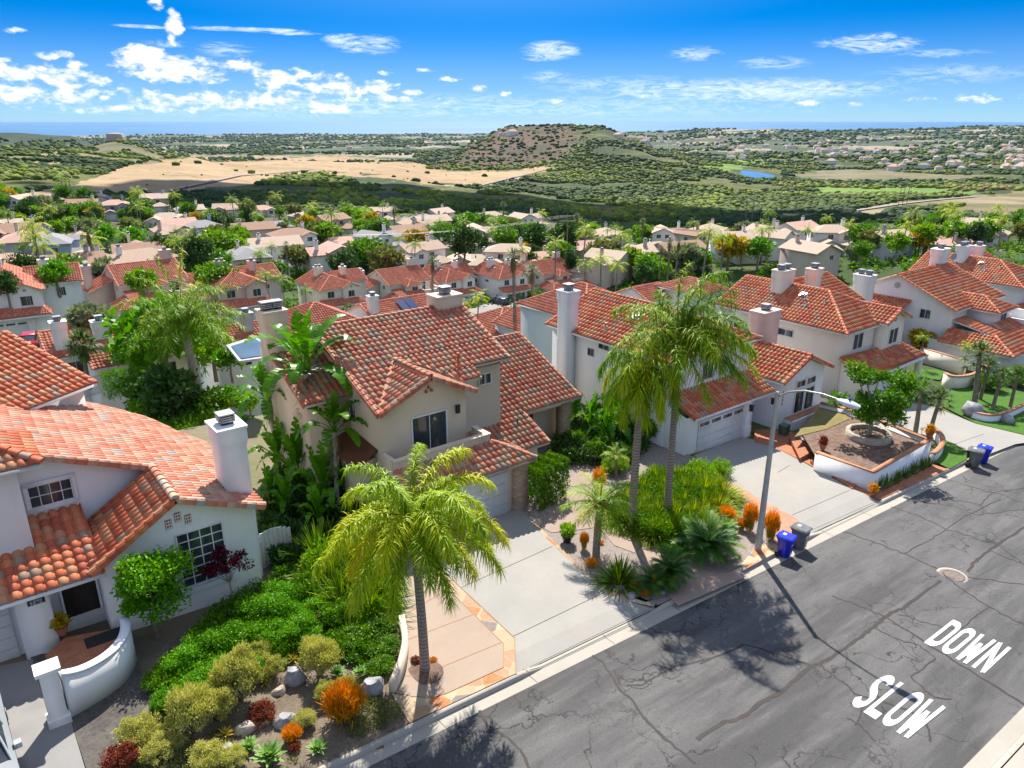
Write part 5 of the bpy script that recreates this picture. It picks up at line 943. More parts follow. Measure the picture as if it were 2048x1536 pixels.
# ------------------------------------------------------------------ street and front yards
RH = -0.12
def sheet(name, px, h, mat, name2=None, grid=False):
    mb = MB(); mb.poly([tuple(g(x, y, h)) for x, y in px]); o = mb.build(name, mat); tag(o, kind='structure'); return o
A0, A1 = g(737, 1533.8, RH), g(2031, 892.5, RH); KD = (A1 - A0); KD.z = 0; KD.normalize(); KN = Vector((-KD.y, KD.x, 0))
F0 = g(2021, 1440, RH); WID = (Vector((A0.x, A0.y, 0)) - Vector((F0.x, F0.y, 0))).dot(KN)
def kp(s, n, h):                                # s along the kerb from A0, n inward from the asphalt edge
    q = A0 + KD * s + KN * n; return (q.x, q.y, SL * q.x + h)
def kstrip(name, s0, s1, prof, mat, step=1.0, kind='structure'):
    mb = MB(); ns = max(2, int((s1 - s0) / step)); rows = [[kp(s0 + (s1 - s0) * i / ns, n, h(s0 + (s1 - s0) * i / ns) if callable(h) else h) for n, h in prof] for i in range(ns + 1)]; m_ = len(prof)
    mb.addf([p for r_ in rows for p in r_], [(i * m_ + k, (i + 1) * m_ + k, (i + 1) * m_ + k + 1, i * m_ + k + 1) for i in range(ns) for k in range(m_ - 1)]); o = mb.build(name, mat); tag(o, kind=kind); return o
kstrip('road', -40, 150, [(-WID, RH), (-WID * .5, RH + .05), (0, RH)], 'asphalt', 3)
def sk(px, py, h=0.0):
    q = g(px, py, h); return (q - A0).dot(KD)
dips = [(sk(1058, 1333), sk(1300, 1204)), (sk(1620, 1063), sk(1757, 1003)), (sk(1972, 905), sk(2075, 855)), (-24, sk(300, 1640))]
def kh(s):
    v = 1.0
    for a, b_ in dips: v = min(v, 1 - min(1, max(0, (s - a) / .9 + .5)) * min(1, max(0, (b_ - s) / .9 + .5)))
    return v
kstrip('gutter', -40, 150, [(0, RH + .004), (.04, RH + .006), (.48, RH - .012)], 'gutter', .5)
kstrip('kerb', -40, 150, [(.48, RH - .012), (.50, lambda s: RH + .012 + .118 * kh(s)), (.66, lambda s: RH + .03 + .11 * kh(s)), (.68, lambda s: RH + .03 + .11 * kh(s) - .03)], 'gutter', .3)
kstrip('gutter', -40, 150, [(-WID - .48, RH - .0), (-WID - .04, RH + .004), (-WID, RH + .006)], 'gutter', .5); kstrip('kerb', -40, 150, [(-WID - .66, RH + .03), (-WID - .50, RH + .03), (-WID - .48, RH - .01)], 'gutter', .6); kstrip('pavement', -40, 150, [(-WID - 2.2, RH + .05), (-WID - .70, RH + .035)], 'gutter', 3)
mb = MB(); mb.box(0, 1, 0, 1, 0, 1)
mb = MB()
for s in np.arange(-37, 150, 3.6):
    for n0, n1, h0, h1 in ((.03, .47, RH + .010, RH - .006), (.51, .65, RH + .03 + .12 * kh(s), RH + .03 + .12 * kh(s)), (-WID - 2.2, -WID - .7, RH + .056, RH + .041)): mb.ribbon([kp(s, n0, h0), kp(s, n1, h1)], .018)
tag(mb.build('kerb_joints', 'blackline'), kind='structure')
KB = [(1036, 1345), (1172, 1281), (1312, 1212)]
kl = lambda x: g(*x)
def ksheet(name, top, k0, k1, mat, h=.03, hk=-.07):
    """sheet whose lower side runs along the back of the kerb from pixel k0 to k1, dipping to the kerb"""
    s0, s1 = sk(*k0), sk(*k1); mb = MB(); P = [tuple(g(x, y, h)) for x, y in top]; a, b_ = kp(s0, 1.5, h), kp(s1, 1.5, h); mb.poly([P[0]] + [a, b_] + P[1:]) if False else None
    mb.poly(P + [b_, a]); mb.poly([b_, a, kp(s0, .68, hk), kp(s1, .68, hk)][::-1]); o = mb.build(name, mat); tag(o, kind='structure'); return o
ksheet('driveway', [(904, 1158), (868, 1120), (886, 1060), (1037, 1010), (1060, 1040), (1116, 1099), (1175, 1152), (1216, 1187), (1259, 1199), (1300, 1204)][::1], (1036, 1345), (1310, 1213), 'concrete')
ksheet('driveway', [(1441, 958), (1400, 925), (1389, 910), (1482, 874), (1525, 882), (1602, 922), (1672, 960), (1707, 978), (1764, 999)], (1612, 1070), (1770, 999), 'concrete')
sheet('driveway', [(1909, 889), (1881, 878), (1839, 868), (1802, 852), (1740, 835), (1700, 815), (1790, 800), (1864, 812), (1951, 847), (2039, 868), (2090, 880), (2031, 888), (1971, 911), (1930, 900)], .03, 'concrete')
sheet('patio_slab', [(785, 1384), (807, 1337), (813, 1306), (808, 1270), (775, 1215), (820, 1130), (862, 1128), (888, 1170), (1007, 1287), (1007, 1334), (891, 1387), (860, 1395), (822, 1392)], .05, 'concrete_pink')
sheet('flagstone_border', [(862, 1128), (900, 1155), (1029, 1275), (1033, 1346), (819, 1446), (783, 1386), (822, 1392), (860, 1395), (891, 1387), (1007, 1334), (1007, 1287), (888, 1170), (850, 1130)], .042, 'flagstone')
sheet('gravel_bed', [(1060, 1040), (1116, 1099), (1175, 1152), (1216, 1187), (1259, 1199), (1308, 1199), (1314, 1211), (1500, 1123), (1560, 1096), (1612, 1070), (1594, 1037), (1441, 958), (1391, 915), (1330, 890), (1130, 860), (1000, 960)], .008, 'gravel')
z5 = lambda L_: [(1000 + x / 3.2, 840 + y / 3.2) for x, y in L_]
sheet('garden_path', z5([(200, 650), (330, 600), (420, 440), (560, 420), (720, 630), (650, 680), (520, 700), (330, 720)]), .03, 'path_pink'); sheet('garden_path', z5([(650, 706), (735, 650), (930, 770), (860, 850), (730, 800)]), .03, 'path_pink')
sheet('garden_path', z5([(868, 850), (940, 785), (1120, 900), (1400, 985), (1520, 960), (1580, 1000), (1140, 1190), (1060, 1110), (1040, 1050)]), .03, 'path_pink'); sheet('patio', z5([(400, 430), (520, 300), (420, 240), (560, 170), (700, 240), (640, 400), (560, 415)]), .028, 'path_pink')
sheet('flagstone_border', z5([(190, 655), (215, 648), (560, 985), (680, 1085), (830, 1130), (930, 1165), (980, 1150), (1000, 1170), (985, 1195), (830, 1160), (690, 1120), (650, 1080), (560, 1005)]), .036, 'flagstone'); sheet('flagstone_border', z5([(1540, 930), (1640, 800), (1760, 790), (1800, 830), (1560, 960)]), .03, 'flagstone')
sheet('paver_strip', [(1418, 975), (1447, 957), (1490, 980), (1594, 1037), (1613, 1060), (1613, 1071), (1560, 1097), (1545, 1078), (1520, 1035), (1478, 1008), (1440, 992)], .05, 'pavers')
sheet('soil_bed', [(160, 1560), (262, 1460), (262, 1380), (330, 1290), (510, 1180), (560, 1130), (640, 1060), (760, 1070), (830, 1120), (783, 1212), (813, 1306), (785, 1384), (819, 1446), (630, 1545), (430, 1660)], .01, 'soil')
sheet('soil_path', [(60, 1310), (262, 1290), (300, 1400), (180, 1560), (140, 1437), (90, 1420)], .02, 'soil_damp'); sheet('driveway', [(-120, 1400), (-60, 1345), (65, 1318), (100, 1445), (140, 1437), (170, 1536), (240, 1690), (-300, 1800)], .03, 'concrete_old')
sheet('brick_walk', [(1745, 990), (1757, 986), (1867, 929), (1896, 938), (1758, 999), (1711, 979), (1700, 974), (1624, 932), (1547, 893), (1508, 884), (1508, 860), (1542, 858), (1599, 866), (1640, 905), (1640, 925), (1700, 960)], .045, 'brick_steps')
sheet('gravel_bed', [(1745, 988), (1757, 985), (1867, 928), (1858, 916), (1750, 975)], .055, 'mulch'); z7 = lambda L_: [(1408 + x / 3.2, 480 + y / 3.2) for x, y in L_]
sheet('lawn', [(1878, 874), (1912, 889), (1930, 900), (1934, 918), (1899, 937), (1862, 920), (1880, 900)], .06, 'lawn'); sheet('lawn', [(1883, 811), (1905, 775), (1960, 762), (2070, 790), (2120, 880), (2039, 867), (1951, 846)], .06, 'lawn'); sheet('lawn', [(1826, 735), (1890, 742), (1880, 760), (1830, 752)], .06, 'lawn')
# joints
mb = MB()
for L_ in ([(804, 1232), (888, 1183)], [(810, 1281), (948, 1228)], [(868, 1340), (1004, 1284)], [(813, 1317), (826, 1316)], [(806, 1352), (826, 1351)], [(866, 1354), (890, 1386)]): mb.ribbon([tuple(g(x, y, .056)) for x, y in L_], .035)
for L_ in ([(888, 1170), (1007, 1287), (1007, 1334), (891, 1387), (860, 1395), (822, 1392)], [(904, 1158), (1029, 1275), (1032, 1347)]): mb.ribbon([tuple(g(x, y, .057)) for x, y in L_], .03)
tag(mb.build('slab_joints', 'joint_brown'), kind='structure')
mb = MB()
for L_ in ([(922, 1175), (1104, 1093)], [(1025, 1273), (1210, 1184)], [(1060, 1334), (1300, 1218)], [(1584, 1030), (1700, 980)], [(1560, 915), (1490, 955), (1560, 940), (1592, 925)][:0], [(1555, 945), (1580, 930)], [(1624, 1060), (1754, 1002)], [(1906, 889), (1968, 868)]): mb.ribbon([tuple(g(x, y, .036)) for x, y in L_], .025)
tag(mb.build('driveway_joints', 'blackline'), kind='structure')
# crack sealant lines on the asphalt
def wig(P, k, amp, seed):
    rw = random.Random(seed); out = []
    for a, b_ in zip(P[:-1], P[1:]):
        for i in range(k): f = i / k; out.append((a[0] * (1 - f) + b_[0] * f + rw.uniform(-amp, amp), a[1] * (1 - f) + b_[1] * f + rw.uniform(-amp, amp)))
    return out + [P[-1]]
zc = lambda L_: [(1400 + x / 3.16, 1000 + y / 3.16) for x, y in L_]
CR = [(zc([(-20, 1520), (150, 1410), (240, 1395), (400, 1280), (520, 1215), (700, 1055), (750, 1045), (880, 965), (1040, 850), (1100, 810), (1165, 745), (1300, 680), (1520, 515)]), .16), (zc([(910, 200), (1150, 290), (1330, 360), (1510, 450), (1600, 530), (1760, 640), (1900, 720), (2060, 800)]), .09), (zc([(1200, 40), (1400, 110), (1560, 190), (1730, 240), (1900, 300), (2060, 420)]), .07), (zc([(750, 1045), (830, 1110), (930, 1180), (990, 1240), (1200, 1290), (1400, 1370), (1440, 1440), (1455, 1530)]), .08), (zc([(1165, 745), (1400, 890), (1700, 1080), (2060, 1300)]), .11), (zc([(1100, 810), (1200, 870), (1390, 930), (1490, 1000), (1400, 1080), (1330, 1120), (1480, 1250), (1590, 1260)]), .06), (zc([(830, 610), (950, 650), (1165, 745)]), .07), (zc([(700, 1055), (560, 1000), (280, 920), (0, 1040)]), .09), (zc([(1250, 725), (1400, 775), (1540, 808), (1650, 820)]), .05), (zc([(1820, 685), (1740, 740), (1650, 820)]), .05), (zc([(2060, 170), (1830, 320), (1740, 390), (1690, 460)]), .14), (zc([(1840, 330), (1960, 380), (2070, 420)]), .06), (zc([(1640, 490), (1850, 510), (2060, 545)]), .06), (zc([(1290, 340), (1450, 260), (1560, 180), (1700, 90), (1900, 0)]), .06), (zc([(930, 1380), (1000, 1420), (1110, 1530)]), .06), (zc([(1020, 1320), (1000, 1400), (980, 1430)]), .06), ([(1185, 1311), (1205, 1325), (1230, 1362), (1238, 1380), (1262, 1400), (1290, 1440), (1330, 1480), (1390, 1530)], .11), ([(1252, 1372), (1280, 1372), (1308, 1356), (1345, 1335), (1420, 1318)], .09), ([(1228, 1340), (1240, 1370)], .08), ([(958, 1420), (975, 1450), (1010, 1472), (1040, 1500), (1060, 1540)], .10), (zc([(1300, 0), (1600, 40), (1750, 100), (2060, 60)]), .05), ([(1875, 950), (1940, 975), (2000, 990), (2070, 1015)], .06), ([(1900, 1000), (1960, 1010), (1985, 985), (2060, 975)], .06)]
mb = MB()
for i, (L_, w) in enumerate(CR):
    Q = wig(L_, 6, 1.6, i); rw = random.Random(i); pts = []
    for x, y in Q:
        q = g(x, y, RH); n_ = -(q - A0).dot(KN); hh = RH + .05 * (1 - abs(n_ / WID - .5) * 2) + .008; pts.append((q.x, q.y, SL * q.x + hh))
    mb.ribbon(pts, [w * rw.uniform(.6, 1.05) for _ in pts])
tag(mb.build('sealed_cracks', 'sealant'), kind='structure')
# painted words
def stroke(mb, P, org, W, H, th=.24, asp=1.55, zo=0.0):
    P = [Vector((x, y * asp, 0)) for x, y in P]; L_, R_ = [], []
    for i, p in enumerate(P):
        d1 = (P[i] - P[i - 1]).normalized() if i else None; d2 = (P[i + 1] - P[i]).normalized() if i < len(P) - 1 else None; d = ((d1 or d2) + (d2 or d1)); d.normalize(); k = 1 / max(.5, d.dot(d1 or d2)); nn = Vector((-d.y, d.x, 0)) * th / 2 * k; L_.append(p + nn); R_.append(p - nn)
    vs = []
    for a in L_ + R_:
        u, v_ = a.x, a.y / asp; q = org + UX * (v_ * H) - UY * (u * W); s_ = -(q - A0).dot(KN); vs.append((q.x, q.y, SL * q.x + RH + .05 * (1 - abs(s_ / WID - .5) * 2) + .012 + zo))
    n = len(P); mb.addf(vs, [(i, i + 1, n + i + 1, n + i) for i in range(n - 1)])
arc = lambda cx, cy, rx, ry, a0, a1, n=9: [(cx + rx * math.cos(R(a0 + (a1 - a0) * i / n)), cy + ry * math.sin(R(a0 + (a1 - a0) * i / n))) for i in range(n + 1)]
GL = {'S': [arc(.5, .74, .36, .19, 15, 180, 8) + [(.16, .66), (.3, .56), (.7, .42), (.84, .32)] + arc(.5, .26, .36, .19, 0, -165, 8)[1:]], 'L': [[(.14, 1), (.14, 0)], [(.02, .07), (.98, .07)]], 'O': [arc(.5, .74, .38, .19, 0, 180) + arc(.5, .26, .38, .19, 180, 360) + [(.88, .74)]], 'W': [[(.1, 1), (.26, 0)], [(.26, 0), (.5, .72)], [(.5, .72), (.74, 0)], [(.74, 0), (.92, 1)], [(.20, .36), (.80, .36)], [(.18, .26), (.8, .26)]], 'D': [[(.14, 0), (.14, 1)], [(.04, .93), (.5, .93)] + arc(.5, .72, .38, .21, 90, 0, 6)[1:] + [(.88, .28)] + arc(.5, .28, .38, .21, 0, -90, 6)[1:] + [(.04, .07)]], 'N': [[(.12, 0), (.12, 1)], [(.12, 1), (.86, 0)], [(.86, 0), (.86, 1)]]}
def word(txt, org, w, H, gap, widths):
    x = 0
    for ch in txt:
        cw = widths.get(ch, w); mb = MB()
        for k_, st in enumerate(GL[ch]): stroke(mb, st, org - UY * x, cw, H, th=.28 * w / cw if ch != 'S' else .3, zo=.003 * k_)
        tag(mb.build('painted_letter', 'paint_white'), kind='structure'); x += cw + gap
pS = g(1700, 1404, RH); word('SLOW', Vector((pS.x - .08, pS.y, 0)), .42, 2.44, .075, {'W': .50, 'S': .44})
pD = g(1848, 1286, RH); word('DOWN', Vector((pD.x, pD.y, 0)), .43, 2.40, .09, {'W': .52})
pc = g(1904, 1153, RH); mb = MB(); mb.lathe((pc.x, pc.y, SL * pc.x + RH + .04), [(.50, 0), (.50, .022), (.36, .026), (.355, .018)], 32); o = mb.build('manhole_cover', ['manhole'], None, (pc.x, pc.y, SL * pc.x + RH), smooth=False)
mb = MB(); mb.lathe((pc.x, pc.y, SL * pc.x + RH + .04), [(.62, 0), (.62, .012), (.50, .015)], 32); q = mb.build('collar', 'gutter', o, (pc.x, pc.y, SL * pc.x + RH)); tag(o, 'round rusty manhole cover in a pale concrete ring in the road', 'manhole cover')
# street lamp
bl = g(1515.6, 1100); o = empty('street_lamp', bl, 'tall grey street lamp on a curved arm beside the blue and grey bins', 'street lamp'); mb = MB(); mb.tube([bl + UZ * -.1, bl + UZ * .0, bl + UZ * 7.5], [.16, .155, .085], 8); mb.build('pole', 'steel_pole', o, bl)
mb = MB(); mb.lathe(bl + UZ * 7.46, [(.10, 0), (.105, .06), (.06, .13)], 10); mb.tube([bl + Vector((0, -.05, 7.38)), bl + Vector((-.0, -.5, 7.72)), bl + Vector((-.02, -1.2, 7.98)), bl + Vector((-.05, -2.0, 8.08)), bl + Vector((-.08, -2.7, 8.06))], [.045, .045, .04, .036, .034], 7); mb.build('arm', 'metal_light', o, bl)
mb = MB(); n = 10; vs_ = []; hd = bl + Vector((-.08, -2.62, 8.04))
for i, (yy, w_, h_) in enumerate([(0, .05, .04), (.12, .12, .09), (.35, .17, .13), (.65, .19, .13), (.88, .15, .08), (.95, .05, .03)]):
    for k in range(n): a = 2 * math.pi * k / n; vs_.append((hd.x + math.cos(a) * w_, hd.y - yy, hd.z + math.sin(a) * h_ - .01 * i))
mb.addf(vs_, [(i * n + k, i * n + (k + 1) % n, (i + 1) * n + (k + 1) % n, (i + 1) * n + k) for i in range(5) for k in range(n)]); mb.build('lamp_head', 'light_lens', o, bl, smooth=True); mb = MB(); mb.lathe(hd + Vector((0, -.5, .12)), [(.05, 0), (.05, .07), (.02, .09)], 8); mb.build('light_sensor', 'plastic_blue', o, bl)
# wheeled bins
def bin_(loc, rz, m_, label, sc=1.0):
    o = empty('wheeled_bin', loc, label, 'bin', 'wheeled bins standing in the gutter', rz); b_ = MB(); lo_ = [(-.22, -.24, .06), (.22, -.24, .06), (.22, .22, .06), (-.22, .22, .06)]; hi_ = [(-.29, -.33, .98), (.29, -.33, .98), (.29, .30, .98), (-.29, .30, .98)]; b_.hexa(lo_, hi_)
    b_.box(-.31, .31, -.36, .33, .93, .985); b_.box(-.17, .17, -.345, -.29, .78, .84); b_.build('body', m_, o); l_ = MB(); l_.hexa([(-.32, -.39, .99), (.32, -.39, .99), (.32, .36, 1.02), (-.32, .36, 1.02)], [(-.28, -.34, 1.05), (.28, -.34, 1.05), (.28, .30, 1.10), (-.28, .30, 1.10)]); l_.build('lid', m_, o)
    q = MB(); q.tube([(-.26, .40, .98), (.26, .40, .98)], .022, 6); q.tube([(-.22, .30, .93), (-.22, .40, .98)], .02, 5); q.tube([(.22, .30, .93), (.22, .40, .98)], .02, 5); q.build('handle', m_, o)
    for sx in (-1, 1): q = MB(); q.tube([(sx * .2, .24, .14), (sx * .29, .24, .14)], .14, 12); q.build('wheel', 'rubber', o)
    q = MB(); q.box(-.10, .10, -.302, -.296, .62, .70); q.build('sticker', 'paint_white', o); q = MB(); q.box(-.07, .12, .02, .2, 1.085, 1.09); q.build('lid_label', 'paint_white', o); o.scale = (sc,) * 3; return o
def gr_(px, py, h=0): q = g(px, py, h); return q
bin_(gr_(1568, 1112, RH), R(12), 'plastic_blue', 'blue wheeled bin with a white lid sticker beside the street lamp'); bin_(gr_(1597, 1096, RH), R(8), 'plastic_grey', 'grey wheeled bin with a pale lid behind the blue bin near the lamp', 1.04)
bin_(gr_(1946, 934, RH), R(15), 'plastic_grey', 'grey wheeled bin by the lawn strip at the right end of the kerb', 1.08); bin_(gr_(1964, 925, RH), R(10), 'plastic_blue', 'blue wheeled bin half hidden behind the grey bin by the lawn strip')
# planter wall of the house with the tree ring
def curve_wall(mb, P, th, z0, z1, cap=None, capmb=None, capth=.07, capo=.04, smooth=0):
    P = [Vector((p[0], p[1], 0)) for p in P]; zz0 = list(z0) if hasattr(z0, '__len__') else [z0] * len(P); zz1 = list(z1) if hasattr(z1, '__len__') else [z1] * len(P); L_, R_ = [], []
    for _ in range(smooth):
        Q, a0, a1 = [P[0]], [zz0[0]], [zz1[0]]
        for i in range(len(P) - 1):
            for f in ((.25, .75) if 0 < i < len(P) - 2 else (.75,) if i == 0 else (.25,)): Q.append(P[i].lerp(P[i + 1], f)); a0.append(zz0[i] * (1 - f) + zz0[i + 1] * f); a1.append(zz1[i] * (1 - f) + zz1[i + 1] * f)
        P, zz0, zz1 = Q + [P[-1]], a0 + [zz0[-1]], a1 + [zz1[-1]]
    for i, p in enumerate(P): d = P[min(i + 1, len(P) - 1)] - P[max(i - 1, 0)]; nn = Vector((-d.y, d.x, 0)).normalized(); L_.append(nn); 
    n = len(P)
    def strip(m_, k, zl, zh):
        A_ = [P[i] - L_[i] * k for i in range(n)]; B_ = [P[i] + L_[i] * k for i in range(n)]; vs = [(v.x, v.y, zl[i]) for i, v in enumerate(A_)] + [(v.x, v.y, zh[i]) for i, v in enumerate(A_)] + [(v.x, v.y, zh[i]) for i, v in enumerate(B_)] + [(v.x, v.y, zl[i]) for i, v in enumerate(B_)]
        m_.addf(vs, [(r_ * n + i, r_ * n + i + 1, ((r_ + 1) % 4) * n + i + 1, ((r_ + 1) % 4) * n + i) for r_ in range(4) for i in range(n - 1)] + [(0, n, 2 * n, 3 * n), (4 * n - 1, 3 * n - 1, 2 * n - 1, n - 1)])
    strip(mb, th / 2, zz0, zz1)
    if capmb is not None: strip(capmb, th / 2 + capo, [z + .002 for z in zz1], [z + capth for z in zz1])
ZP = -.78; c1, c2, c3, c4 = (atz(x, y, ZP) for x, y in ((1633, 905), (1745, 945), (1859, 880), (1760, 842))); c5, c6 = atz(1690, 818, ZP), atz(1641, 806, ZP)
o = empty('planter_wall', (c2.x, c2.y, -1.86), 'white planter wall with brick cap around the bark bed and tree ring', 'wall'); w_, cp = MB(), MB(); og = (c2.x, c2.y, -1.86)
curve_wall(w_, [c1, c2, c3, c4, c5, c6], .24, -3.0, ZP, None, cp); w_.build('wall', 'stucco_bluewhite', o, og); cp.build('brick_cap', 'cap_brick', o, og)
mb = MB(); mb.poly([(p.x, p.y, ZP - .28) for p in (c1, c2, c3, c4, c5, c6, atz(1600, 850, ZP))]); tag(mb.build('bark_bed', 'mulch'), kind='structure'); mb = MB(); mb.poly([(p.x, p.y, ZP - .25) for p in (atz(1590, 866, ZP), atz(1655, 850, ZP), atz(1700, 830, ZP), atz(1690, 818, ZP), atz(1641, 806, ZP))]); tag(mb.build('dry_grass', 'lawn_dry'), kind='structure')
rc = atz(1736, 874, ZP - .28); rc0 = (rc.x, rc.y, ZP - .28); o = empty('tree_ring', rc0, 'round block tree ring on the bark bed inside the white planter wall', 'tree ring'); mb = MB(); mb.lathe(rc0, [(1.28, -.05), (1.28, .36), (1.02, .36), (1.02, .12)], 36); mb.build('ring', 'rock_tan', o, rc0); mb = MB(); mb.lathe(rc0, [(1.01, .14), (.5, .18), (.05, .2)], 24); mb.build('soil', 'mulch', o, rc0)
# brick steps and low garden wall beside the driveway
for i, (P, h0, h1) in enumerate([([(1578, 885), (1617, 866), (1640, 905), (1598, 925)], -.1, .55), ([(1620, 928), (1634, 915), (1679, 938), (1661, 952)], -.1, .32), ([(1664, 955), (1680, 942), (1722, 965), (1704, 980)], -.1, .16)]):
    b_ = [g(x, y, 0) for x, y in P]; mb = MB(); mb.hexa([(p.x, p.y, p.z + h0) for p in b_], [(p.x, p.y, b_[0].z + h1 * .7) for p in b_]); tag(mb.build('brick_step', 'brick_steps', None, tuple(b_[0])), ['wide brick landing in front of the low white wall end', 'middle brick step beside the long planter wall', 'lowest brick step next to the driveway edge'][i], 'step', 'brick steps up to the front door')
a, b_ = g(1600, 885, .1), g(1629, 898, .1); mb = MB(); curve_wall(mb, [a, b_], .2, a.z - .3, a.z + .45); tag(mb.build('garden_wall', 'stucco_bluewhite', None, tuple(a)), 'short low white wall end between the brick landing and dry grass', 'wall')
# small curved retaining wall by the pink slab
P = [g(805, 1262), g(811, 1290), g(812, 1312), g(806, 1340), g(797, 1362), g(784, 1386)]; mb = MB(); curve_wall(mb, P, .2, P[0].z - .2, [p.z + h for p, h in zip(P, (.7, .66, .62, .58, .5, .42))], smooth=2); tag(mb.build('retaining_wall', 'stucco_tan', None, tuple(P[-1])), 'curved tan retaining wall between the shrubs and the pink slab', 'wall')
# entry wall of the left house
og = g(120, 1443); o = empty('entry_wall', og, 'white curved entry wall with a square pillar in front of the left porch', 'wall'); mb = MB(); cx, cy = og.x, og.y; z0 = og.z; mb.box(cx - .30, cx + .30, cy - .26, cy + .26, z0 - .1, z0 + .28); mb.box(cx - .24, cx + .24, cy - .2, cy + .2, z0 + .28, z0 + 1.9); mb.box(cx - .33, cx + .33, cy - .3, cy + .3, z0 + 1.9, z0 + 2.02); mb.build('pillar', 'stucco_white', o, og)
P = [g(140, 1432), g(175, 1412), g(215, 1388), g(245, 1365), g(262, 1340), g(266, 1318), g(262, 1300)]; mb, cp = MB(), MB(); curve_wall(mb, P, .24, z0 - .3, [z0 + h for h in (1.55, 1.3, 1.22, 1.22, 1.22, 1.22, 1.22)], None, cp, .05, .03, 3); mb.build('curved_wall', 'stucco_white', o, og); cp.build('coping', 'stucco_bluewhite', o, og)
mb = MB(); pf = [atz(96, 1338, .45), atz(200, 1340, .45), atz(243, 1318, .45), atz(232, 1256, .45), atz(130, 1275, .45), atz(90, 1310, .45)]; mb.hexa([(p.x, p.y, -.1) for p in pf], [tuple(p) for p in pf]); tag(mb.build('porch', 'brick_steps'), kind='structure')
def hgt(base, y):
    lo_, hi_ = 0.0, 40.0
    for _ in range(30):
        m_ = (lo_ + hi_) / 2
        if pix(Vector(base) + UZ * m_)[1] > y: lo_ = m_
        else: hi_ = m_
    return lo_
# ------------------------------------------------------------------ the five houses along the street
def part(mb, name, m_, o, og): return mb.build(name, m_, o, og)
# house B: tan stucco with the balcony
ogB = (14.5, 28.1, -0.95); B = empty('two_storey_house', ogB, 'tan stucco house with balcony and mixed rose roof tiles behind the golden palm', 'house'); r = Roof(0); w_ = MB()
YR, ZR = 34.2, 7.25; YE, ZE = 27.55, 4.72; sB = (ZR - ZE) / (YR - YE); nB = (0, -sB, 1); pB = (14, YE, ZE)
XL, XRr = 13.95, 27.0
q1 = on(1020, 716, pB, nB); q2 = on(953, 731, pB, nB); q3 = on(972, 762, pB, nB); XR_ = on(932, 616, pB, nB).x; YS = q2.y; zB = lambda y: ZE + (y - YE) * sB
YV = YE + (5.98 - ZE) / sB; YQ = 28.4
r.plane([(XL, YE, ZE), (16.65, YV, zB(YV)), (XL, YV, zB(YV))]); r.plane([(19.0, YQ, zB(YQ)), (q3.x, YQ, zB(YQ)), (q3.x, YS, zB(YS)), (18.3, YS, zB(YS))]); r.plane([(18.3, YS, zB(YS)), (q1.x, YS, zB(YS)), (q1.x + .1, YV, zB(YV)), (16.65, YV, zB(YV))]); r.plane([(XL, YV, zB(YV)), (q1.x + .1, YV, zB(YV)), (XR_, YR, ZR), (XL, YR, ZR)]); r.plane([(XL, YR + 5.2, ZR - 5.2 * sB), (XR_, YR + 5.2, ZR - 5.2 * sB), (XR_, YR, ZR), (XL, YR, ZR)])
r.cap((XL, YR, ZR + .03), (XR_, YR, ZR + .03)); r.rake((XL, YE, ZE), (XL, YR, ZR), (-1, 0, 0)); r.rake((q1.x, YS, zB(YS)), (XR_, YR, ZR), (1, 0, 0)); r.rake((XL, YR + 5.2, ZR - 5.2 * sB), (XL, YR, ZR), (-1, 0, 0))
# dormer gable over the balcony door
ax, az0, zl, yf = 16.65, 5.95, 4.74, 27.55; xr = 19.15; yb = YV; yv = YE + .1
r.plane([(XL - .0, yf - .05, zl + .03), (ax, yf - .05, az0 + .03), (ax, yb, az0 + .03), (XL + .05, yv, zl + .03)]); r.plane([(xr, yf - .05, zl + .03), (xr, 28.6, zl + .03), (ax, yb, az0 + .03), (ax, yf - .05, az0 + .03)])
r.cap((ax, yf - .05, az0 + .08), (ax, yb, az0 + .08)); r.rake((XL, yf - .05, zl + .03), (ax, yf - .05, az0 + .03), (0, -1, 0)); r.rake((xr, yf - .05, zl + .03), (ax, yf - .05, az0 + .03), (0, -1, 0))
walls(w_, [(14.4, 27.95, 4.84), (ax, 27.95, 5.93), (18.8, 27.95, 4.84), (18.8, 29.6, 5.1), (22.1, 29.6, 5.05), (22.1, YR, 6.9), (22.1, 39, 5.2), (14.4, 39, 5.3), (14.4, YR, 7.1)], -1.2)
# lower main roof to the right
sL = .47; e1, e2 = atz(1162, 793, 1.75), atz(1050, 826, 1.75); YL = (e1.y + e2.y) / 2; ZL = 1.75; nL = (0, -sL, 1); pL = (20, YL, ZL); zL = lambda y: ZL + (y - YL) * sL
f1, f2 = on(1100, 884, pL, nL), on(1053, 897, pL, nL); t1, t2 = on(1040, 667, pL, nL), on(992, 674, pL, nL); XW = e1.x; XE = f1.x; YF = f1.y; YT = t1.y
r.plane([(XE, YL, ZL), (XW, YL, ZL), (t1.x, YT, zL(YT)), (XE, YT, zL(YT))]); r.plane([(18.8, YF, zL(YF)), (XE, YF, zL(YF)), (XE, YT, zL(YT)), (18.8, YT, zL(YT))])
r.rake((XW, YL, ZL), (t1.x, YT, zL(YT)), (1, 0, 0)); r.rake((XE, YF, zL(YF)), (XE, YL + .1, zL(YL)), (1, 0, 0)); r.cap((t2.x - 2, YT, zL(YT) + .03), (t1.x, YT, zL(YT) + .03))
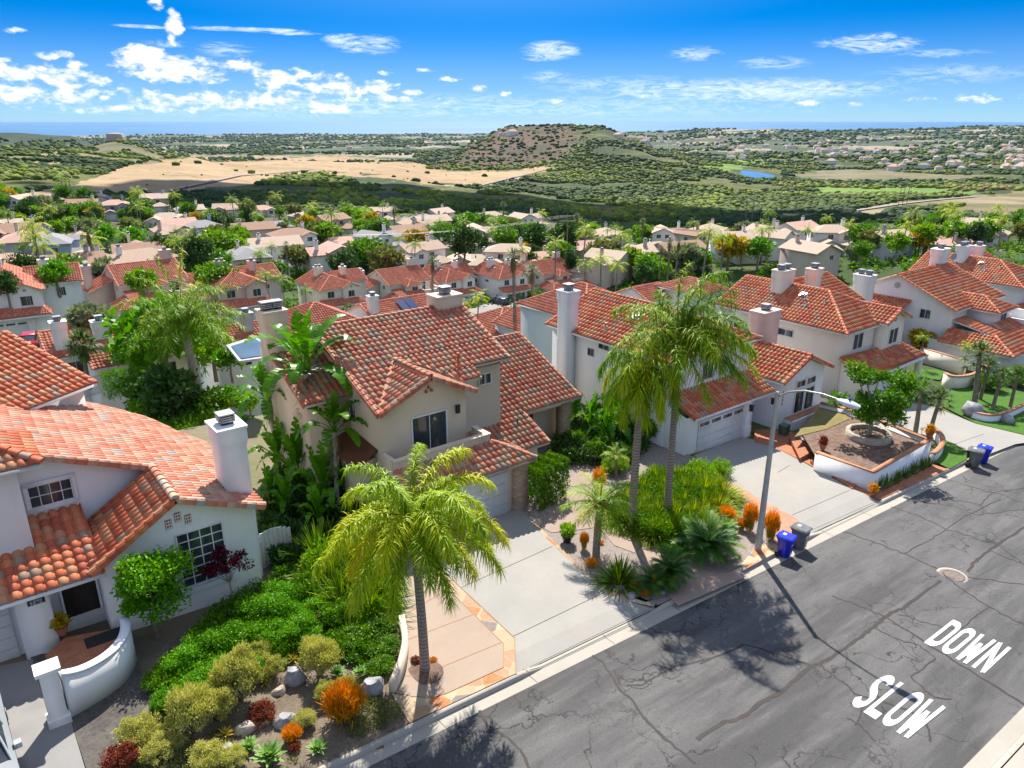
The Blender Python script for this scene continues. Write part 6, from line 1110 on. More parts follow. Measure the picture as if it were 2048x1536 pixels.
# garage roof below
gy, gz = 25.15, 1.75 - .0; g1 = atz(1074, 917, 1.62); g2 = atz(925, 963, 1.62); YG = g1.y; sG = .42; zG = lambda y: 1.62 + (y - YG) * sG; g3 = on(981, 883, (20, YG, 1.62), (0, -sG, 1))
r.plane([(14.1, YG, 1.62), (g1.x, YG, 1.62), (g3.x, g3.y, zG(g3.y)), (14.1, g3.y, zG(g3.y))]); r.plane([(g1.x, YG, 1.62), (g1.x, YG + 2.6, 1.62), (g3.x, g3.y, zG(g3.y))]); r.cap((g1.x, YG, 1.66), (g3.x, g3.y, zG(g3.y) + .04))
# side porch roof on the left and its wall
r.plane([(12.0, 31.0, 4.6), (14.35, 31.0, 4.6), (14.35, 34.6, 6.2), (12.0, 34.6, 6.2)]); r.rake((12.0, 31.0, 4.6), (12.0, 34.6, 6.2), (-1, 0, 0))
r.build('tile_rose', 'trim_tan', B, ogB)
walls(w_, [(12.3, 31.4, 4.6), (14.45, 31.4, 4.6), (14.45, 37, 6.0), (12.3, 37, 6.0)], -1.2); walls(w_, [(13.4, 28.9, 2.0), (14.45, 28.9, 2.2), (14.45, 31.5, 2.4), (13.4, 31.5, 2.3)], -1.2)
walls(w_, [(g1.x - .35 - 6.4, YG + .45, 1.6), (g1.x - .35, YG + .45, 1.6), (g1.x - .35, YG + 2.5, 1.9), (g1.x - .35 - 6.4, YG + 2.5, 1.9)], -1.2)
walls(w_, [(18.9, YF + .5, zL(YF + .5) - .12), (XE - .45, YF + .5, zL(YF + .5) - .12), (XE - .45, YL + 1.2, zL(YL + 1.2) - .12), (XW - .5, YL + 1.2, zL(YL + 1.2) - .12), (XW - .5, YT, zL(YT) - .15), (XW - .5, YT + 4, 3), (18.9, YT + 4, 3)], -1.2)
mb = MB(); mb.box(XE, XW - .1, YL + .45, YL + .65, ZL - .42, ZL - .05); part(mb, 'porch_beam', 'stucco_tan', B, ogB)
part(w_, 'wall', 'stucco_tan', B, ogB)
# balcony: parapet walls and floor
b1, b2, b3 = atz(980, 868, 2.75), atz(815, 911, 2.75), atz(928, 845, 2.75); YBf = 26.3; XBr = b1.x
YBf = b1.y; mb = MB(); mb.box(14.2, XBr, YBf, 28.0, 1.7, 1.95); mb.box(14.2, XBr, YBf, YBf + .2, 1.95, 2.72); mb.box(XBr - .2, XBr, YBf + .2, 28.0, 1.95, 2.72); mb.box(14.2, 14.4, YBf + .2, 28.0, 1.95, 2.72); mb.box(14.15, XBr + .04, YBf - .04, YBf + .24, 2.72, 2.79); mb.box(XBr - .24, XBr + .04, YBf + .24, 28.0, 2.72, 2.79); part(mb, 'balcony', 'stucco_tan', B, ogB)
window(B, (15.75, 27.94, 1.98), UX, -UY, 1.95, 2.12, 2, 1, origin=ogB, fr=.07, name='sliding_door')
for dx, dz in ((0, .17), (-.14, 0), (.14, 0)):
    mb = MB(); c = Vector((16.75 + dx, 27.93, 5.2 + dz)); mb.tube([c, c - UY * .06], .075, 10); part(mb, 'gable_vent', 'terracotta', B, ogB)
mb = MB(); mb.box(18.2, 18.38, 27.80, 27.95, 3.75, 4.1); mb.box(18.18, 18.40, 27.78, 27.95, 4.1, 4.14); part(mb, 'wall_lamp', 'metal_dark', B, ogB)
mb = MB(); px_ = atz(1040, 927, 1.55); XC0 = g1.x - 1.15; mb.box(XC0, g1.x - .30, YG + .30, YG + 1.1, -1.2, 1.45); part(mb, 'stone_pillar', 'ledge_stone', B, ogB); garage_door(B, (g1.x - 6.4, YG + .42, -.95), UX, -UY, 4.9, 2.2, ogB, 'garage_white', 4, 0)
cc = atz(1172 - 40, 905, -1.3); mb = MB(); mb.box(XW - 1.1, XW - .45, YL + .35, YL + .95, -1.4, ZL - .05); part(mb, 'porch_column', 'ledge_stone', B, ogB)
mb = MB(); mb.box(XE + .5, XE + 1.5, YL + 1.14, YL + 1.19, -1.2, 1.0); part(mb, 'door', 'wood_dark', B, ogB); window(B, (XE - .2, YL + 1.19, -.2), UX, -UY, .6, 1.5, 1, 1, origin=ogB); window(B, (20.7, 29.59, 4.1), UX, -UY, .8, .6, 2, 1, origin=ogB, fr=.04)
cB = on(905, 625, pB, nB); chimney(B, cB.x, YR + .1, 1.5, 1.0, 6.3, 7.1 + hgt((cB.x, YR, 7.1), 588), 'stucco_tan', ogB, 1); cl_ = atY(555, 690, 31.6); chimney(B, 12.7, 35.9, 1.1, 1.0, -1.2, 8.1, 'stucco_tan', ogB, 2)
window(B, (14.39, 32.0, 3.2), -UY, -UX, 1.3, 1.2, 2, 1, origin=ogB)
pv_ = on(917, 738, pB, nB); pipe_vent(B, pv_, .75, .06, 'terracotta', ogB); pv_ = on(668, 686, pB, nB); pipe_vent(B, pv_, .35, .03, 'metal_dark', ogB, False); pv_ = on(1035, 850, pL, nL); pipe_vent(B, pv_, .4, .03, 'metal_dark', ogB, False)
mb = MB(); mb.slab([(14.37, 28.7, 2.62), (14.37, 31.9, 2.85), (13.0, 31.7, 2.4), (13.1, 28.4, 2.1)], .1); part(mb, 'awning_roof', 'wood_dark', B, ogB)
# patio cover and extension behind
mb = MB(); s0 = atz(500, 695, 3.3); mb.slab([tuple(atz(x, y, 3.2)) for x, y in ((452, 690), (510, 672), (540, 690), (530, 715), (478, 722))], .14); pc_ = part(mb, 'patio_cover', 'metal_light', B, ogB); mb = MB(); mb.slab([tuple(atz(x, y, 3.25)) for x, y in ((462, 692), (510, 677), (533, 691), (523, 711), (482, 717))], .02); mb.build('pane', 'glass_blue', pc_, ogB)

# house A on the left
gA = atY(350, 1000, 25.55); ax, zA = gA.x, gA.z; rr2 = atY(531, 1012, 25.55); sA = (zA - rr2.z) / (rr2.x - ax); nA_, pA = (sA, 0, 1), (ax, 25.55, zA); ogA = (0, 26, -.2)
A = empty('house', ogA, 'white house at the left with a pale clay roof and red maple by its window', 'house'); rp, w_ = Roof(0, .27, .38), MB(); rd = Roof(0)
P_ = lambda x, y: tuple(on(x, y, pA, nA_))
j = on(295, 934, pA, nA_); ridge_y = 25.55; YJ = j.y; zA_ = lambda x: zA - (x - ax) * sA
ch0 = on(497, 978, pA, nA_); XEv = rr2.x
rear = [on(x, y, pA, nA_) for x, y in ((417, 890), (280, 832), (159, 803))]
rs_ = sorted([(p.x, p.y) for p in rear]); RY_ = lambda x: float(np.interp(x, [k[0] for k in rs_], [k[1] for k in rs_])); rr_x = [k for k in rs_ if ax < k[0] < XEv]
rp.plane([(ax, 25.55, zA), (XEv, 25.55, zA_(XEv)), (XEv, RY_(XEv), zA_(XEv))] + [(k[0], k[1], zA_(k[0])) for k in rr_x[::-1]] + [(ax, RY_(ax), zA)])
xl = on(-120, 890, pA, nA_).x; rp.plane([(xl, YJ, zA_(xl)), (ax, YJ, zA), (ax, rear[0].y + 4, zA), (xl, rear[0].y + 4, zA_(xl))]) if False else None
xt = on(-140, 800, pA, nA_); rp.plane([(xt.x, YJ, zA_(xt.x)), (ax, YJ, zA), (ax, RY_(ax), zA)] + [(k[0], k[1], zA_(k[0])) for k in rs_[::-1] if xt.x < k[0] < ax] + [(xt.x, RY_(xt.x), zA_(xt.x))])
rp.rake((XEv, 25.55, zA_(XEv)), (ax, 25.55, zA), (0, -1, 0)); rp.rake((ax, YJ, zA), (on(83, 915, pA, nA_).x, YJ, zA_(on(83, 915, pA, nA_).x)), (0, -1, 0)) if sA > 0 else None
rp.cap((ax, 25.45, zA + .06), (ax, YJ, zA + .06), r=.16)
rp.build('tile_pale', 'trim_white', A, ogA)
sA2 = .62; nA2 = (-sA2, 0, 1); lowl = on(166, 1118, pA, nA2); zf = lambda x: zA + (x - ax) * sA2; XLo = lowl.x; v1 = on(128, 1070, pA, nA2)
rd.plane([(XLo, 25.55, zf(XLo)), (ax, 25.55, zA), (ax, YJ, zA), (v1.x, YJ - .1, zf(v1.x)), (v1.x, v1.y, v1.z)]); rd.rake((XLo, 25.55, zf(XLo)), (ax, 25.55, zA), (0, -1, 0))
# upper roof at the far left
zu = on(70, 818, pA, nA_).z + .2; cu = atz(195, 766, zu); eu = (Vector((FX, FY, 0)) * math.cos(R(18.3)) + Vector((RX, RY, 0)) * math.sin(R(18.3))); du = (Vector((FX, FY, 0)) * math.cos(R(108.3)) + Vector((RX, RY, 0)) * math.sin(R(108.3))); su = .4
nu = UZ * 1.0 + du * su; tp = on(6, 665, cu, nu); WU = -(tp - cu).dot(du); c0 = cu - eu * 7.5; up_ = -du * WU + UZ * WU * su
rd.plane([tuple(c0), tuple(cu), tuple(cu + up_), tuple(c0 + up_)]); rd.rake(tuple(cu), tuple(cu + up_), eu)
q0, q1, q2, q3 = c0 - du * .45, cu - du * .45 - eu * .4, cu - du * (WU - .2) - eu * .4, c0 - du * (WU - .2); walls(w_, [(q0.x, q0.y, zu + .12), (q1.x, q1.y, zu + .12), (q2.x, q2.y, zu + WU * su - .15), (q3.x, q3.y, zu + WU * su - .15)], zu - 2.5)
# entry roof
SE = .29; e0_ = atz(212, 1147, 2.55); YEn = e0_.y; XEr = e0_.x; YWn = YJ + .3; ze_ = lambda y: 2.55 + (y - YEn) * SE
rd.w = .33; rd.plane([(XEr - 8, YEn, 2.55), (XEr, YEn, 2.55), (XEr, 27.65, ze_(27.65)), (XEr - 8, 27.65, ze_(27.65))]); rd.plane([(.7, 27.65, ze_(27.65)), (XEr, 27.65, ze_(27.65)), (XEr, YWn, ze_(YWn)), (.7, YWn, ze_(YWn))]); rd.w = .3
# small left roof with hip end over the projecting upper room
hx = atY(85, 928, 27.15); rd.plane([(hx.x - 7, hx.y, hx.z), (hx.x, hx.y, hx.z), (hx.x - 2.4, hx.y + 2.4, hx.z + 1.0), (hx.x - 7, hx.y + 2.4, hx.z + 1.0)]); rd.cap((hx.x, hx.y, hx.z + .06), (hx.x - 2.4, hx.y + 2.4, hx.z + 1.06), r=.15); rd.plane([(hx.x, hx.y, hx.z), (hx.x, hx.y + 3.2, hx.z), (hx.x - 2.4, hx.y + 2.4, hx.z + 1.0)])
rd.build('tile_orange', 'trim_white', A, ogA)
xw0, xw1 = XLo + .35, XEv - .38; YA = 25.85
walls(w_, [(xw0, YA, zf(xw0) - .15), (ax, YA, zA - .12), (xw1, YA, zA_(xw1) - .12), (xw1, rear[0].y - .4, zA_(xw1) - .12), (ax, rear[2].y, zA - .2), (xw0, rear[2].y, zA - .4)], -.6)
YW = YJ + .3; xa = on(83, 915, pA, nA_).x; walls(w_, [(xa - 3, YW, zA_(xa - 3) - .14), (ax + .3, YW, zA_(ax + .3) - .14), (ax + .3, YW + 2, zA - .5), (xa - 3, YW + 2, 5)], -.4)
walls(w_, [(hx.x - 7, 27.6, hx.z), (.72, 27.6, hx.z), (.72, 30.5, hx.z), (hx.x - 7, 30.5, hx.z)], 1.5); walls(w_, [(.2, 27.65, ze_(27.65) - .12), (XEr - .3, 27.65, ze_(27.65) - .12), (XEr - .3, YWn, ze_(YWn) - .15), (.2, YWn, ze_(YWn) - .15)], 2.0)
YP = YEn + .55; walls(w_, [(-8, YP + .5, 2.5), (-.25, YP + .5, 2.5), (-.25, YP + .05, 2.5), (.75, YP + .05, 2.5), (.75, YP + 1.0, 2.5), (2.4, YP + 1.0, 2.5), (2.4, YP + 3, 2.5), (-8, YP + 3, 2.5)], -.4)
part(w_, 'wall', 'stucco_white', A, ogA)
def wpix(yw, x0, y0, x1, y1): a, c = atY(x0, y0, yw), atY(x1, y1, yw); return a, c
a, c = wpix(YW, 62, 1018, 145, 975); window(A, (a.x, YW - .01, c.z - .75 if a.z > c.z - .4 else a.z), UX, -UY, c.x - a.x, .85, 4, 2, origin=ogA, surround=.14, fr=.04)
a, c = wpix(YA, 372, 1205, 437, 1075); window(A, (a.x, YA - .01, .75), UX, -UY, c.x - a.x + .2, 2.25, 4, 6, origin=ogA, fr=.05, bar=.035, gm='glass'); mb = MB(); mb.box(a.x - .2, c.x + .5, YA - .16, YA, .55, .72); part(mb, 'window_sill', 'stucco_bluewhite', A, ogA)
for x, y in ((337, 1049), (355, 1034), (376, 1038)):
    p = atY(x, y, YA - .01); mb = MB(); mb.box(p.x - .11, p.x + .11, YA - .03, YA, p.z - .18, p.z + .18); mb2 = mb; v_ = part(mb, 'gable_vent', 'terracotta', A, ogA); mb = MB()
    for k in range(3): mb.box(p.x - .10, p.x + .10, YA - .045, YA - .031, p.z - .15 + k * .12, p.z - .12 + k * .12); mb.box(p.x - .09 + k * .08, p.x - .07 + k * .08, YA - .05, YA - .046, p.z - .17, p.z + .17)
    mb.build('grille', 'stucco_white', v_, ogA)
garage_door(A, (-5.2, YP + .49, -.1), UX, -UY, 4.8, 2.2, ogA, 'garage_white', 5, 0)
mb = MB(); mb.box(1.15, 2.2, YP + .93, YP + .99, .45, 2.4); d_ = part(mb, 'door', 'door_dark', A, ogA); mb = MB(); mb.box(1.07, 1.15, YP + .90, YP + 1.0, .45, 2.48); mb.box(2.2, 2.28, YP + .90, YP + 1.0, .45, 2.48); mb.box(1.07, 2.28, YP + .90, YP + 1.0, 2.4, 2.48); mb.build('door_frame', 'trim_white', d_, ogA)
# number plaque 5070
mb = MB(); mb.box(.12, .62, YP + .0, YP + .05, 1.92, 2.12); mb.box(.24, .50, YP + .0, YP + .05, 2.12, 2.17); pl = part(mb, 'number_plaque', 'car_navy', A, ogA)
def digits(mb, txt, p, ux, n, h, gap=.35):
    SEG = {'0': 'abcdef', '5': 'afgcd', '7': 'abc', '2': 'abged', '9': 'abcdfg', '6': 'afgecd', '1': 'bc', '3': 'abgcd', '4': 'fgbc', '8': 'abcdefg'}; up = UZ; w = h * .5; t_ = h * .16; p, ux, n = Vector(p), Vector(ux), Vector(n)
    for ch in txt:
        for s_ in SEG[ch]:
            x0, z0, ww, hh = {'a': (0, h - t_, w, t_), 'd': (0, 0, w, t_), 'g': (0, h / 2 - t_ / 2, w, t_), 'f': (0, h / 2 + t_ / 2, t_, h / 2 - 1.5 * t_), 'b': (w - t_, h / 2 + t_ / 2, t_, h / 2 - 1.5 * t_), 'e': (0, t_, t_, h / 2 - 1.5 * t_), 'c': (w - t_, t_, t_, h / 2 - 1.5 * t_)}[s_]; mb.obox(p + ux * x0 + up * z0, ux * ww, n * .012, up * hh)
        p = p + ux * (w + h * gap * .6)
mb = MB(); digits(mb, '5070', (.19, YP + .0, 1.95), UX, -UY, .13); mb.build('digits', 'paint_white', pl, ogA)
cbx = on(500, 975, pA, nA_); chimney(A, XEv - .55, cbx.y - .2, .95, 1.25, -.4, cbx.z + 3.0, 'stucco_white', ogA, 1)

# house C behind the lamp
ogC = (33, 25.5, -1.85); Cc = empty('two_storey_house', ogC, 'white house with a wide garage and front gable behind the street lamp', 'house'); r, w_ = Roof(0), MB()
zE2, xE = 3.8, 32.0; ev = atz(1138, 664, zE2); xE = ev.x; xRg = xE + 4.35; sC = .42; zRg = zE2 + 4.35 * sC; nC = (-sC, 0, 1); pC = (xE, 30, zE2); rear_ = on(1090, 649, pC, nC).y; rt = on(1217, 591, pC, nC); fr_y = 26.6; xE3 = xRg + 4.35
r.plane([(xE, fr_y, zE2), (xE, rear_, zE2), (xRg, rear_, zRg), (xRg, fr_y + 4.35, zRg)]); r.plane([(xE3, fr_y, zE2), (xE3, rear_, zE2), (xRg, rear_, zRg), (xRg, fr_y + 4.35, zRg)]); r.plane([(xE, fr_y, zE2), (xE3, fr_y, zE2), (xRg, fr_y + 4.35, zRg)])
r.cap((xE, fr_y, zE2 + .03), (xRg, fr_y + 4.35, zRg + .03), (xRg, rear_, zRg + .03)); r.cap((xE3, fr_y, zE2 + .03), (xRg, fr_y + 4.35, zRg + .03)); r.rake((xE, rear_, zE2), (xRg, rear_, zRg), (0, 1, 0))
walls(w_, [(xE + .4, fr_y + .45, zE2), (xE3 - .4, fr_y + .45, zE2), (xE3 - .4, rear_ - .3, zE2), (xRg, rear_ - .3, zRg - .15), (xE + .4, rear_ - .3, zE2)], -2.3)
# garage pent roof
pg0, pg1 = atz(1388, 839, .75), atz(1556, 783, .75); YGc = (pg0.y + pg1.y) / 2; sP = .42; xg0 = 32.6; xg1 = pg1.x; yw2 = fr_y + .45
r.plane([(xg0, YGc, .75), (xg1, YGc, .75), (xg1, yw2 + .1, .75 + (yw2 + .1 - YGc) * sP), (xg0, yw2 + .1, .75 + (yw2 + .1 - YGc) * sP)]); r.rake((xg0, YGc, .75), (xg0, yw2, .75 + (yw2 - YGc) * sP), (-1, 0, 0))
# front gable wing
YWg = 24.75; ga, gl_, gr2 = atY(1624, 712, YWg), atY(1568, 766, YWg), atY(1668, 735, YWg); xm = ga.x; hw = (gr2.x - gl_.x) / 2; zl_ = (gl_.z + gr2.z) / 2; zr_ = ga.z; yb_ = YWg + 6.0
for sx in (-1, 1): r.plane([(xm + sx * hw, YWg, zl_), (xm, YWg, zr_), (xm, yb_, zr_), (xm + sx * hw, yb_, zl_)]); r.rake((xm + sx * hw, YWg, zl_), (xm, YWg, zr_), (0, -1, 0))
r.cap((xm, YWg, zr_ + .04), (xm, yb_, zr_ + .04)); r.build('tile_orange', 'trim_white', Cc, ogC)
YWw = YWg + .4; walls(w_, [(xm - hw + .4, YWw, zl_), (xm, YWw, zr_ - .2), (xm + hw - .4, YWw, zl_), (xm + hw - .4, yb_ + 1, zl_), (xm - hw + .4, yb_ + 1, zl_)], -2.5)
YGw = YGc + .5; walls(w_, [(32.4, YGw, .7), (xg1 - 1.6, YGw, .7), (xg1 - 1.6, YGw + 2, 1.3), (xg1 + .3, YGw + 2, 1.3), (xg1 + .3, yw2 + 1, 1.3), (32.4, yw2 + 1, 1.3)], -2.3)
part(w_, 'wall', 'stucco_bluewhite', Cc, ogC)
gd0, gd1 = atY(1391, 907, YGw), atY(1480, 875, YGw); garage_door(Cc, (gd0.x, YGw - .01, (gd0.z + gd1.z) / 2), UX, -UY, gd1.x - gd0.x, 2.1, ogC, 'garage_white', 4, 4)
mb = MB(); mb.box(gd1.x + .25, gd1.x + .85, YGw - .15, YGw + .45, -2.2, -1.25); mb.box(gd1.x + .30, gd1.x + .80, YGw - .1, YGw + .4, -1.25, .7); part(mb, 'porch_pillar', 'stucco_bluewhite', Cc, ogC)
def lampw(p, o, og): mb = MB(); mb.box(p[0] - .09, p[0] + .09, p[1] - .2, p[1] - .05, p[2] - .2, p[2] + .15); mb.box(p[0] - .12, p[0] + .12, p[1] - .23, p[1], p[2] + .15, p[2] + .2); part(mb, 'wall_lamp', 'metal_dark', o, og)
lampw((gd1.x + .55, YGw - .1, .0), Cc, ogC); lampw((xg1 - .2, YWw - 0.0, .1), Cc, ogC)
p = atY(1567, 823, YWw); mb = MB()
for k, ch in enumerate('5088'): digits(mb, ch, (xm - hw + .75, YWw, .25 - k * .26), UX, -UY, .2)
part(mb, 'house_number', 'metal_dark', Cc, ogC)
a = atY(1583, 832, YWw); c = atY(1622, 790, YWw); window(Cc, (a.x, YWw - .01, a.z + .05), UX, -UY, 1.15, 1.7, 1, 1, origin=ogC, fr=.09); window(Cc, (a.x + 1.2, YWw - .01, a.z + .05), UX, -UY, 1.15, 1.7, 1, 1, origin=ogC, fr=.09); window(Cc, (a.x, YWw - .01, a.z + 1.85), UX, -UY, 1.15, .6, 1, 1, origin=ogC, fr=.09); window(Cc, (a.x + 1.2, YWw - .01, a.z + 1.85), UX, -UY, 1.15, .6, 1, 1, origin=ogC, fr=.09)
mb = MB(); mb.box(xm - hw + 1.2, xm + hw - .3, YWw - .75, YWw, -2.4, -1.55); mb.box(xm - hw + 1.2, xm + hw - .3, YWw - .62, YWw - .02, -1.55, -1.5, 1); mb.build('planter_box', ['stucco_bluewhite', 'cap_brick'], Cc, ogC)
for x, y, w, h in ((1182, 704, .55, .5), (1208, 693, .9, .38)): p = atX(x, y, xE + .4); window(Cc, (xE + .39, p.y + w / 2, p.z - h / 2), -UY, -UX, w, h, 2, 1, origin=ogC, fr=.04, fm='metal_grey')
window(Cc, (35.4, fr_y + .44, 1.9), UX, -UY, 1.1, 1.1, 2, 1, origin=ogC); cx_ = atz(1134, 662, zE2); chimney(Cc, xE + .1, cx_.y, .9, 1.0, -2.3, zE2 + hgt((xE + .1, cx_.y, zE2), 580), 'stucco_bluewhite', ogC, 1); chimney(Cc, xm + 1.6, yb_ - 1.2, 1.9, 1.1, -2, 4.4, 'stucco_pink', ogC, 1)
for x, y in ((1211, 660), (1233, 642)): pipe_vent(Cc, on(x, y, pC, nC), .4, .05, 'metal_grey', ogC)
slope_vent(Cc, on(1276, 634, pC, nC), nC, .35, origin=ogC)

# houses D, E, F down the street, of the two repeated models
house_hip((50.9, 24.6, -3.0), 0, 'cream house with a twin-cap chimney and satellite dish, second from the lamp', 'stucco_cream', 'tile_orange', 0)
house_gable((70.2, 24.2, -4.1), 0, 'white house with a hipped dormer and open balcony beyond the cream house', 'stucco_white', 'tile_orange', 1)
house_hip((88.8, 26.4, -5.0), 0, 'white house at the right edge with a tall chimney beside its orange roof', 'stucco_white', 'tile_orange', 1)
# ------------------------------------------------------------------ planting near the camera
def lat(p): a = pix(p); b_ = pix(Vector(p) + Vector((RX, RY, 0))); return abs(a[0] - b_[0])
pr = random.Random(99)
WC = {}
def where(x, y, mx, my):
    t_ = '%s %s of the clump' % ('front' if y > my + 22 else 'rear' if y < my - 22 else 'middle', 'left' if x < mx - 30 else 'right' if x > mx + 30 else 'centre'); k = WC[(t_, mx)] = WC.get((t_, mx), 0) + 1
    return t_ + ('' if k == 1 else ', ' + ['second', 'third', 'fourth', 'fifth', 'sixth'][min(k - 2, 4)])
def pl(k, x, y, rpx, label, group=None, base_r=1.0, h=0.0, zs=1.0, **kw):
    p = g(x, y, h); s_ = rpx / lat(p) / base_r; return KINDS[k].place(p, label, group, (s_, s_, s_ * zs), pr.uniform(0, 6.28), **kw)
# feathery queen palm on the pink slab
pb = g(850, 1340); hq = hgt(pb, 1095); Kind('gold_palm', 'queen_palm', lambda: palm_parts(hq, (-.1, .1), 34, 3.3, .46, .045, 11, wind=(.04, -.02, 0), leaf='leaf_palm_gold', r0=.17, r1=.13, shaft=1.2, nl=150, e0=(-14, 86), droop=1.5, plumose=.8, ldroop=.75), 'palm tree').place(pb, 'golden-green queen palm rising from the small round cut-out in the pink slab', sc=1.0)
for k, x, y, r_, lb in (('red_bush', 832, 1325, 12, 'dark red succulent at the foot of the slab palm'), ('sticks_short', 866, 1325, 13, 'small orange pencil shrub at the right foot of the slab palm')): pl(k, x, y, r_, lb, base_r=.7 if k[0] == 's' else 1)
mb = MB(); q = g(850, 1345, .05); mb.lathe(tuple(q), [(.62, 0), (.6, .02), (.1, .03)], 20); tag(mb.build('tree_pit', 'mulch'), kind='structure')
# twin queen palms blown by the wind
p1 = g(1262, 1062); h1 = hgt(p1, 800); Kind('twin_a', 'queen_palm', lambda: palm_parts(h1, (.1, 0), 22, 2.5, .5, .05, 21, wind=(.05, .0, -.10), leaf='leaf_palm', r0=.2, r1=.16, shaft=1.9, nl=90, e0=(-55, 80), droop=2.2, plumose=.8, tl=(.1, 1), ldroop=.8, fruit=True), 'palm tree').place(p1, 'nearer of the twin queen palms, its fronds hanging close along a dark trunk')
p2 = g(1332, 1048); h2 = hgt(p2, 790); Kind('twin_b', 'queen_palm', lambda: palm_parts(h2, (.1, .1), 40, 3.7, .62, .055, 23, wind=(.50, -.16, .10), leaf='leaf_palm', r0=.18, r1=.14, shaft=3.5, nl=86, e0=(-30, 88), droop=1.3, plumose=.8, tl=(.1, 1), ldroop=.7), 'palm tree').place(p2, 'taller twin queen palm with its whole crown blown to the right')
# big palm behind the left house
p3 = g(398, 800, -1.2); h3 = hgt(p3, 680); Kind('left_palm', 'queen_palm', lambda: palm_parts(h3, (-.2, 0), 30, 4.4, .85, .075, 31, wind=(.10, .0, .22), leaf='leaf_palm', r0=.36, r1=.28, shaft=2.0, nl=60, e0=(-35, 88), droop=1.2, trunk='bark_pale', plumose=.9, tl=(.2, 1), ldroop=.5), 'palm tree').place(p3, 'large feathery palm with a thick grey trunk behind the pale clay roof')
Kind('young_fan', 'fan_palm', lambda: fan_parts(3.6, (.1, 0), 30, 9, skirt=True, Rf=.9, nb=16, skirt_len=1.0, leaf='leaf_fan'), 'palm tree'); pf_ = g(178, 772, -2.0); KINDS['young_fan'].place(pf_, 'dark fan palm with a dry skirt in front of the terracotta bungalow roof', sc=hgt(pf_, 690) / 3.6)
def cover(px, N, leaf, label, h=.25, L=.14, W=.07, thr=.42, seed=1, name='ground_cover', hh=0.0, zoff=0.0):
    rs = np.random.RandomState(seed); P3 = [g(x, y) for x, y in px]; P2 = [(p.x, p.y) for p in P3]; xs_, ys_ = [p[0] for p in P2], [p[1] for p in P2]; x, y = rs.uniform(min(xs_), max(xs_), N), rs.uniform(min(ys_), max(ys_), N); f = fbm(x / 1.3 + 40, y / 1.3 + 40, 3, seed); ok = inpoly(x, y, P2) & (f > thr); x, y, f = x[ok], y[ok], f[ok]; n = len(x)
    z = SL * x + zoff + np.abs(rs.rand(n)) * h * np.clip((f - thr) * 8, .25, 1.2); mb = MB(); cards(mb, np.stack([x, y, z], 1), sph(rs, n) + [0, 0, .9], sph(rs, n), L * rs.uniform(.6, 1.4, n), W, np.clip(f * .8 + rs.rand(n) * .5 - .15, 0, 1)); o = mb.build(name, leaf); tag(o, label, 'ground cover', kind='stuff'); return o
cover([(300, 1370), (430, 1230), (560, 1150), (640, 1090), (700, 1110), (770, 1190), (800, 1290), (775, 1360), (700, 1330), (600, 1320), (520, 1340), (420, 1410), (330, 1440)], 60000, 'leaf_mid', 'low green ground cover between the bright bushes and strap plants', .45, thr=.36)
cover([(230, 1560), (320, 1440), (600, 1310), (760, 1380), (810, 1430), (600, 1560)], 26000, 'leaf_olive', 'dry olive ground cover scattered through the rock garden', .22, thr=.50, seed=5, L=.12, W=.04)
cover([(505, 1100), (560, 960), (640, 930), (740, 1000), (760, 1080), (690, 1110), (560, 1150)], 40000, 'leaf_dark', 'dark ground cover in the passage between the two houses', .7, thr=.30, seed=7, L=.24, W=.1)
cover([(1200, 1040), (1310, 960), (1440, 990), (1430, 1060), (1370, 1100), (1300, 1090)], 40000, 'leaf_mid', 'dense low growth beneath the twin palms', .8, thr=.2, seed=9, L=.2, W=.07)
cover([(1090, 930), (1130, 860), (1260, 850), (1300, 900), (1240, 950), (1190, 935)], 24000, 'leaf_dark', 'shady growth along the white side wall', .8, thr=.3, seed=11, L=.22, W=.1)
cover([(150, 830), (260, 780), (430, 780), (520, 880), (420, 900), (300, 860)], 30000, 'leaf_mid', 'garden growth on the slope behind the left house', 1.2, thr=.35, seed=12, L=.3, W=.16, zoff=-2.0)
# tree and maple in front of the left house
pt = g(318, 1275); Kind('front_tree', 'leafy_tree', lambda: tree_parts(3.5, 1.35, 8000, 26, .14, .085, 55, leaf='leaf_bright', flat=1.0, tr=.09, trunk_h=1.3, spread=.38, hollow=.4, nb=12), 'tree').place(pt, 'round bright green tree hiding the corner of the left house window')
pm = g(462, 1212); Kind('maple', 'maple', lambda: tree_parts(2.5, .85, 1700, 14, .10, .075, 56, leaf='leaf_maple', bark='bark_pale', flat=.75, tr=.04, trunk_h=1.0, spread=.32, hollow=.5), 'tree').place(pm, 'slender dark red maple beside the white-barred window')
for i, (x, y, r_) in enumerate([(572, 1196, 46), (530, 1235, 58), (478, 1285, 52), (420, 1300, 54), (372, 1330, 50), (520, 1278, 40), (448, 1345, 42), (395, 1372, 42), (585, 1230, 36), (604, 1262, 44), (556, 1272, 42), (498, 1340, 40), (338, 1398, 36), (624, 1222, 38)]): pl('bush', x, y + 18, r_, ['bright green bush nearest the picket gate', 'large bright green bush under the maple', 'bright green bush below the house window', 'wide bright green bush at the middle of the left hedge row', 'bright green bush beside the round tree trunk', 'bright green bush between the maple and the rock garden', 'low bright green bush behind the tall juniper', 'low bright green bush behind the left juniper', 'small bright green bush at the dark strap plants', 'bright green bush left of the pinkish shrub', 'bright green bush above the small orange aloe', 'bright green bush just behind the tallest front juniper', 'bright green bush at the left end of the row', 'topmost bright green bush beside the dark strap plants'][i], 'bright green bushes in front of the left house')
pl('bush_dark', 315, 1375, 30, 'small clipped yellow-green bush by the curved entry wall'); pl('bush_dark', 330, 1420, 26, 'low dark bush at the end of the shaded dirt path')
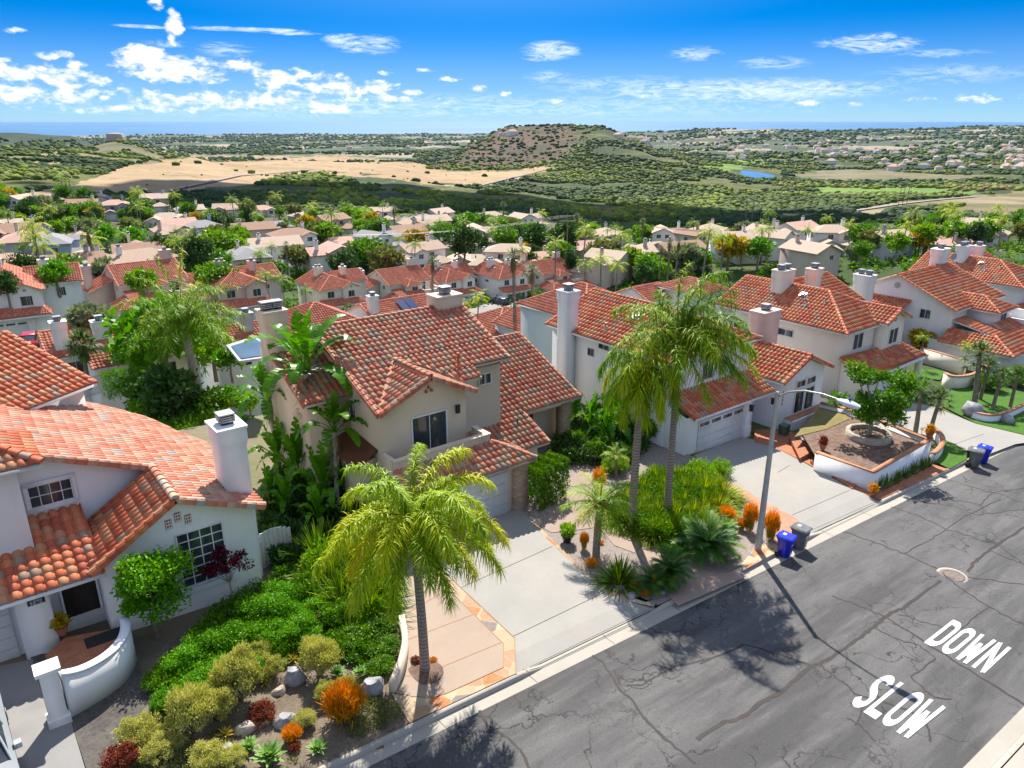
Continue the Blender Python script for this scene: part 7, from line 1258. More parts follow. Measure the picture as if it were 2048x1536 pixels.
JN = [(545, 1352, 30, 1.1), (610, 1452, 26, .9), (690, 1385, 24, 1), (525, 1315, 26, 1.1), (482, 1400, 54, 1.5), (388, 1465, 54, 1.5), (440, 1445, 40, 1.4), (640, 1350, 44, 1.4), (655, 1400, 30, 1), (285, 1490, 46, 1), (318, 1520, 40, .9), (420, 1530, 40, .9), (470, 1530, 30, .9), (350, 1500, 24, .9), (625, 1310, 30, 1)]
for i, (x, y, r_, zs) in enumerate(JN): pl('juniper', x, y, r_, ['small yellow juniper above the red round shrub', 'small yellow juniper between the red shrub and big pencil shrub', 'little juniper just above the big orange pencil shrub', 'small juniper at the edge of the bright bushes', 'tall yellow juniper in front of the bright bushes', 'tallest yellow juniper, left of the aloe', 'yellow juniper between the two tall ones', 'yellow juniper above the orange pencil shrub', 'small yellow juniper left of the large rock', 'yellow juniper beside the red shrub at the bottom left', 'low juniper just right of the bottom red shrub', 'low juniper at the bottom edge left of the agaves', 'small juniper at the bottom edge next to the agaves', 'little juniper between the two bottom left ones', 'yellow juniper near the pink-tipped bush'][i], 'yellow junipers of the rock garden', zs=zs)
for x, y, r_, lb in ((525, 1440, 31, 'dark red round shrub in the middle of the rock garden'), (250, 1530, 42, 'large red shrub at the bottom left corner of the garden'), (642, 1255, 26, 'pinkish red shrub below the dark strap plants'), (590, 1500, 14, 'tiny red shrub beside the large agave')): pl('red_bush', x, y, r_, lb)
for x, y, r_, lb in ((541, 1525, 42, 'largest agave rosette at the bottom of the rock garden'), (500, 1500, 26, 'agave rosette left behind the largest one'), (636, 1505, 27, 'agave rosette alone at the bottom right of the rock garden'), (722, 1352, 22, 'grey-green agave rosette beside the large rock'), (676, 1352, 22, 'agave rosette left of the large rock'), (705, 1325, 20, 'agave rosette at the edge of the dark ground cover'), (705, 1400, 22, 'agave rosette behind the big orange pencil shrub')): pl('agave', x, y, r_, lb, 'agave rosettes', base_r=.62, h=.0)
for x, y, r_, lb in ((452, 1478, 26, 'orange-tipped aloe below the tall junipers'), (532, 1372, 20, 'small orange aloe behind the red round shrub'), (587, 1325, 20, 'pinkish aloe above the upright grey rock')): pl('aloe', x, y, r_, lb, 'aloes in the rock garden', base_r=.6)
for x, y, r_, zs, lb in ((690, 1440, 50, 1.0, 'big orange pencil shrub in the rock garden by the kerb'), (585, 1480, 24, .8, 'small orange pencil shrub between the agaves')): pl('sticks', x, y, r_, lb, base_r=.55, zs=zs)
for i, (x, y, r_, t_) in enumerate([(590, 1365, .36, 1.3), (745, 1385, .42, 1.0), (572, 1448, .34, .9), (493, 1462, .33, .8), (455, 1500, .25, .7), (1262, 1195, .26, .7), (1240, 1178, .22, .7), (1278, 1186, .2, .6), (560, 1385, .25, .8), (1208, 1160, .15, .7), (1325, 1185, .2, .6)]):
    p = g(x, y); mb = MB(); rs = np.random.RandomState(i + 70); th_ = np.linspace(0, 2 * math.pi, 12, endpoint=False); rows = [(.7, 0), (1.0, .3), (.9, .65), (.55, .95)]; vs_ = [(p.x + r_ * a * math.cos(u) * k[j], p.y + r_ * a * .8 * math.sin(u) * k[j], p.z - .08 + r_ * t_ * b_ * 1.3 * (.9 + .2 * k[j])) for a, b_ in rows for k in [rs.uniform(.75, 1.2, 12)] for j, u in enumerate(th_)]
    mb.addf(vs_, [(q * 12 + k, q * 12 + (k + 1) % 12, (q + 1) * 12 + (k + 1) % 12, (q + 1) * 12 + k) for q in range(3) for k in range(12)]); mb.poly(vs_[-12:]); o = mb.build('boulder', 'rock' if i not in (8, 3) else 'rock_tan', None, tuple(p)); tag(o, ['upright pale grey rock left of the junipers', 'large veined grey rock by the tan retaining wall', 'grey rock just below the red round shrub', 'flat grey rock beside the aloe', 'small grey rock under the aloe', 'rock at the front of the gravel bed under the strap plant', 'rock left of the strap plant in the gravel bed', 'small rock by the coned cycad', 'tan rock behind the upright grey one', 'small rock next to the orange pencil shrub by the driveway', 'small rock at the cycad trunks by the path'][i], 'boulder', 'garden rocks')
# dark strap plants left of the pink slab
SP = [(640, 1110, 46), (668, 1150, 48), (720, 1175, 50), (752, 1185, 40), (690, 1200, 46), (740, 1215, 48), (766, 1165, 30), (628, 1165, 34), (715, 1130, 36), (660, 1075, 30)]
for i, (x, y, r_) in enumerate(SP): pl('strap', x, y + 16, r_ * 1.25, 'dark strap-leaved plant left of the pink slab, ' + where(x, y, 690, 1150), 'strap-leaved clump left of the pink slab', base_r=.75, zs=1.25)
for i, (x, y, r_) in enumerate([(745, 1265, 44), (768, 1300, 36), (700, 1285, 40), (760, 1335, 30), (715, 1250, 40)]): pl('bush_dark', x, y + 8, r_, 'dark green ground-cover mound over the tan retaining wall, ' + where(x, y, 745, 1280), 'ground-cover mounds by the retaining wall', zs=.8)
for i, (x, y, r_) in enumerate([(600, 1300, 26), (640, 1280, 24), (560, 1330, 20), (610, 1265, 22)]): pl('bush_dark', x, y, r_, 'low green shrub between the bright bushes and the rock garden', 'low shrubs at the back of the rock garden', zs=.7)
for i, (x, y, r_, k_, zs) in enumerate([(650, 1150, 44, 'yellow_bush', 1.5), (700, 1130, 42, 'bush_dark', 1.7), (752, 1150, 40, 'yellow_bush', 1.5), (615, 1195, 36, 'bush_dark', 1.5), (735, 1235, 40, 'yellow_bush', 1.2), (680, 1245, 38, 'bush_dark', 1.3), (780, 1225, 26, 'bush_dark', 1.3)]): pl(k_, x, y + 10, r_, 'tall leafy shrub among the dark strap plants, ' + where(x, y, 700, 1180), 'tall shrubs among the strap plants', zs=zs)
# bird-of-paradise trees between the two houses
for i, (bx, by, ty, sc_, lb) in enumerate([(622, 985, 745, 1, 'tallest bird-of-paradise tree, beside the tan chimney'), (560, 945, 795, 1, 'leaning bird-of-paradise tree nearest the left house chimney'), (676, 1020, 868, 1, 'shorter bird-of-paradise tree in front of the tan house wall')]):
    p = g(bx, by, -.1); s_ = hgt(p, ty) / 5.0; KINDS['banana_tall'].place(p, lb, 'bird-of-paradise trees between the houses', s_ * 1.0, [5.0, 3.4, 0.2][i])
for i, (x, y, r_) in enumerate([(600, 990, 62), (650, 1020, 56), (560, 960, 50), (690, 1010, 40), (625, 940, 46), (545, 1010, 34), (575, 1040, 40), (640, 1060, 36)]): pl('banana_low', x, y, r_, 'trunkless paddle-leaved plant left of the tan house, ' + where(x, y, 610, 1000), 'paddle-leaved plants left of the tan house', base_r=1.5, zs=1.5)
for i, (x, y, r_) in enumerate([(1215, 900, 46), (1180, 880, 36), (1245, 890, 40), (1225, 860, 34), (1150, 860, 30)]): pl('banana_low', x, y, r_, 'paddle-leaved plant beside the white side wall, ' + where(x, y, 1205, 880), 'paddle-leaved plants beside the white side wall', base_r=1.5, zs=1.6)
for i, (x, y, r_) in enumerate([(1150, 900, 26), (1200, 920, 30), (1235, 925, 26), (1250, 840, 26), (1195, 850, 26)]): pl('bush_dark', x, y, r_, 'leafy shrub in the shady corner behind the garden chair', 'shrubs in the shady corner behind the chair', zs=1.4)
# trees behind the left house and between the yards
BT = [('far_tree3', 345, 790, 95, 'large light green tree behind the pale clay roof'), ('far_tree2', 430, 740, 50, 'lime green tree right of the thick palm trunk'), ('far_tree3', 275, 760, 50, 'round green tree at the hedge behind the left house'), ('far_tree0', 420, 850, 45, 'green shrub-like tree beside the left house chimney'), ('far_tree1', 350, 860, 60, 'dark tree just behind the curved roof edge'), ('far_tree0', 300, 820, 50, 'mid green tree above the roof edge'), ('far_tree2', 500, 815, 25, 'small lime tree by the tan side wall'), ('far_tree0', 470, 900, 44, 'green tree between the white chimney and the paddle-leaved trees'), ('far_tree3', 455, 830, 36, 'light green tree below the patio cover'), ('far_tree2', 290, 700, 40, 'yellowish tree left of the thick palm crown'), ('far_tree3', 410, 700, 40, 'bright tree just right of the thick palm trunk top')]
for k, x, y, r_, lb in BT: p = g(x, y, -2.2); s_ = r_ / lat(p) / 2.6; KINDS[k].place(p + UZ * -.8, lb, None, s_, pr.uniform(0, 6))
# hedge at the right of the garage
def hedge(name, P, z0, z1, th, leaf, label, N=9000, cat='hedge', L=.13, W=.05):
    mb = MB(); rs = np.random.RandomState(len(P) + N); P = [Vector(p) for p in P]; seg = [(a, b_) for a, b_ in zip(P[:-1], P[1:])]; ln = np.array([(b_ - a).length for a, b_ in seg]); k = rs.choice(len(seg), N, p=ln / ln.sum()); f = rs.rand(N)
    A_ = np.array([tuple(s_[0]) for s_ in seg])[k]; B_ = np.array([tuple(s_[1]) for s_ in seg])[k]; d = unit(B_ - A_); nn = np.stack([-d[:, 1], d[:, 0], 0 * f], 1); pos = A_ + (B_ - A_) * f[:, None]; w_ = rs.uniform(-.5, .5, N); zz = rs.rand(N); shell = rs.rand(N) < .75; side = rs.randint(0, 3, N); w_ = np.where(shell & (side < 2), np.sign(w_) * (.5 - .1 * rs.rand(N)), w_); zz = np.where(shell & (side == 2), 1 - .12 * rs.rand(N), zz)
    pos = pos + nn * (w_ * th)[:, None] * (1 + .15 * np.sin(f * 17 + zz * 9))[:, None]; pos[:, 2] = A_[:, 2] + z0 + (z1 - z0) * zz + .12 * np.sin(f * 23); cards(mb, pos, sph(rs, N) + [0, 0, 1.0], sph(rs, N), L, W, np.clip(rs.rand(N) * .7 + .3 * np.sin(f * 31) * .5 + .15, 0, 1)); o = mb.build(name, leaf, None, tuple(P[0])); tag(o, label, cat); return o
hedge('hedge', [g(1058, 1015), g(1118, 985)], -.1, 2.0, 1.3, 'leaf_mid', 'tall leafy hedge against the stone pillar of the tan garage', 9000, L=.17)
hedge('clipped_hedge', [g(213, 800, -2.4), g(262, 790, -2.4)], 0, 2.0, 1.0, 'leaf_bright', 'clipped hedge beside the blue-grey fence behind the left roof', 4000)
# grass mass under the twin palms
gi = 0; rs = random.Random(4)
for x, y in [(x_ + (y_ % 7) * 3, y_) for y_, xs_ in ((975, (1300, 1345, 1390)), (1000, (1270, 1310, 1350, 1392, 1420)), (1025, (1243, 1280, 1318, 1358, 1396, 1424)), (1050, (1240, 1275, 1312, 1350, 1388, 1415)), (1076, (1292, 1330, 1368, 1395))) for x_ in xs_]:
    gi += 1; pl('grass', x, y, rs.uniform(46, 58), 'arching yellow-green grass clump under the twin palms, ' + where(x, y, 1335, 1028), 'arching grass clumps under the twin palms', base_r=1.25, zs=1.35)
pl('yellow_bush', 1398, 965, 38, 'rounded bright green shrub at the corner of the white garage'); pl('yellow_bush', 1440, 950, 26, 'small bright green shrub at the edge of the second driveway'); pl('bush_dark', 1300, 880, 34, 'feathery green shrub against the white wall between the palm trunks', zs=1.5); pl('yellow_bush', 1228, 945, 28, 'light green shrub left of the dark palm trunk')
pd_ = g(1192, 1112); sd = hgt(pd_, 1010) / 2.0; KINDS['datepalm'].place(pd_, 'small date palm beside the driveway, casting a feathery shadow', sc=sd, rz=.4); KINDS['datepalm'].place(g(1232, 955), 'small date palm behind the grass clumps near the chair', sc=.62, rz=2)
pl('cycad', 1413, 1112, 66, 'largest cycad, in the bed beside the street lamp', base_r=1.15); pl('cycad', 1338, 1168, 46, 'dark cycad on a short trunk by the path', base_r=1.15, zs=1.4); pl('cycad_cone', 1306, 1178, 40, 'cycad with a yellow cone near the kerb', base_r=1.15); pl('agave', 1455, 1065, 30, 'blue-green agave behind the largest cycad', base_r=.62); pl('bush_dark', 1345, 1100, 26, 'low ferny shrub in front of the grass clumps', zs=.8)
pl('strap', 1238, 1168, 40, 'dark spiky plant among rocks beside the driveway', base_r=.75, zs=1.2)
for x, y, r_, zs, lb in ((1197, 985, 13, 1.9, 'red-orange pencil shrub near the garden chair'), (1450, 1045, 18, .9, 'wide orange pencil shrub behind the agave'), (1498, 1062, 14, 2.1, 'upright orange pencil shrub left of the lamp post'), (1540, 1080, 15, 2.0, 'upright orange pencil shrub right of the lamp post'), (1168, 1098, 9, 2.0, 'thin yellow pencil shrub left of the small date palm'), (1482, 1060, 10, 1.2, 'low yellow-green pencil shrub beside the upright one')): pl('sticks', x, y, r_, lb, base_r=.42, zs=zs)
for x, y, r_, lb in ((1183, 1132, 16, 'low orange pencil shrub at the driveway edge'), (1272, 1178, 13, 'orange and green succulent in the front of the gravel bed'), (1292, 1192, 12, 'smaller orange succulent at the tip of the gravel bed'), (1202, 1088, 7, 'tiny orange succulent at the date palm trunk')): pl('sticks_short', x, y, r_, lb, base_r=.55)
p = g(1134, 1084); o = empty('potted_plant', p, 'green succulent in a glossy black pot at the driveway edge', 'potted plant'); mb = MB(); mb.lathe(p, [(.16, 0), (.26, .32), (.29, .36), (.25, .36), (.24, .32)], 18); mb.build('pot', 'pot_black', o, p); mb = MB(); rs = np.random.RandomState(2); crown(mb, (0, 0, .62), (.42, .42, .34), 900, 26, .14, .07, 3); f_ = mb.build('foliage', 'leaf_lime', o)
# garden chair
p = g(1180, 925); o = empty('garden_chair', p, 'grey slatted garden chair in the shade behind the pencil shrub', 'chair', rz=R(35)); mb = MB()
for i in range(5): mb.obox((-.26 + i * .11, .10 + .02 * abs(i - 2), .34), (.095, 0, 0), (0, .02, 0), (0, .28, .72 - .05 * abs(i - 2)))
mb.build('backrest', 'plastic_chair', o); mb = MB()
for i in range(4): mb.obox((-.27, -.38 + i * .125, .40 - i * .03), (.54, 0, 0), (0, .11, -.025), (0, 0, .02))
mb.build('seat', 'plastic_chair', o)
for s_ in (-1, 1): mb = MB(); mb.box(s_ * .33 - .06, s_ * .33 + .06, -.42, .18, .56, .585); mb.build('armrest', 'plastic_chair', o); mb = MB(); mb.box(s_ * .31 - .02, s_ * .31 + .02, -.40, -.32, 0, .56); mb.build('leg', 'plastic_chair', o); mb = MB(); mb.obox((s_ * .28 - .02, -.30, .36), (.04, 0, 0), (0, .09, 0), (0, .62, -.36)); mb.build('leg', 'plastic_chair', o)
# picket gate between the houses
ga_, gb_ = g(510, 1150, -.2), g(588, 1118, -.2); o = empty('picket_gate', ga_, 'arched white picket gate beside the left house', 'gate'); mb = MB(); d_ = (gb_ - ga_); n = 9
for i in range(n): f = (i + .5) / n; hh = 1.75 - .3 * (2 * f - 1) ** 2 * 1; q = ga_ + d_ * ((i + .04) / n); mb.obox(q + UZ * .05, d_ * (.92 / n), Vector((0, .03, 0)), UZ * hh)
mb.build('pickets', 'wood_cream', o, ga_); mb = MB(); mb.obox(ga_ + UZ * .35 + UY * .035, d_, Vector((0, .03, 0)), UZ * .09); mb.obox(ga_ + UZ * 1.3 + UY * .035, d_, Vector((0, .03, 0)), UZ * .09); mb.build('rail', 'wood_cream', o, ga_)
# tree in the ring and the garden on the right
pt = (rc0[0], rc0[1], rc0[2] + .1); ht = hgt(pt, 722); Kind('ring_tree', 'leafy_tree', lambda: tree_parts(ht, 2.75, 5200, 24, .27, .13, 77, leaf='leaf_mid', bark='bark_pale', flat=.74, tr=.13, trunk_h=1.2, nb=18, spread=.27, hollow=.45), 'tree').place(pt, 'broad green tree growing from the round block ring')
SN = [g(x, y, .05) for x, y in ((1757, 978), (1772, 971), (1790, 963), (1808, 955), (1826, 946), (1843, 938), (1856, 931))]
Kind('spear', 'snake_plant', lambda: blades_parts(40, .75, .06, 5, 'leaf_cycad', r=.3, el=(65, 88), droop=.1, tl=(.2, 1)), 'plant')
for q in SN: KINDS['spear'].place(q, 'upright spear-leaved plant number %s along the foot of the white planter wall' % 'one two three four five six seven'.split()[SN.index(q)], 'spear-leaved plants along the white planter wall', 1.0, pr.uniform(0, 6))
def potted(px, py, pm_, leafk, label, h=0, s_=1.0, z=None):
    p = g(px, py, h) if z is None else atz(px, py, z); o = empty('potted_plant', p, label, 'potted plant'); mb = MB(); mb.lathe(p, [(.11 * s_, 0), (.17 * s_, .24 * s_), (.19 * s_, .27 * s_), (.15 * s_, .26 * s_)], 14); mb.build('pot', pm_, o, p); c = MB(); crown(c, (0, 0, .42 * s_), (.22 * s_, .22 * s_, .2 * s_), 350, 14, .14 * s_, .05 * s_, 5); c.build('foliage', leafk, o)
potted(1745, 992, 'terracotta', 'leaf_fire', 'orange succulent in a clay pot at the kerb corner of the planter', s_=1.1); potted(1713, 962, 'terracotta', 'leaf_mid', 'green cactus in a pale clay pot against the planter wall', s_=1.3); potted(1858, 876, 'terracotta', 'leaf_fire', 'orange succulent on the far corner of the planter wall', z=ZP + .07, s_=1.3); potted(1645, 898, 'terracotta', 'leaf_red', 'red plant in a pot at the near end of the planter wall', z=ZP - .2, s_=1.2)
p = atz(1567, 868, -1.95); mb = MB(); mb.hexa([(p.x - .2, p.y - .2, -2.1), (p.x + .2, p.y - .2, -2.1), (p.x + .2, p.y + .2, -2.1), (p.x - .2, p.y + .2, -2.1)], [(p.x - .27, p.y - .27, -1.3), (p.x + .27, p.y - .27, -1.3), (p.x + .27, p.y + .27, -1.3), (p.x - .27, p.y + .27, -1.3)]); tag(mb.build('planter_pot', 'pot_green', None, (p.x, p.y, -2.1)), 'tall square green planter beside the front door walk', 'planter')
FP = [(1830, 868, 775, 'fan palm with a straight dark trunk at the planter corner'), (1858, 874, 790, 'leaning fan palm beside the driveway lawn strip'), (1843, 868, 850, 'short fan palm between the two leaning trunks'), (1947, 812, 705, 'fan palm rising from the round bed by the boulder'), (1985, 818, 745, 'leaning fan palm in the middle of the white-walled bed'), (2020, 815, 742, 'fan palm at the right edge of the white-walled bed'), (1960, 800, 725, 'fan palm behind the boulder bed')]
for i, (x, y, ty, lb) in enumerate(FP): p = g(x, y); KINDS['fanpalm'].place(p, lb, None, hgt(p, ty + 8) / 3.6, [1.0, 5.6, 3, 2, 5.8, .3, 4][i])
for x, y, ty, s_, lb in ((1840, 735, 682, .55, 'queen palm in the yard left of the white side wall'), (1925, 745, 690, .62, 'golden queen palm in front of the open balcony house')): p = g(x, y); KINDS['far_queen' if s_ > .6 else 'far_queen2'].place(p, lb, None, hgt(p, ty) / 8.5 * 1.0)
for x, y, r_, lb in ((1835, 690, 26, 'orange-flowering shrub beside the cream house gable'),): p = g(x, y + 20); KINDS['far_tree6'].place(p, lb, None, r_ / lat(p) / 2.2)
for x, y, r_, lb in ((1975, 780, 30, 'green shrub behind the fan palms on the right lawn'), (2035, 770, 34, 'yellow-green shrub at the right edge of the lawn'), (2030, 690, 24, 'dark shrub beside the far white garage'), (1990, 720, 22, 'shrub at the corner of the far driveway')): pl('bush_dark', x, y, r_, lb)
def lowwall(P, hh, label, mat='stucco_cream', cap='cap_brick', z=None):
    P = [g(*p) for p in P]; w_, c_ = MB(), MB(); og = tuple(P[0]); o = empty('garden_wall', og, label, 'wall'); curve_wall(w_, P, .22, [p.z - .4 for p in P], [p.z + hh for p in P], None, c_, smooth=2 if len(P) > 3 else 0); w_.build('wall', mat, o, og); c_.build('coping', cap, o, og)
lowwall([(1885, 770), (1900, 778), (1935, 776), (1965, 760), (1972, 748)], 1.0, 'curved white garden wall with a red coping in front of the cream house'); lowwall([(1838, 722), (1882, 735), (1928, 750)], 1.2, 'straight cream garden wall running to the cream house corner')
lowwall([(1938, 832), (1946, 838), (1975, 845), (2005, 841), (2060, 815)], .5, 'low white wall of the round palm bed by the boulder', 'stucco_bluewhite'); lowwall([(1861, 925), (1872, 918), (1882, 905), (1882, 890), (1870, 875)], .55, 'low curved brick-capped wall beside the driveway lawn strip', 'stucco_white')
mb = MB(); p = g(1943, 833); lumps(mb, np.array([p.x]), np.array([p.y]), np.array([p.z + .2]), np.array([.75]), np.array([.5]), np.random.RandomState(3), .9); tag(mb.build('boulder', 'rock', None, tuple(p)), 'large pale boulder at the end of the low white palm bed wall', 'boulder'); p = g(2013, 844); mb = MB(); lumps(mb, np.array([p.x]), np.array([p.y]), np.array([p.z]), np.array([.6]), np.array([.5]), np.random.RandomState(9), .9); tag(mb.build('boulder', 'rock', None, tuple(p)), 'grey boulder leaning on the low white wall further right', 'boulder')
lowwall([(1625, 800), (1690, 812), (1740, 828), (1800, 850)], .4, 'low white wall between the dry grass and the next driveway', 'stucco_white')
# cars and doormat near the left house
car(g(-20, 1500, 0) + Vector((-.35, -.6, 0)), R(-88), 'car_silver', 'silver car parked at the lower left corner by the entry pillar')
mb = MB(); q = atz(178, 1288, .46); mb.box(q.x - .1, q.x + 1.2, q.y - .25, q.y + .35, .455, .48); tag(mb.build('doormat', 'rubber', None, (q.x, q.y, .46)), 'dark patterned doormat at the left front door', 'doormat'); potted(126, 1268, 'terracotta', 'leaf_gold', 'yellow flowers in a pot beside the left front door', z=.46, s_=1.2)
# ------------------------------------------------------------------ the neighbourhood below
def hz_(fn, px, py, d, rz, label, dz=0.0, **k):
    p = atd(px, py, d); return fn((p.x, p.y, p.z + dz), rz, label, **k)
W1 = 'red-tiled houses along the lower street'
HA = lambda *a: None
hz_(house_hip, -45, 688, 108, R(-6), 'white red-tiled house at the far left with a car before its garage', wall='stucco_white', tile='tile_far', lod=1, base=-3)
hz_(house_gable, 262, 645, 124, R(2), 'brown red-tiled house behind the large feathery palm', wall='stucco_pink', tile='tile_far', lod=1, base=-4)
hz_(house_hip, 452, 652, 122, R(0), 'pinkish red-tiled house with an arched window and solar-blue door', wall='stucco_pink', tile='tile_far', lod=1, base=-4)
hz_(house_hip, 655, 643, 140, R(0), 'cream red-tiled house with arched garage behind a bare tree', wall='stucco_cream', tile='tile_far', lod=1, base=-4)
hz_(house_gable, 796, 626, 150, R(0), 'cream red-tiled house with balcony and tall white chimney at its left', wall='stucco_cream', tile='tile_far', lod=1, base=-4)
hz_(house_hip, 905, 617, 158, R(4), 'white red-tiled house with the dark car in its driveway', wall='stucco_white', tile='tile_far', lod=1, base=-4)
hz_(house_hip, 1010, 610, 163, R(0), 'white red-tiled house right of the two tall fan palms', wall='stucco_white', tile='tile_far', lod=1, base=-4, garage='garage_blue')
hz_(house_gable, 1103, 598, 172, R(0), 'cream red-tiled house behind the golden palms', wall='stucco_cream', tile='tile_far', lod=1, base=-4)
def low_house(px, py, d, W, D, lb, hip=False, slope=.42, ch=None, solar=False, wall='stucco_white', axis='x', name='house'):
    p = atd(px, py, d); o = empty(name, (p.x, p.y, p.z), lb, 'house'); r, w_ = Roof(1), MB(); ze = .4 * slope
    if hip: zr = hip_roof(r, .4, W - .4, .4, D, ze, slope, .4); walls(w_, [(.4, .4, ze), (W - .4, .4, ze), (W - .4, D, ze), (.4, D, ze)], -13)
    else:
        zr = gable_roof(r, .4, W - .4, .4, D, ze, slope, axis, .4); walls(w_, [(.4, .4, ze), (W - .4, .4, ze), (W - .4, D / 2 + .2, zr - .15), (W - .4, D, ze), (.4, D, ze), (.4, D / 2 + .2, zr - .15)], -13) if axis == 'x' else walls(w_, [(.4, .4, ze), (W / 2, .4, zr - .15), (W - .4, .4, ze), (W - .4, D, ze), (W / 2, D, zr - .15), (.4, D, ze)], -13)
    r.build('tile_far', 'trim_white', o); w_.build('wall', wall, o); window(o, (W * .3, .39, -1.6), UX, -UY, 1.2, 1.1, 2, 1); window(o, (W * .6, .39, -1.6), UX, -UY, 1.2, 1.1, 2, 1)
    if ch: chimney(o, W * ch[0], D * ch[1], 1.1, .9, 0, zr + 1.3, 'stucco_grey' if len(ch) > 2 else wall)
    if solar:
        n = Vector((0, -slope, 1)).normalized(); u = UX; v = n.cross(u)
        for k in range(2): mb = MB(); c = Vector((W * .45 + k * 1.15, D * .14, ze + D * .14 * slope)) + n * .16; mb.obox(c, u * 1.05, v * 2.6, n * .04); mb.build('solar_panel', 'solar', o)
    return o
low_house(92, 722, 70, 5.0, 7, 'small tile roof with a blue-capped chimney beside the left fan palm', ch=(.3, .2)); low_house(182, 741, 64, 8.5, 7.5, 'low house under a terracotta roof right of the left fan palm', ch=(.2, .5)); low_house(428, 712, 70, 7.5, 7, 'tile-roofed house with a small grey chimney beside the patio cover', ch=(.55, .4, 1)); low_house(588, 672, 82, 9, 9, 'hip-roofed tile house just left of the tan ridge', hip=True, slope=.5); low_house(752, 652, 86, 10, 8, 'tile-roofed house with dark solar panels peeping over the tan ridge', solar=True, ch=(.1, .3))
low_house(990, 676, 84, 10, 9, 'tile house behind the bases of the two tall fan palms', hip=True); low_house(1060, 672, 80, 7, 7, 'small gabled tile house left of the tall white chimney', axis='y'); low_house(1168, 648, 68, 9.5, 10, 'large house with a pale ridge directly behind the white house roof', hip=True, slope=.5); low_house(1298, 606, 92, 5.5, 6, 'small tile roof between the pale ridge and the golden tree'); low_house(1400, 592, 92, 6, 7, 'tile-roofed house hidden behind the cream house twin-cap chimney', hip=True)
# shingle-roofed houses
TH = [(60, 405, 0), (100, 412, 1), (210, 408, 0), (70, 478, 1), (12, 470, 2), (118, 520, 0), (20, 515, 1), (130, 560, 2), (255, 562, 0), (225, 492, 1), (310, 495, 2), (235, 440, 0), (310, 424, 1), (385, 432, 2), (455, 430, 1), (528, 433, 0), (372, 490, 1), (598, 440, 2), (656, 444, 0), (768, 450, 1), (820, 462, 0), (848, 482, 2), (902, 452, 1), (835, 500, 1), (603, 512, 0), (492, 532, 2), (428, 492, 0), (790, 512, 2), (712, 508, 1), (965, 452, 0), (1073, 462, 2), (1025, 490, 1), (1268, 530, 0), (1322, 528, 1), (1368, 540, 2), (1475, 524, 1), (1540, 516, 0), (1596, 514, 2), (1655, 538, 1), (1673, 510, 0), (1722, 508, 1), (1845, 500, 0), (1780, 500, 2), (1905, 488, 1), (1960, 494, 0), (2010, 486, 2), (1340, 500, 2), (1120, 500, 0), (960, 500, 2), (30, 430, 2), (160, 440, 1), (330, 455, 0), (690, 470, 1), (560, 470, 2), (1200, 520, 1), (1420, 505, 2), (540, 520, 1), (905, 500, 0), (150, 600, 1), (40, 548, 1), (182, 525, 0), (350, 540, 2), (500, 484, 1), (560, 548, 0), (640, 534, 2), (700, 544, 1), (760, 550, 0), (870, 545, 1), (940, 550, 2), (1010, 550, 0), (1100, 548, 1), (1160, 552, 2), (880, 474, 1), (1240, 505, 0), (1450, 494, 0), (1562, 498, 2), (1630, 494, 1)]
RF = ['roof_tan', 'roof_sand', 'roof_grey', 'roof_pink', 'roof_brown', 'roof_sand']; RFN = ['tan', 'sand-coloured', 'grey', 'pinkish', 'brown', 'sand-coloured']; WL = ['stucco_white', 'stucco_cream', 'stucco_grey', 'stucco_blue', 'stucco_tan', 'stucco_pink', 'stucco_white']; WN = ['white', 'cream', 'grey', 'blue', 'tan', 'pink', 'white']
def region(px):
    for lim, n in ((120, 'at the far left'), (300, 'left, past the lower street bend'), (480, 'left of the feathery palm'), (640, 'beyond the pinkish house'), (800, 'beyond the arched-garage house'), (960, 'straight above the tan house ridge'), (1120, 'beyond the two tall fan palms'), (1300, 'beyond the golden palms'), (1500, 'above the twin palms'), (1750, 'above the cream twin-cap house'), (1900, 'above the balcony house on the right')):
        if px < lim: return n
    return 'at the far right'
used = {}
def uniq(lb):
    used[lb] = used.get(lb, 0) + 1; k = used[lb]
    return lb if k == 1 else lb + [', second', ', third', ', fourth', ', fifth'][min(k - 2, 3)]
protoH = {}; rh = random.Random(8); HP = []
TH.sort()
for i, (px, py, v_) in enumerate(TH):
    p = TG(px, py + 2, 60); a = rh.randrange(6); b_ = rh.randrange(7); two = rh.random() < .6; row = 'near' if py > 490 else ('middle' if py > 445 else 'farthest'); lb = uniq('%s %s house, %s roof, %s row %s' % ('tall' if two else 'low', WN[b_], RFN[a], row, region(px))); rz = R(rh.choice([-25, -8, 0, 12, 170, 195, 80, -40]) + rh.uniform(-5, 5))
    W, D = rh.uniform(9.5, 12.5), rh.uniform(7, 8.5); o = house_plain((p.x - math.cos(rz) * W / 2, p.y - math.sin(rz) * W / 2, p.z + .3), rz, lb, WL[b_], RF[a], 'shingle-roofed houses of the neighbourhood below', W, D, two, v_, base=-4); HP.append((px, py, 1500 / (p - CAM).length))
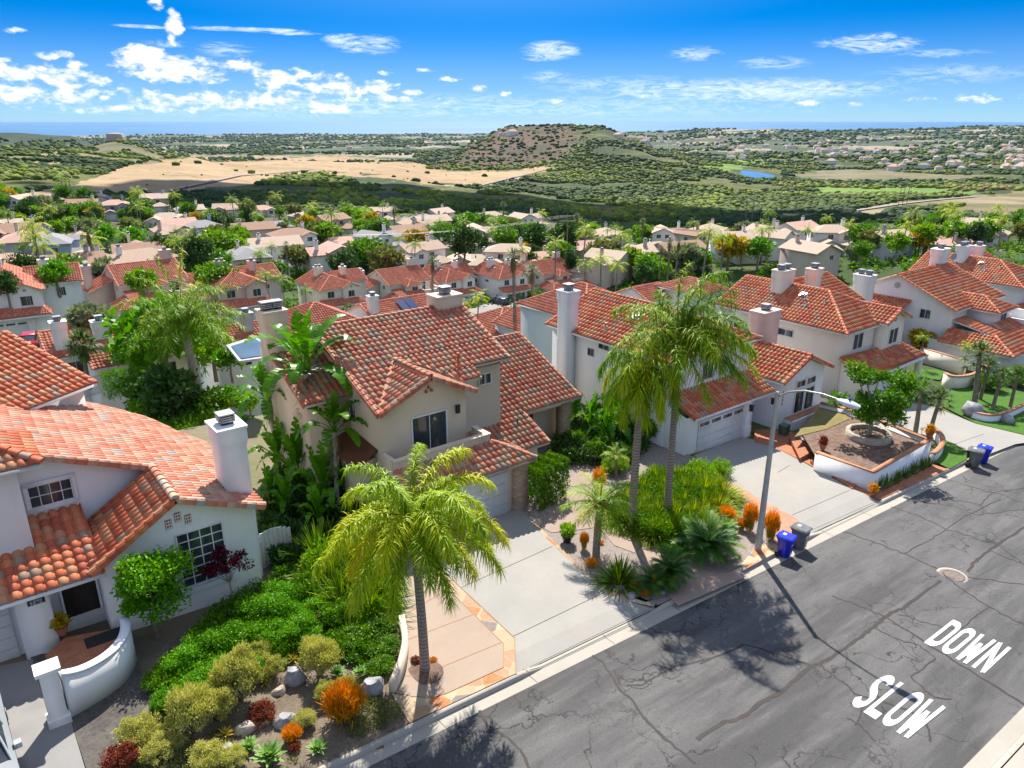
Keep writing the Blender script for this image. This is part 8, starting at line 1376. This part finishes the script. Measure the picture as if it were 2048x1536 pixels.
# lower streets
def road_px(P, w, name='lower_street', mat='concrete_old', up=.5):
    pts = []
    for a, b_ in zip(P[:-1], P[1:]):
        for k in range(8): f = k / 8; pts.append(TG(a[0] + (b_[0] - a[0]) * f, a[1] + (b_[1] - a[1]) * f, 60))
    pts.append(TG(*P[-1], 60)); mb = MB(); L_, R_ = [], []
    for i, p in enumerate(pts):
        d = pts[min(i + 1, len(pts) - 1)] - pts[max(i - 1, 0)]; nn = Vector((-d.y, d.x, 0)).normalized(); L_.append([(p.x + nn.x * w * f, p.y + nn.y * w * f) for f in (-.5, -.17, .17, .5)])
    vs_ = [(x, y, tz(x, y) + up) for r_ in L_ for x, y in r_]; mb.addf(vs_, [(4 * i + k, 4 * i + k + 1, 4 * i + 5 + k, 4 * i + 4 + k) for i in range(len(pts) - 1) for k in range(3)]); o = mb.build(name, mat); tag(o, kind='structure')
road_px([(60, 470), (150, 500), (230, 520), (300, 530)], 12); road_px([(395, 660), (520, 668), (700, 650), (860, 640), (1010, 622), (1100, 612), (1200, 600)], 9, mat='concrete_old'); road_px([(-30, 690), (60, 690), (110, 690)], 10); road_px([(440, 505), (480, 512), (540, 500)], 9); road_px([(830, 488), (880, 480), (960, 476)], 9)
road_px([(1660, 470), (1700, 462), (1780, 456)], 8); road_px([(1700, 424), (1790, 410), (1860, 402), (1950, 394)], 5, 'dirt_track', 'gravel', .6); road_px([(330, 385), (420, 365), (480, 352), (560, 346), (620, 340)], 3.5, 'dirt_track', 'gravel', .8); road_px([(960, 372), (1000, 362), (1060, 348), (1090, 340)], 4, 'dirt_track', 'gravel', .8); road_px([(330, 386), (300, 392), (280, 400)], 4, 'dirt_track', 'gravel', .8)
def yard(P, mat, name, up=.3):
    q = [TG(x, y, 60) for x, y in P]; mb = MB(); vs_ = [];
    for j in range(7):
        for i in range(7):
            u, v = i / 6, j / 6; p = (q[0] * (1 - u) + q[1] * u) * (1 - v) + (q[3] * (1 - u) + q[2] * u) * v; vs_.append((p.x, p.y, tz(p.x, p.y) + up))
    mb.addf(vs_, [(j * 7 + i, j * 7 + i + 1, j * 7 + i + 8, j * 7 + i + 7) for j in range(6) for i in range(6)]); tag(mb.build(name, mat), kind='structure')
for P in ([(662, 634), (712, 630), (724, 652), (668, 658)], [(950, 612), (1002, 606), (1016, 624), (958, 632)], [(458, 642), (515, 640), (528, 666), (462, 668)], [(802, 618), (846, 614), (858, 636), (806, 640)], [(1042, 604), (1088, 598), (1102, 614), (1050, 620)]): yard(P, 'concrete', 'driveway')
for P in ([(715, 630), (760, 626), (790, 640), (728, 650)], [(850, 616), (905, 612), (925, 632), (862, 636)], [(530, 645), (610, 640), (650, 656), (535, 668)], [(1095, 600), (1150, 592), (1180, 604), (1106, 614)]): yard(P, 'lawn', 'lawn', .36)
# parked cars below
for px, py, d, rz, m_, lb in ((62, 690, 93, 80, 'car_red', 'red car before the garage of the far left white house'), (1000, 610, 150, 100, 'car_black', 'black car in the sunlit driveway behind the tall palms'), (590, 650, 118, 95, 'car_navy', 'dark car beside the pinkish red-tiled house'), (180, 492, 0, 20, 'car_navy', 'dark car beside the blue house at the left'), (300, 506, 0, 30, 'car_white', 'white pickup on the lower street bend'), (385, 440, 0, 40, 'car_white', 'white car near the grey house below the dry field'), (690, 640, 128, 10, 'car_white', 'white car under the bare tree by the arched garage'), (195, 530, 0, 15, 'car_white', 'white van at the near end of the lower street'), (635, 500, 0, 60, 'car_navy', 'dark car beside the house beyond the lime tree')):
    p = atd(px, py, d) if d else TG(px, py, 60) + UZ * .5; car(p, R(rz), m_, lb, suv=m_ == 'car_black')
# solar panels on the roof seen above the tan ridge
# trees of the neighbourhood
NAMES = {'far_tree0': 'mid green tree', 'far_tree1': 'dark green tree', 'far_tree2': 'lime green tree', 'far_tree3': 'bright green tree', 'far_tree4': 'olive tree', 'far_tree5': 'silvery tree', 'far_tree6': 'golden-leaved tree', 'far_cypress': 'tall narrow dark tree', 'far_queen': 'golden queen palm', 'far_queen2': 'green queen palm', 'far_fan': 'fan palm'}
BASEH = {'far_tree0': 6, 'far_tree1': 7, 'far_tree2': 5.5, 'far_tree3': 6, 'far_tree4': 5, 'far_tree5': 5, 'far_tree6': 4.5, 'far_cypress': 9, 'far_queen': 9, 'far_queen2': 10.5, 'far_fan': 10.8}
tu = {}
def far_tree(k, px, by, ty=None, d=None, h=None, lb=None, rz=None):
    p = atd(px, by, d) if d else TG(px, by, 52); h = h or hgt(p, ty); s_ = h / BASEH[k]; row = 'front' if by > 545 else 'second' if by > 510 else 'third' if by > 480 else 'fourth' if by > 450 else 'back'; size = 'tall' if h > 9 else ('small' if h < 6 else 'medium'); base = '%s %s, %s row, %s' % (size, NAMES[k], row, region(px))
    tu[base] = tu.get(base, 0) + 1; return KINDS[k].place(p - UZ * .1, lb or base, None if lb else 'trees among the houses below', s_, rz if rz is not None else pr.uniform(0, 6.28))
SPEC = [('far_fan', 1030, 665, 500, 84, 'taller of the two tall fan palms above the tile roofs'), ('far_fan', 1066, 668, 530, 80, 'shorter of the two tall fan palms above the tile roofs'), ('far_fan', 866, 628, 512, 100, 'shaggy fan palm above the tan roof ridge'), ('far_queen', 1405, 560, 452, 170, 'large golden queen palm above the white house roofs'), ('far_queen', 1440, 560, 462, 175, 'second large queen palm beside the large golden one'), ('far_queen', 1200, 606, 505, 130, 'golden queen palm with orange dry fronds'), ('far_queen2', 1165, 606, 520, 125, 'green queen palm left of the golden one with dry fronds'), ('far_queen', 1230, 600, 520, 135, 'small golden queen palm right of the orange-fronded one'), ('far_tree1', 1285, 580, 525, 140, 'dark round tree right of the golden queen palms'), ('far_queen2', 615, 640, 575, 112, 'small palm in the yard of the pinkish house'), ('far_queen2', 545, 640, 540, 105, 'palm before the pinkish red-tiled house'), ('far_queen2', 575, 645, 548, 104, 'blown palm right of the pinkish house windows'), ('far_tree5', 700, 640, 605, 130, 'leafless grey tree before the arched garage'), ('far_tree6', 765, 640, 612, 128, 'golden bush by the cream balcony house'), ('far_tree3', 740, 620, 595, 145, 'green shrub between the two cream houses'), ('far_queen', 955, 665, 585, 86, 'yellow-green palm behind the tan roof corner'), ('far_queen', 935, 660, 600, 84, 'smaller yellow palm behind the tan chimney'), ('far_tree1', 20, 610, 540, 100, 'fan-leaved dark tree at the far left edge'), ('far_tree5', 190, 690, 600, 74, 'silvery shrub tree behind the left tile roof'), ('far_tree4', 160, 680, 635, 78, 'olive shrub before the far left garage'), ('far_tree2', 235, 690, 640, 74, 'yellowish shrub tree left of the feathery palm'), ('far_tree3', 465, 760, 690, 60, 'bright tree above the patio cover'), ('far_tree2', 290, 600, 530, 120, 'lime tree left of the big feathery palm'), ('far_tree1', 400, 560, 470, 150, 'big dark tree behind the big feathery palm'), ('far_tree0', 440, 620, 520, 130, 'green tree behind the crown of the feathery palm'), ('far_tree2', 660, 500, 440, None, 'vivid lime tree in the middle of the neighbourhood'), ('far_tree2', 487, 500, 458, None, 'lime tree beside the cream two-storey house'), ('far_tree1', 450, 470, 425, None, 'large clipped dark tree left of centre'), ('far_tree2', 295, 450, 412, None, 'lime tree behind the blue house'), ('far_tree0', 185, 450, 400, None, 'round green tree below the dry field'), ('far_tree1', 690, 580, 500, 170, 'large dark tree behind the cream red-tiled house'), ('far_tree0', 740, 560, 470, 180, 'big green tree right of the large dark tree'), ('far_tree4', 770, 570, 490, 170, 'olive eucalyptus above the balcony house'), ('far_queen2', 830, 560, 480, 165, 'queen palm above the white chimney'), ('far_tree1', 930, 540, 450, 180, 'dark broad tree above the white red-tiled house'), ('far_tree0', 1010, 520, 450, None, 'green tree with bare lower trunks'), ('far_tree1', 1070, 520, 445, None, 'large dark tree near the power pole'), ('far_tree1', 1130, 530, 440, None, 'dark mass of tree behind the power pole'), ('far_queen', 1110, 560, 475, 160, 'golden palm left of the golden group'), ('far_queen', 1165, 540, 450, 170, 'golden palm before the dark valley'), ('far_queen2', 1212, 500, 455, 200, 'left of the two slim palms before the dark valley'), ('far_queen2', 1230, 505, 450, 200, 'right of the two slim palms before the dark valley'), ('far_fan', 1318, 555, 492, 140, 'first of the slim fan palms before the tan houses'), ('far_fan', 1335, 560, 480, 138, 'second of the slim fan palms before the tan houses'), ('far_fan', 1350, 562, 478, 136, 'third of the slim fan palms before the tan houses'), ('far_tree3', 1290, 560, 510, 145, 'green tree left of the slim fan palms'), ('far_queen', 1650, 480, 430, None, 'queen palm above the cream house roof'), ('far_tree2', 1790, 520, 460, 130, 'broad yellow-green tree above the balcony house roof'), ('far_tree0', 1720, 530, 478, 120, 'green tree behind the tall white chimney'), ('far_queen', 1995, 500, 430, 140, 'queen palm at the far right above the orange roof'), ('far_tree3', 120, 590, 520, 115, 'bright tree behind the far left house'), ('far_tree1', 60, 600, 505, 125, 'dark pine-like tree at the far left')]
for k, px, by, ty, d, lb in SPEC: far_tree(k, px, by, ty, d, None, lb)
rt_ = random.Random(31); cnt = 0
def hit(px, py, s_): return any(abs(px - hx) < 5.5 * hp and -8.5 * hp < py - hy < -.6 * hp for hx, hy, hp in HP)
KP = ['far_tree0'] * 4 + ['far_tree1'] * 3 + ['far_tree2'] * 6 + ['far_tree3'] * 4 + ['far_tree4'] * 3 + ['far_tree5'] * 2 + ['far_tree6'] + ['far_cypress'] + ['far_queen'] * 3 + ['far_queen2'] * 4 + ['far_fan'] * 2
def band(px):                                     # upper edge of the neighbourhood in the picture
    return float(np.interp(px, [0, 200, 420, 700, 1000, 1200, 1300, 1500, 1800, 2048], [398, 402, 428, 432, 452, 478, 492, 478, 470, 455]))
def lowb(px): return float(np.interp(px, [0, 300, 600, 900, 1200, 1300, 1500, 1700, 2048], [600, 600, 560, 545, 560, 570, 540, 520, 485]))
tries = 0
while cnt < 420 and tries < 9000:
    tries += 1; px = rt_.uniform(-20, 2070); t0_, t1_ = band(px), lowb(px); f = rt_.random() ** 1.25; by = t0_ + (t1_ - t0_) * f + 8
    p = TG(px, by, 60); pp = 1450 / (p - CAM).length; k = rt_.choice(KP); h = rt_.uniform(4.5, 9.0) if 'tree' in k else rt_.uniform(7, 12)
    if k == 'far_cypress': h = rt_.uniform(6, 10)
    if any(abs(px - hx) < 6.0 * hp and hy - 1.0 < by < hy + h * pp - 1.0 * hp for hx, hy, hp in HP) and rt_.random() < .85: continue
    if any(abs(px - hx) < 4.5 * hp and -4 * hp < by - hy <= 0 for hx, hy, hp in HP): continue
    far_tree(k, px, by, None, None, h); cnt += 1
# hedge-like undergrowth between the houses
rs = np.random.RandomState(17); N = 10000; mb = MB(); xs, ys, zs_, ss = [], [], [], []
a = rs.uniform(math.radians(-35), math.radians(35), N); d = np.exp(rs.uniform(math.log(60), math.log(400), N)); x, y = d * np.cos(AXD - a), d * np.sin(AXD - a); ok = (y > 50) & (fbm(x / 14, y / 14, 3, 91) > .40); x, y = x[ok], y[ok]; z = Tz(x, y); qx, qy = pixv(x, y, z); ok = np.abs(qy - np.interp(qx, [395, 520, 700, 860, 1010, 1100, 1200], [660, 668, 650, 640, 622, 612, 600])) > 8; x, y, z = x[ok], y[ok], z[ok]; N = len(x)
for k in range(1):
    M_ = 26; c = np.repeat(np.stack([x, y, z], 1), M_, 0); sz = np.repeat(rs.uniform(.6, 2.1, N), M_); off = sph(rs, N * M_) * (rs.rand(N * M_) ** .4)[:, None]; off[:, 2] = np.abs(off[:, 2]) * .9; cards(mb, c + off * sz[:, None], off + rs.normal(size=(N * M_, 3)) * .5, sph(rs, N * M_), .55 * sz, .35 * sz, np.clip(np.repeat(rs.rand(N), M_) * .6 + rs.rand(N * M_) * .4, 0, 1))
tag(mb.build('undergrowth', 'leaf_mid'), 'garden undergrowth filling the slopes between the houses below', 'undergrowth', kind='stuff')
# bank between the back yards
for i, (x, y, z_, s_) in enumerate([(60, 46, None, 1)]): pass
# utility poles and wires
def pole(px, by, ty, lb, arms=1, d=None):
    p = atd(px, by, d) if d else TG(px, by); h = hgt(p, ty); o = empty('utility_pole', p, lb, 'utility pole'); mb = MB(); mb.tube([p - UZ, p + UZ * h], [.2, .13], 7); mb.build('pole', 'bark', o, p)
    for k in range(arms): mb = MB(); q = p + UZ * (h - .5 - k * 1.2); mb.obox(q - Vector((RX, RY, 0)) * 1.8 - UZ * .1, Vector((RX, RY, 0)) * 3.6, Vector((.15, .1, 0)), UZ * .18); mb.build('crossarm', 'bark_pale', o, p)
    return p + UZ * (h - .3)
t1 = pole(1134, 490, 428, 'near utility pole with a crossarm at the edge of the dark valley', 2, 190); t0 = atd(700, 470, 175); t2 = atd(1600, 470, 230)
P2 = []
for i, (x, by, ty) in enumerate([(1488, 470, 402), (1501, 468, 400), (1518, 466, 408), (1796, 415, 368), (1804, 414, 366), (1812, 416, 369), (1912, 391, 360), (1925, 390, 362), (1980, 385, 358), (1992, 384, 358)]): P2.append(pole(x, by, ty, ['left', 'middle', 'right', 'left', 'middle', 'right', 'left', 'right', 'left', 'right'][i] + ' pole of the ' + ['group on the near scrub slope', 'trio beside the dirt track', 'pair beyond the lime meadow', 'pair at the far right'][0 if i < 3 else 1 if i < 6 else 2 if i < 8 else 3], 1))
mb = MB()
for k in (-1.6, 0, 1.6):
    a = t1 + Vector((RX, RY, 0)) * k
    for b_ in (t0, t2):
        b2 = b_ + Vector((RX, RY, 0)) * k; mb.tube([a + (b2 - a) * f - UZ * 5 * f * (1 - f) for f in np.linspace(0, 1, 14)], .03, 4, cap=False)
tag(mb.build('power_line', 'metal_dark'), 'thin power lines hung from the near utility pole', 'power line')
# water tank on the left knoll, distant houses of the lowland
p = atd(231, 279, 1250); mb = MB(); mb.lathe((p.x, p.y, p.z - 2), [(11.5, 0), (11.5, 9.5), (6, 10.6), (.1, 11)], 40); mb.build('water_tank', 'rock_tan', None, (p.x, p.y, p.z)); tag(bpy.data.objects['water_tank'], 'round beige water tank on top of the left knoll', 'water tank')
fh = []; rf = random.Random(12)
def fhouse(p, s_, rz, wm, rm):
    mb = MB(); w_, d_, h_ = s_, s_ * .7, s_ * .42; mb.box(-w_ / 2, w_ / 2, -d_ / 2, d_ / 2, -6, h_); walls(mb, [(-w_ / 2, -d_ / 2, h_), (w_ / 2, -d_ / 2, h_), (w_ / 2, d_ / 2, h_), (-w_ / 2, d_ / 2, h_)], h_ - .1)
    r_ = MB(); a, c = (-w_ * .25, 0, h_ * 1.6), (w_ * .25, 0, h_ * 1.6); e = .56; L = [(-w_ * e, -d_ * e, h_), (w_ * e, -d_ * e, h_), (w_ * e, d_ * e, h_), (-w_ * e, d_ * e, h_)]; r_.poly([L[0], L[1], c, a]); r_.poly([L[2], L[3], a, c]); r_.poly([L[1], L[2], c]); r_.poly([L[3], L[0], a]); return mb, r_
protoF = []
for wm, rm in (('stucco_white', 'roof_sand'), ('stucco_cream', 'roof_grey'), ('stucco_white', 'roof_tan'), ('stucco_cream', 'roof_pink')):
    for s_ in (10, 16): protoF.append((fhouse(None, s_, 0, wm, rm), wm, rm, s_))
pf2 = []; nf = 0
REG = [(1430, 2048, 268, 322, 150), (1660, 2048, 300, 345, 55), (560, 880, 262, 300, 26), (1230, 1450, 258, 300, 30), (880, 1040, 262, 275, 6)]
for x0, x1, y0, y1, n in REG:
    for i in range(n):
        px = rf.uniform(x0, x1); py = y0 + (y1 - y0) * rf.random(); p = TG(px, py, 1400); (mw, mr), wm, rm, s_ = protoF[rf.randrange(8)]
        if (p - CAM).length > 7500: continue
        key = (wm, s_); o = empty('distant_house', p, None, 'house', 'distant houses of the lowland', rf.uniform(0, 3))
        zone_ = 'left of the mesa, towards the lagoon' if px < 760 else 'just left of the mesa' if px < 1040 else 'right beside the mesa' if px < 1330 else 'above the mesa foot track' if px < 1450 else 'above the pond' if px < 1560 else 'above the bare tan meadow' if px < 1680 else 'above the lime meadow' if px < 1800 else 'above the dirt track' if px < 1930 else 'near the right edge'; dep = 'nearest' if py > 318 else 'near' if py > 304 else 'middle' if py > 290 else 'farther' if py > 278 else 'farthest'; o['label'] = 'distant %s house, %s roof, %s row, %s' % ('cream' if 'cream' in wm else 'white', rm.split('_')[1], dep, zone_)
        ob = [q for q in pf2 if q[0] == (wm, rm, s_)]
        if ob: a, b2 = ob[0][1].copy(), ob[0][2].copy(); scene.collection.objects.link(a); scene.collection.objects.link(b2); a.parent = o; b2.parent = o
        else: a = mw.build('wall', wm, o); b2 = mr.build('roof', rm, o); pf2.append(((wm, rm, s_), a, b2))
# iron fence behind the left roof
P = [g(165, 800, -2.2), g(214, 782, -2.2)]; mb = MB(); d_ = P[1] - P[0]; n = 18
for i in range(n + 1): q = P[0] + d_ * (i / n); mb.box(q.x - .015, q.x + .015, q.y - .015, q.y + .015, q.z, q.z + 1.5)
for h_ in (.15, 1.4): mb.tube([P[0] + UZ * h_, P[1] + UZ * h_], .02, 4)
tag(mb.build('iron_fence', 'stucco_blue', None, tuple(P[0])), 'blue-grey iron fence behind the left roof corner', 'fence')

# satellite dishes, a chimney-side dish and rooftop bits
def dish(loc, rz, lb):
    o = empty('satellite_dish', loc, lb, 'satellite dish', None, rz); mb = MB(); mb.tube([(0, 0, -.5), (0, -.1, -.1), (0, -.25, 0)], .03, 6); mb.build('bracket', 'metal_grey', o); mb = MB(); n = 16; vs_ = [(0, -.30, 0)] + [(r_ * math.cos(a), -.30 - .5 * r_ * r_, r_ * math.sin(a)) for r_ in (.2, .38) for a in np.linspace(0, 2 * math.pi, n, endpoint=False)]
    mb.addf(vs_, [(0, 1 + i, 1 + (i + 1) % n) for i in range(n)]); mb.addf(vs_, [(1 + i, 1 + (i + 1) % n, 1 + n + (i + 1) % n, 1 + n + i) for i in range(n)]); mb.build('reflector', 'metal_light', o); mb = MB(); mb.tube([(0, -.3, -.35), (0, -.75, -.1)], .015, 5); mb.box(-.04, .04, -.82, -.74, -.12, -.02); mb.build('feed_arm', 'metal_grey', o); return o
p = atX(1512, 628, 50.5); dish(p, R(-40), 'white satellite dish on the side wall of the cream twin-cap house'); dish(atX(1903, 512, 88.5), R(-30), 'small satellite dish beside the tall chimney at the right edge')
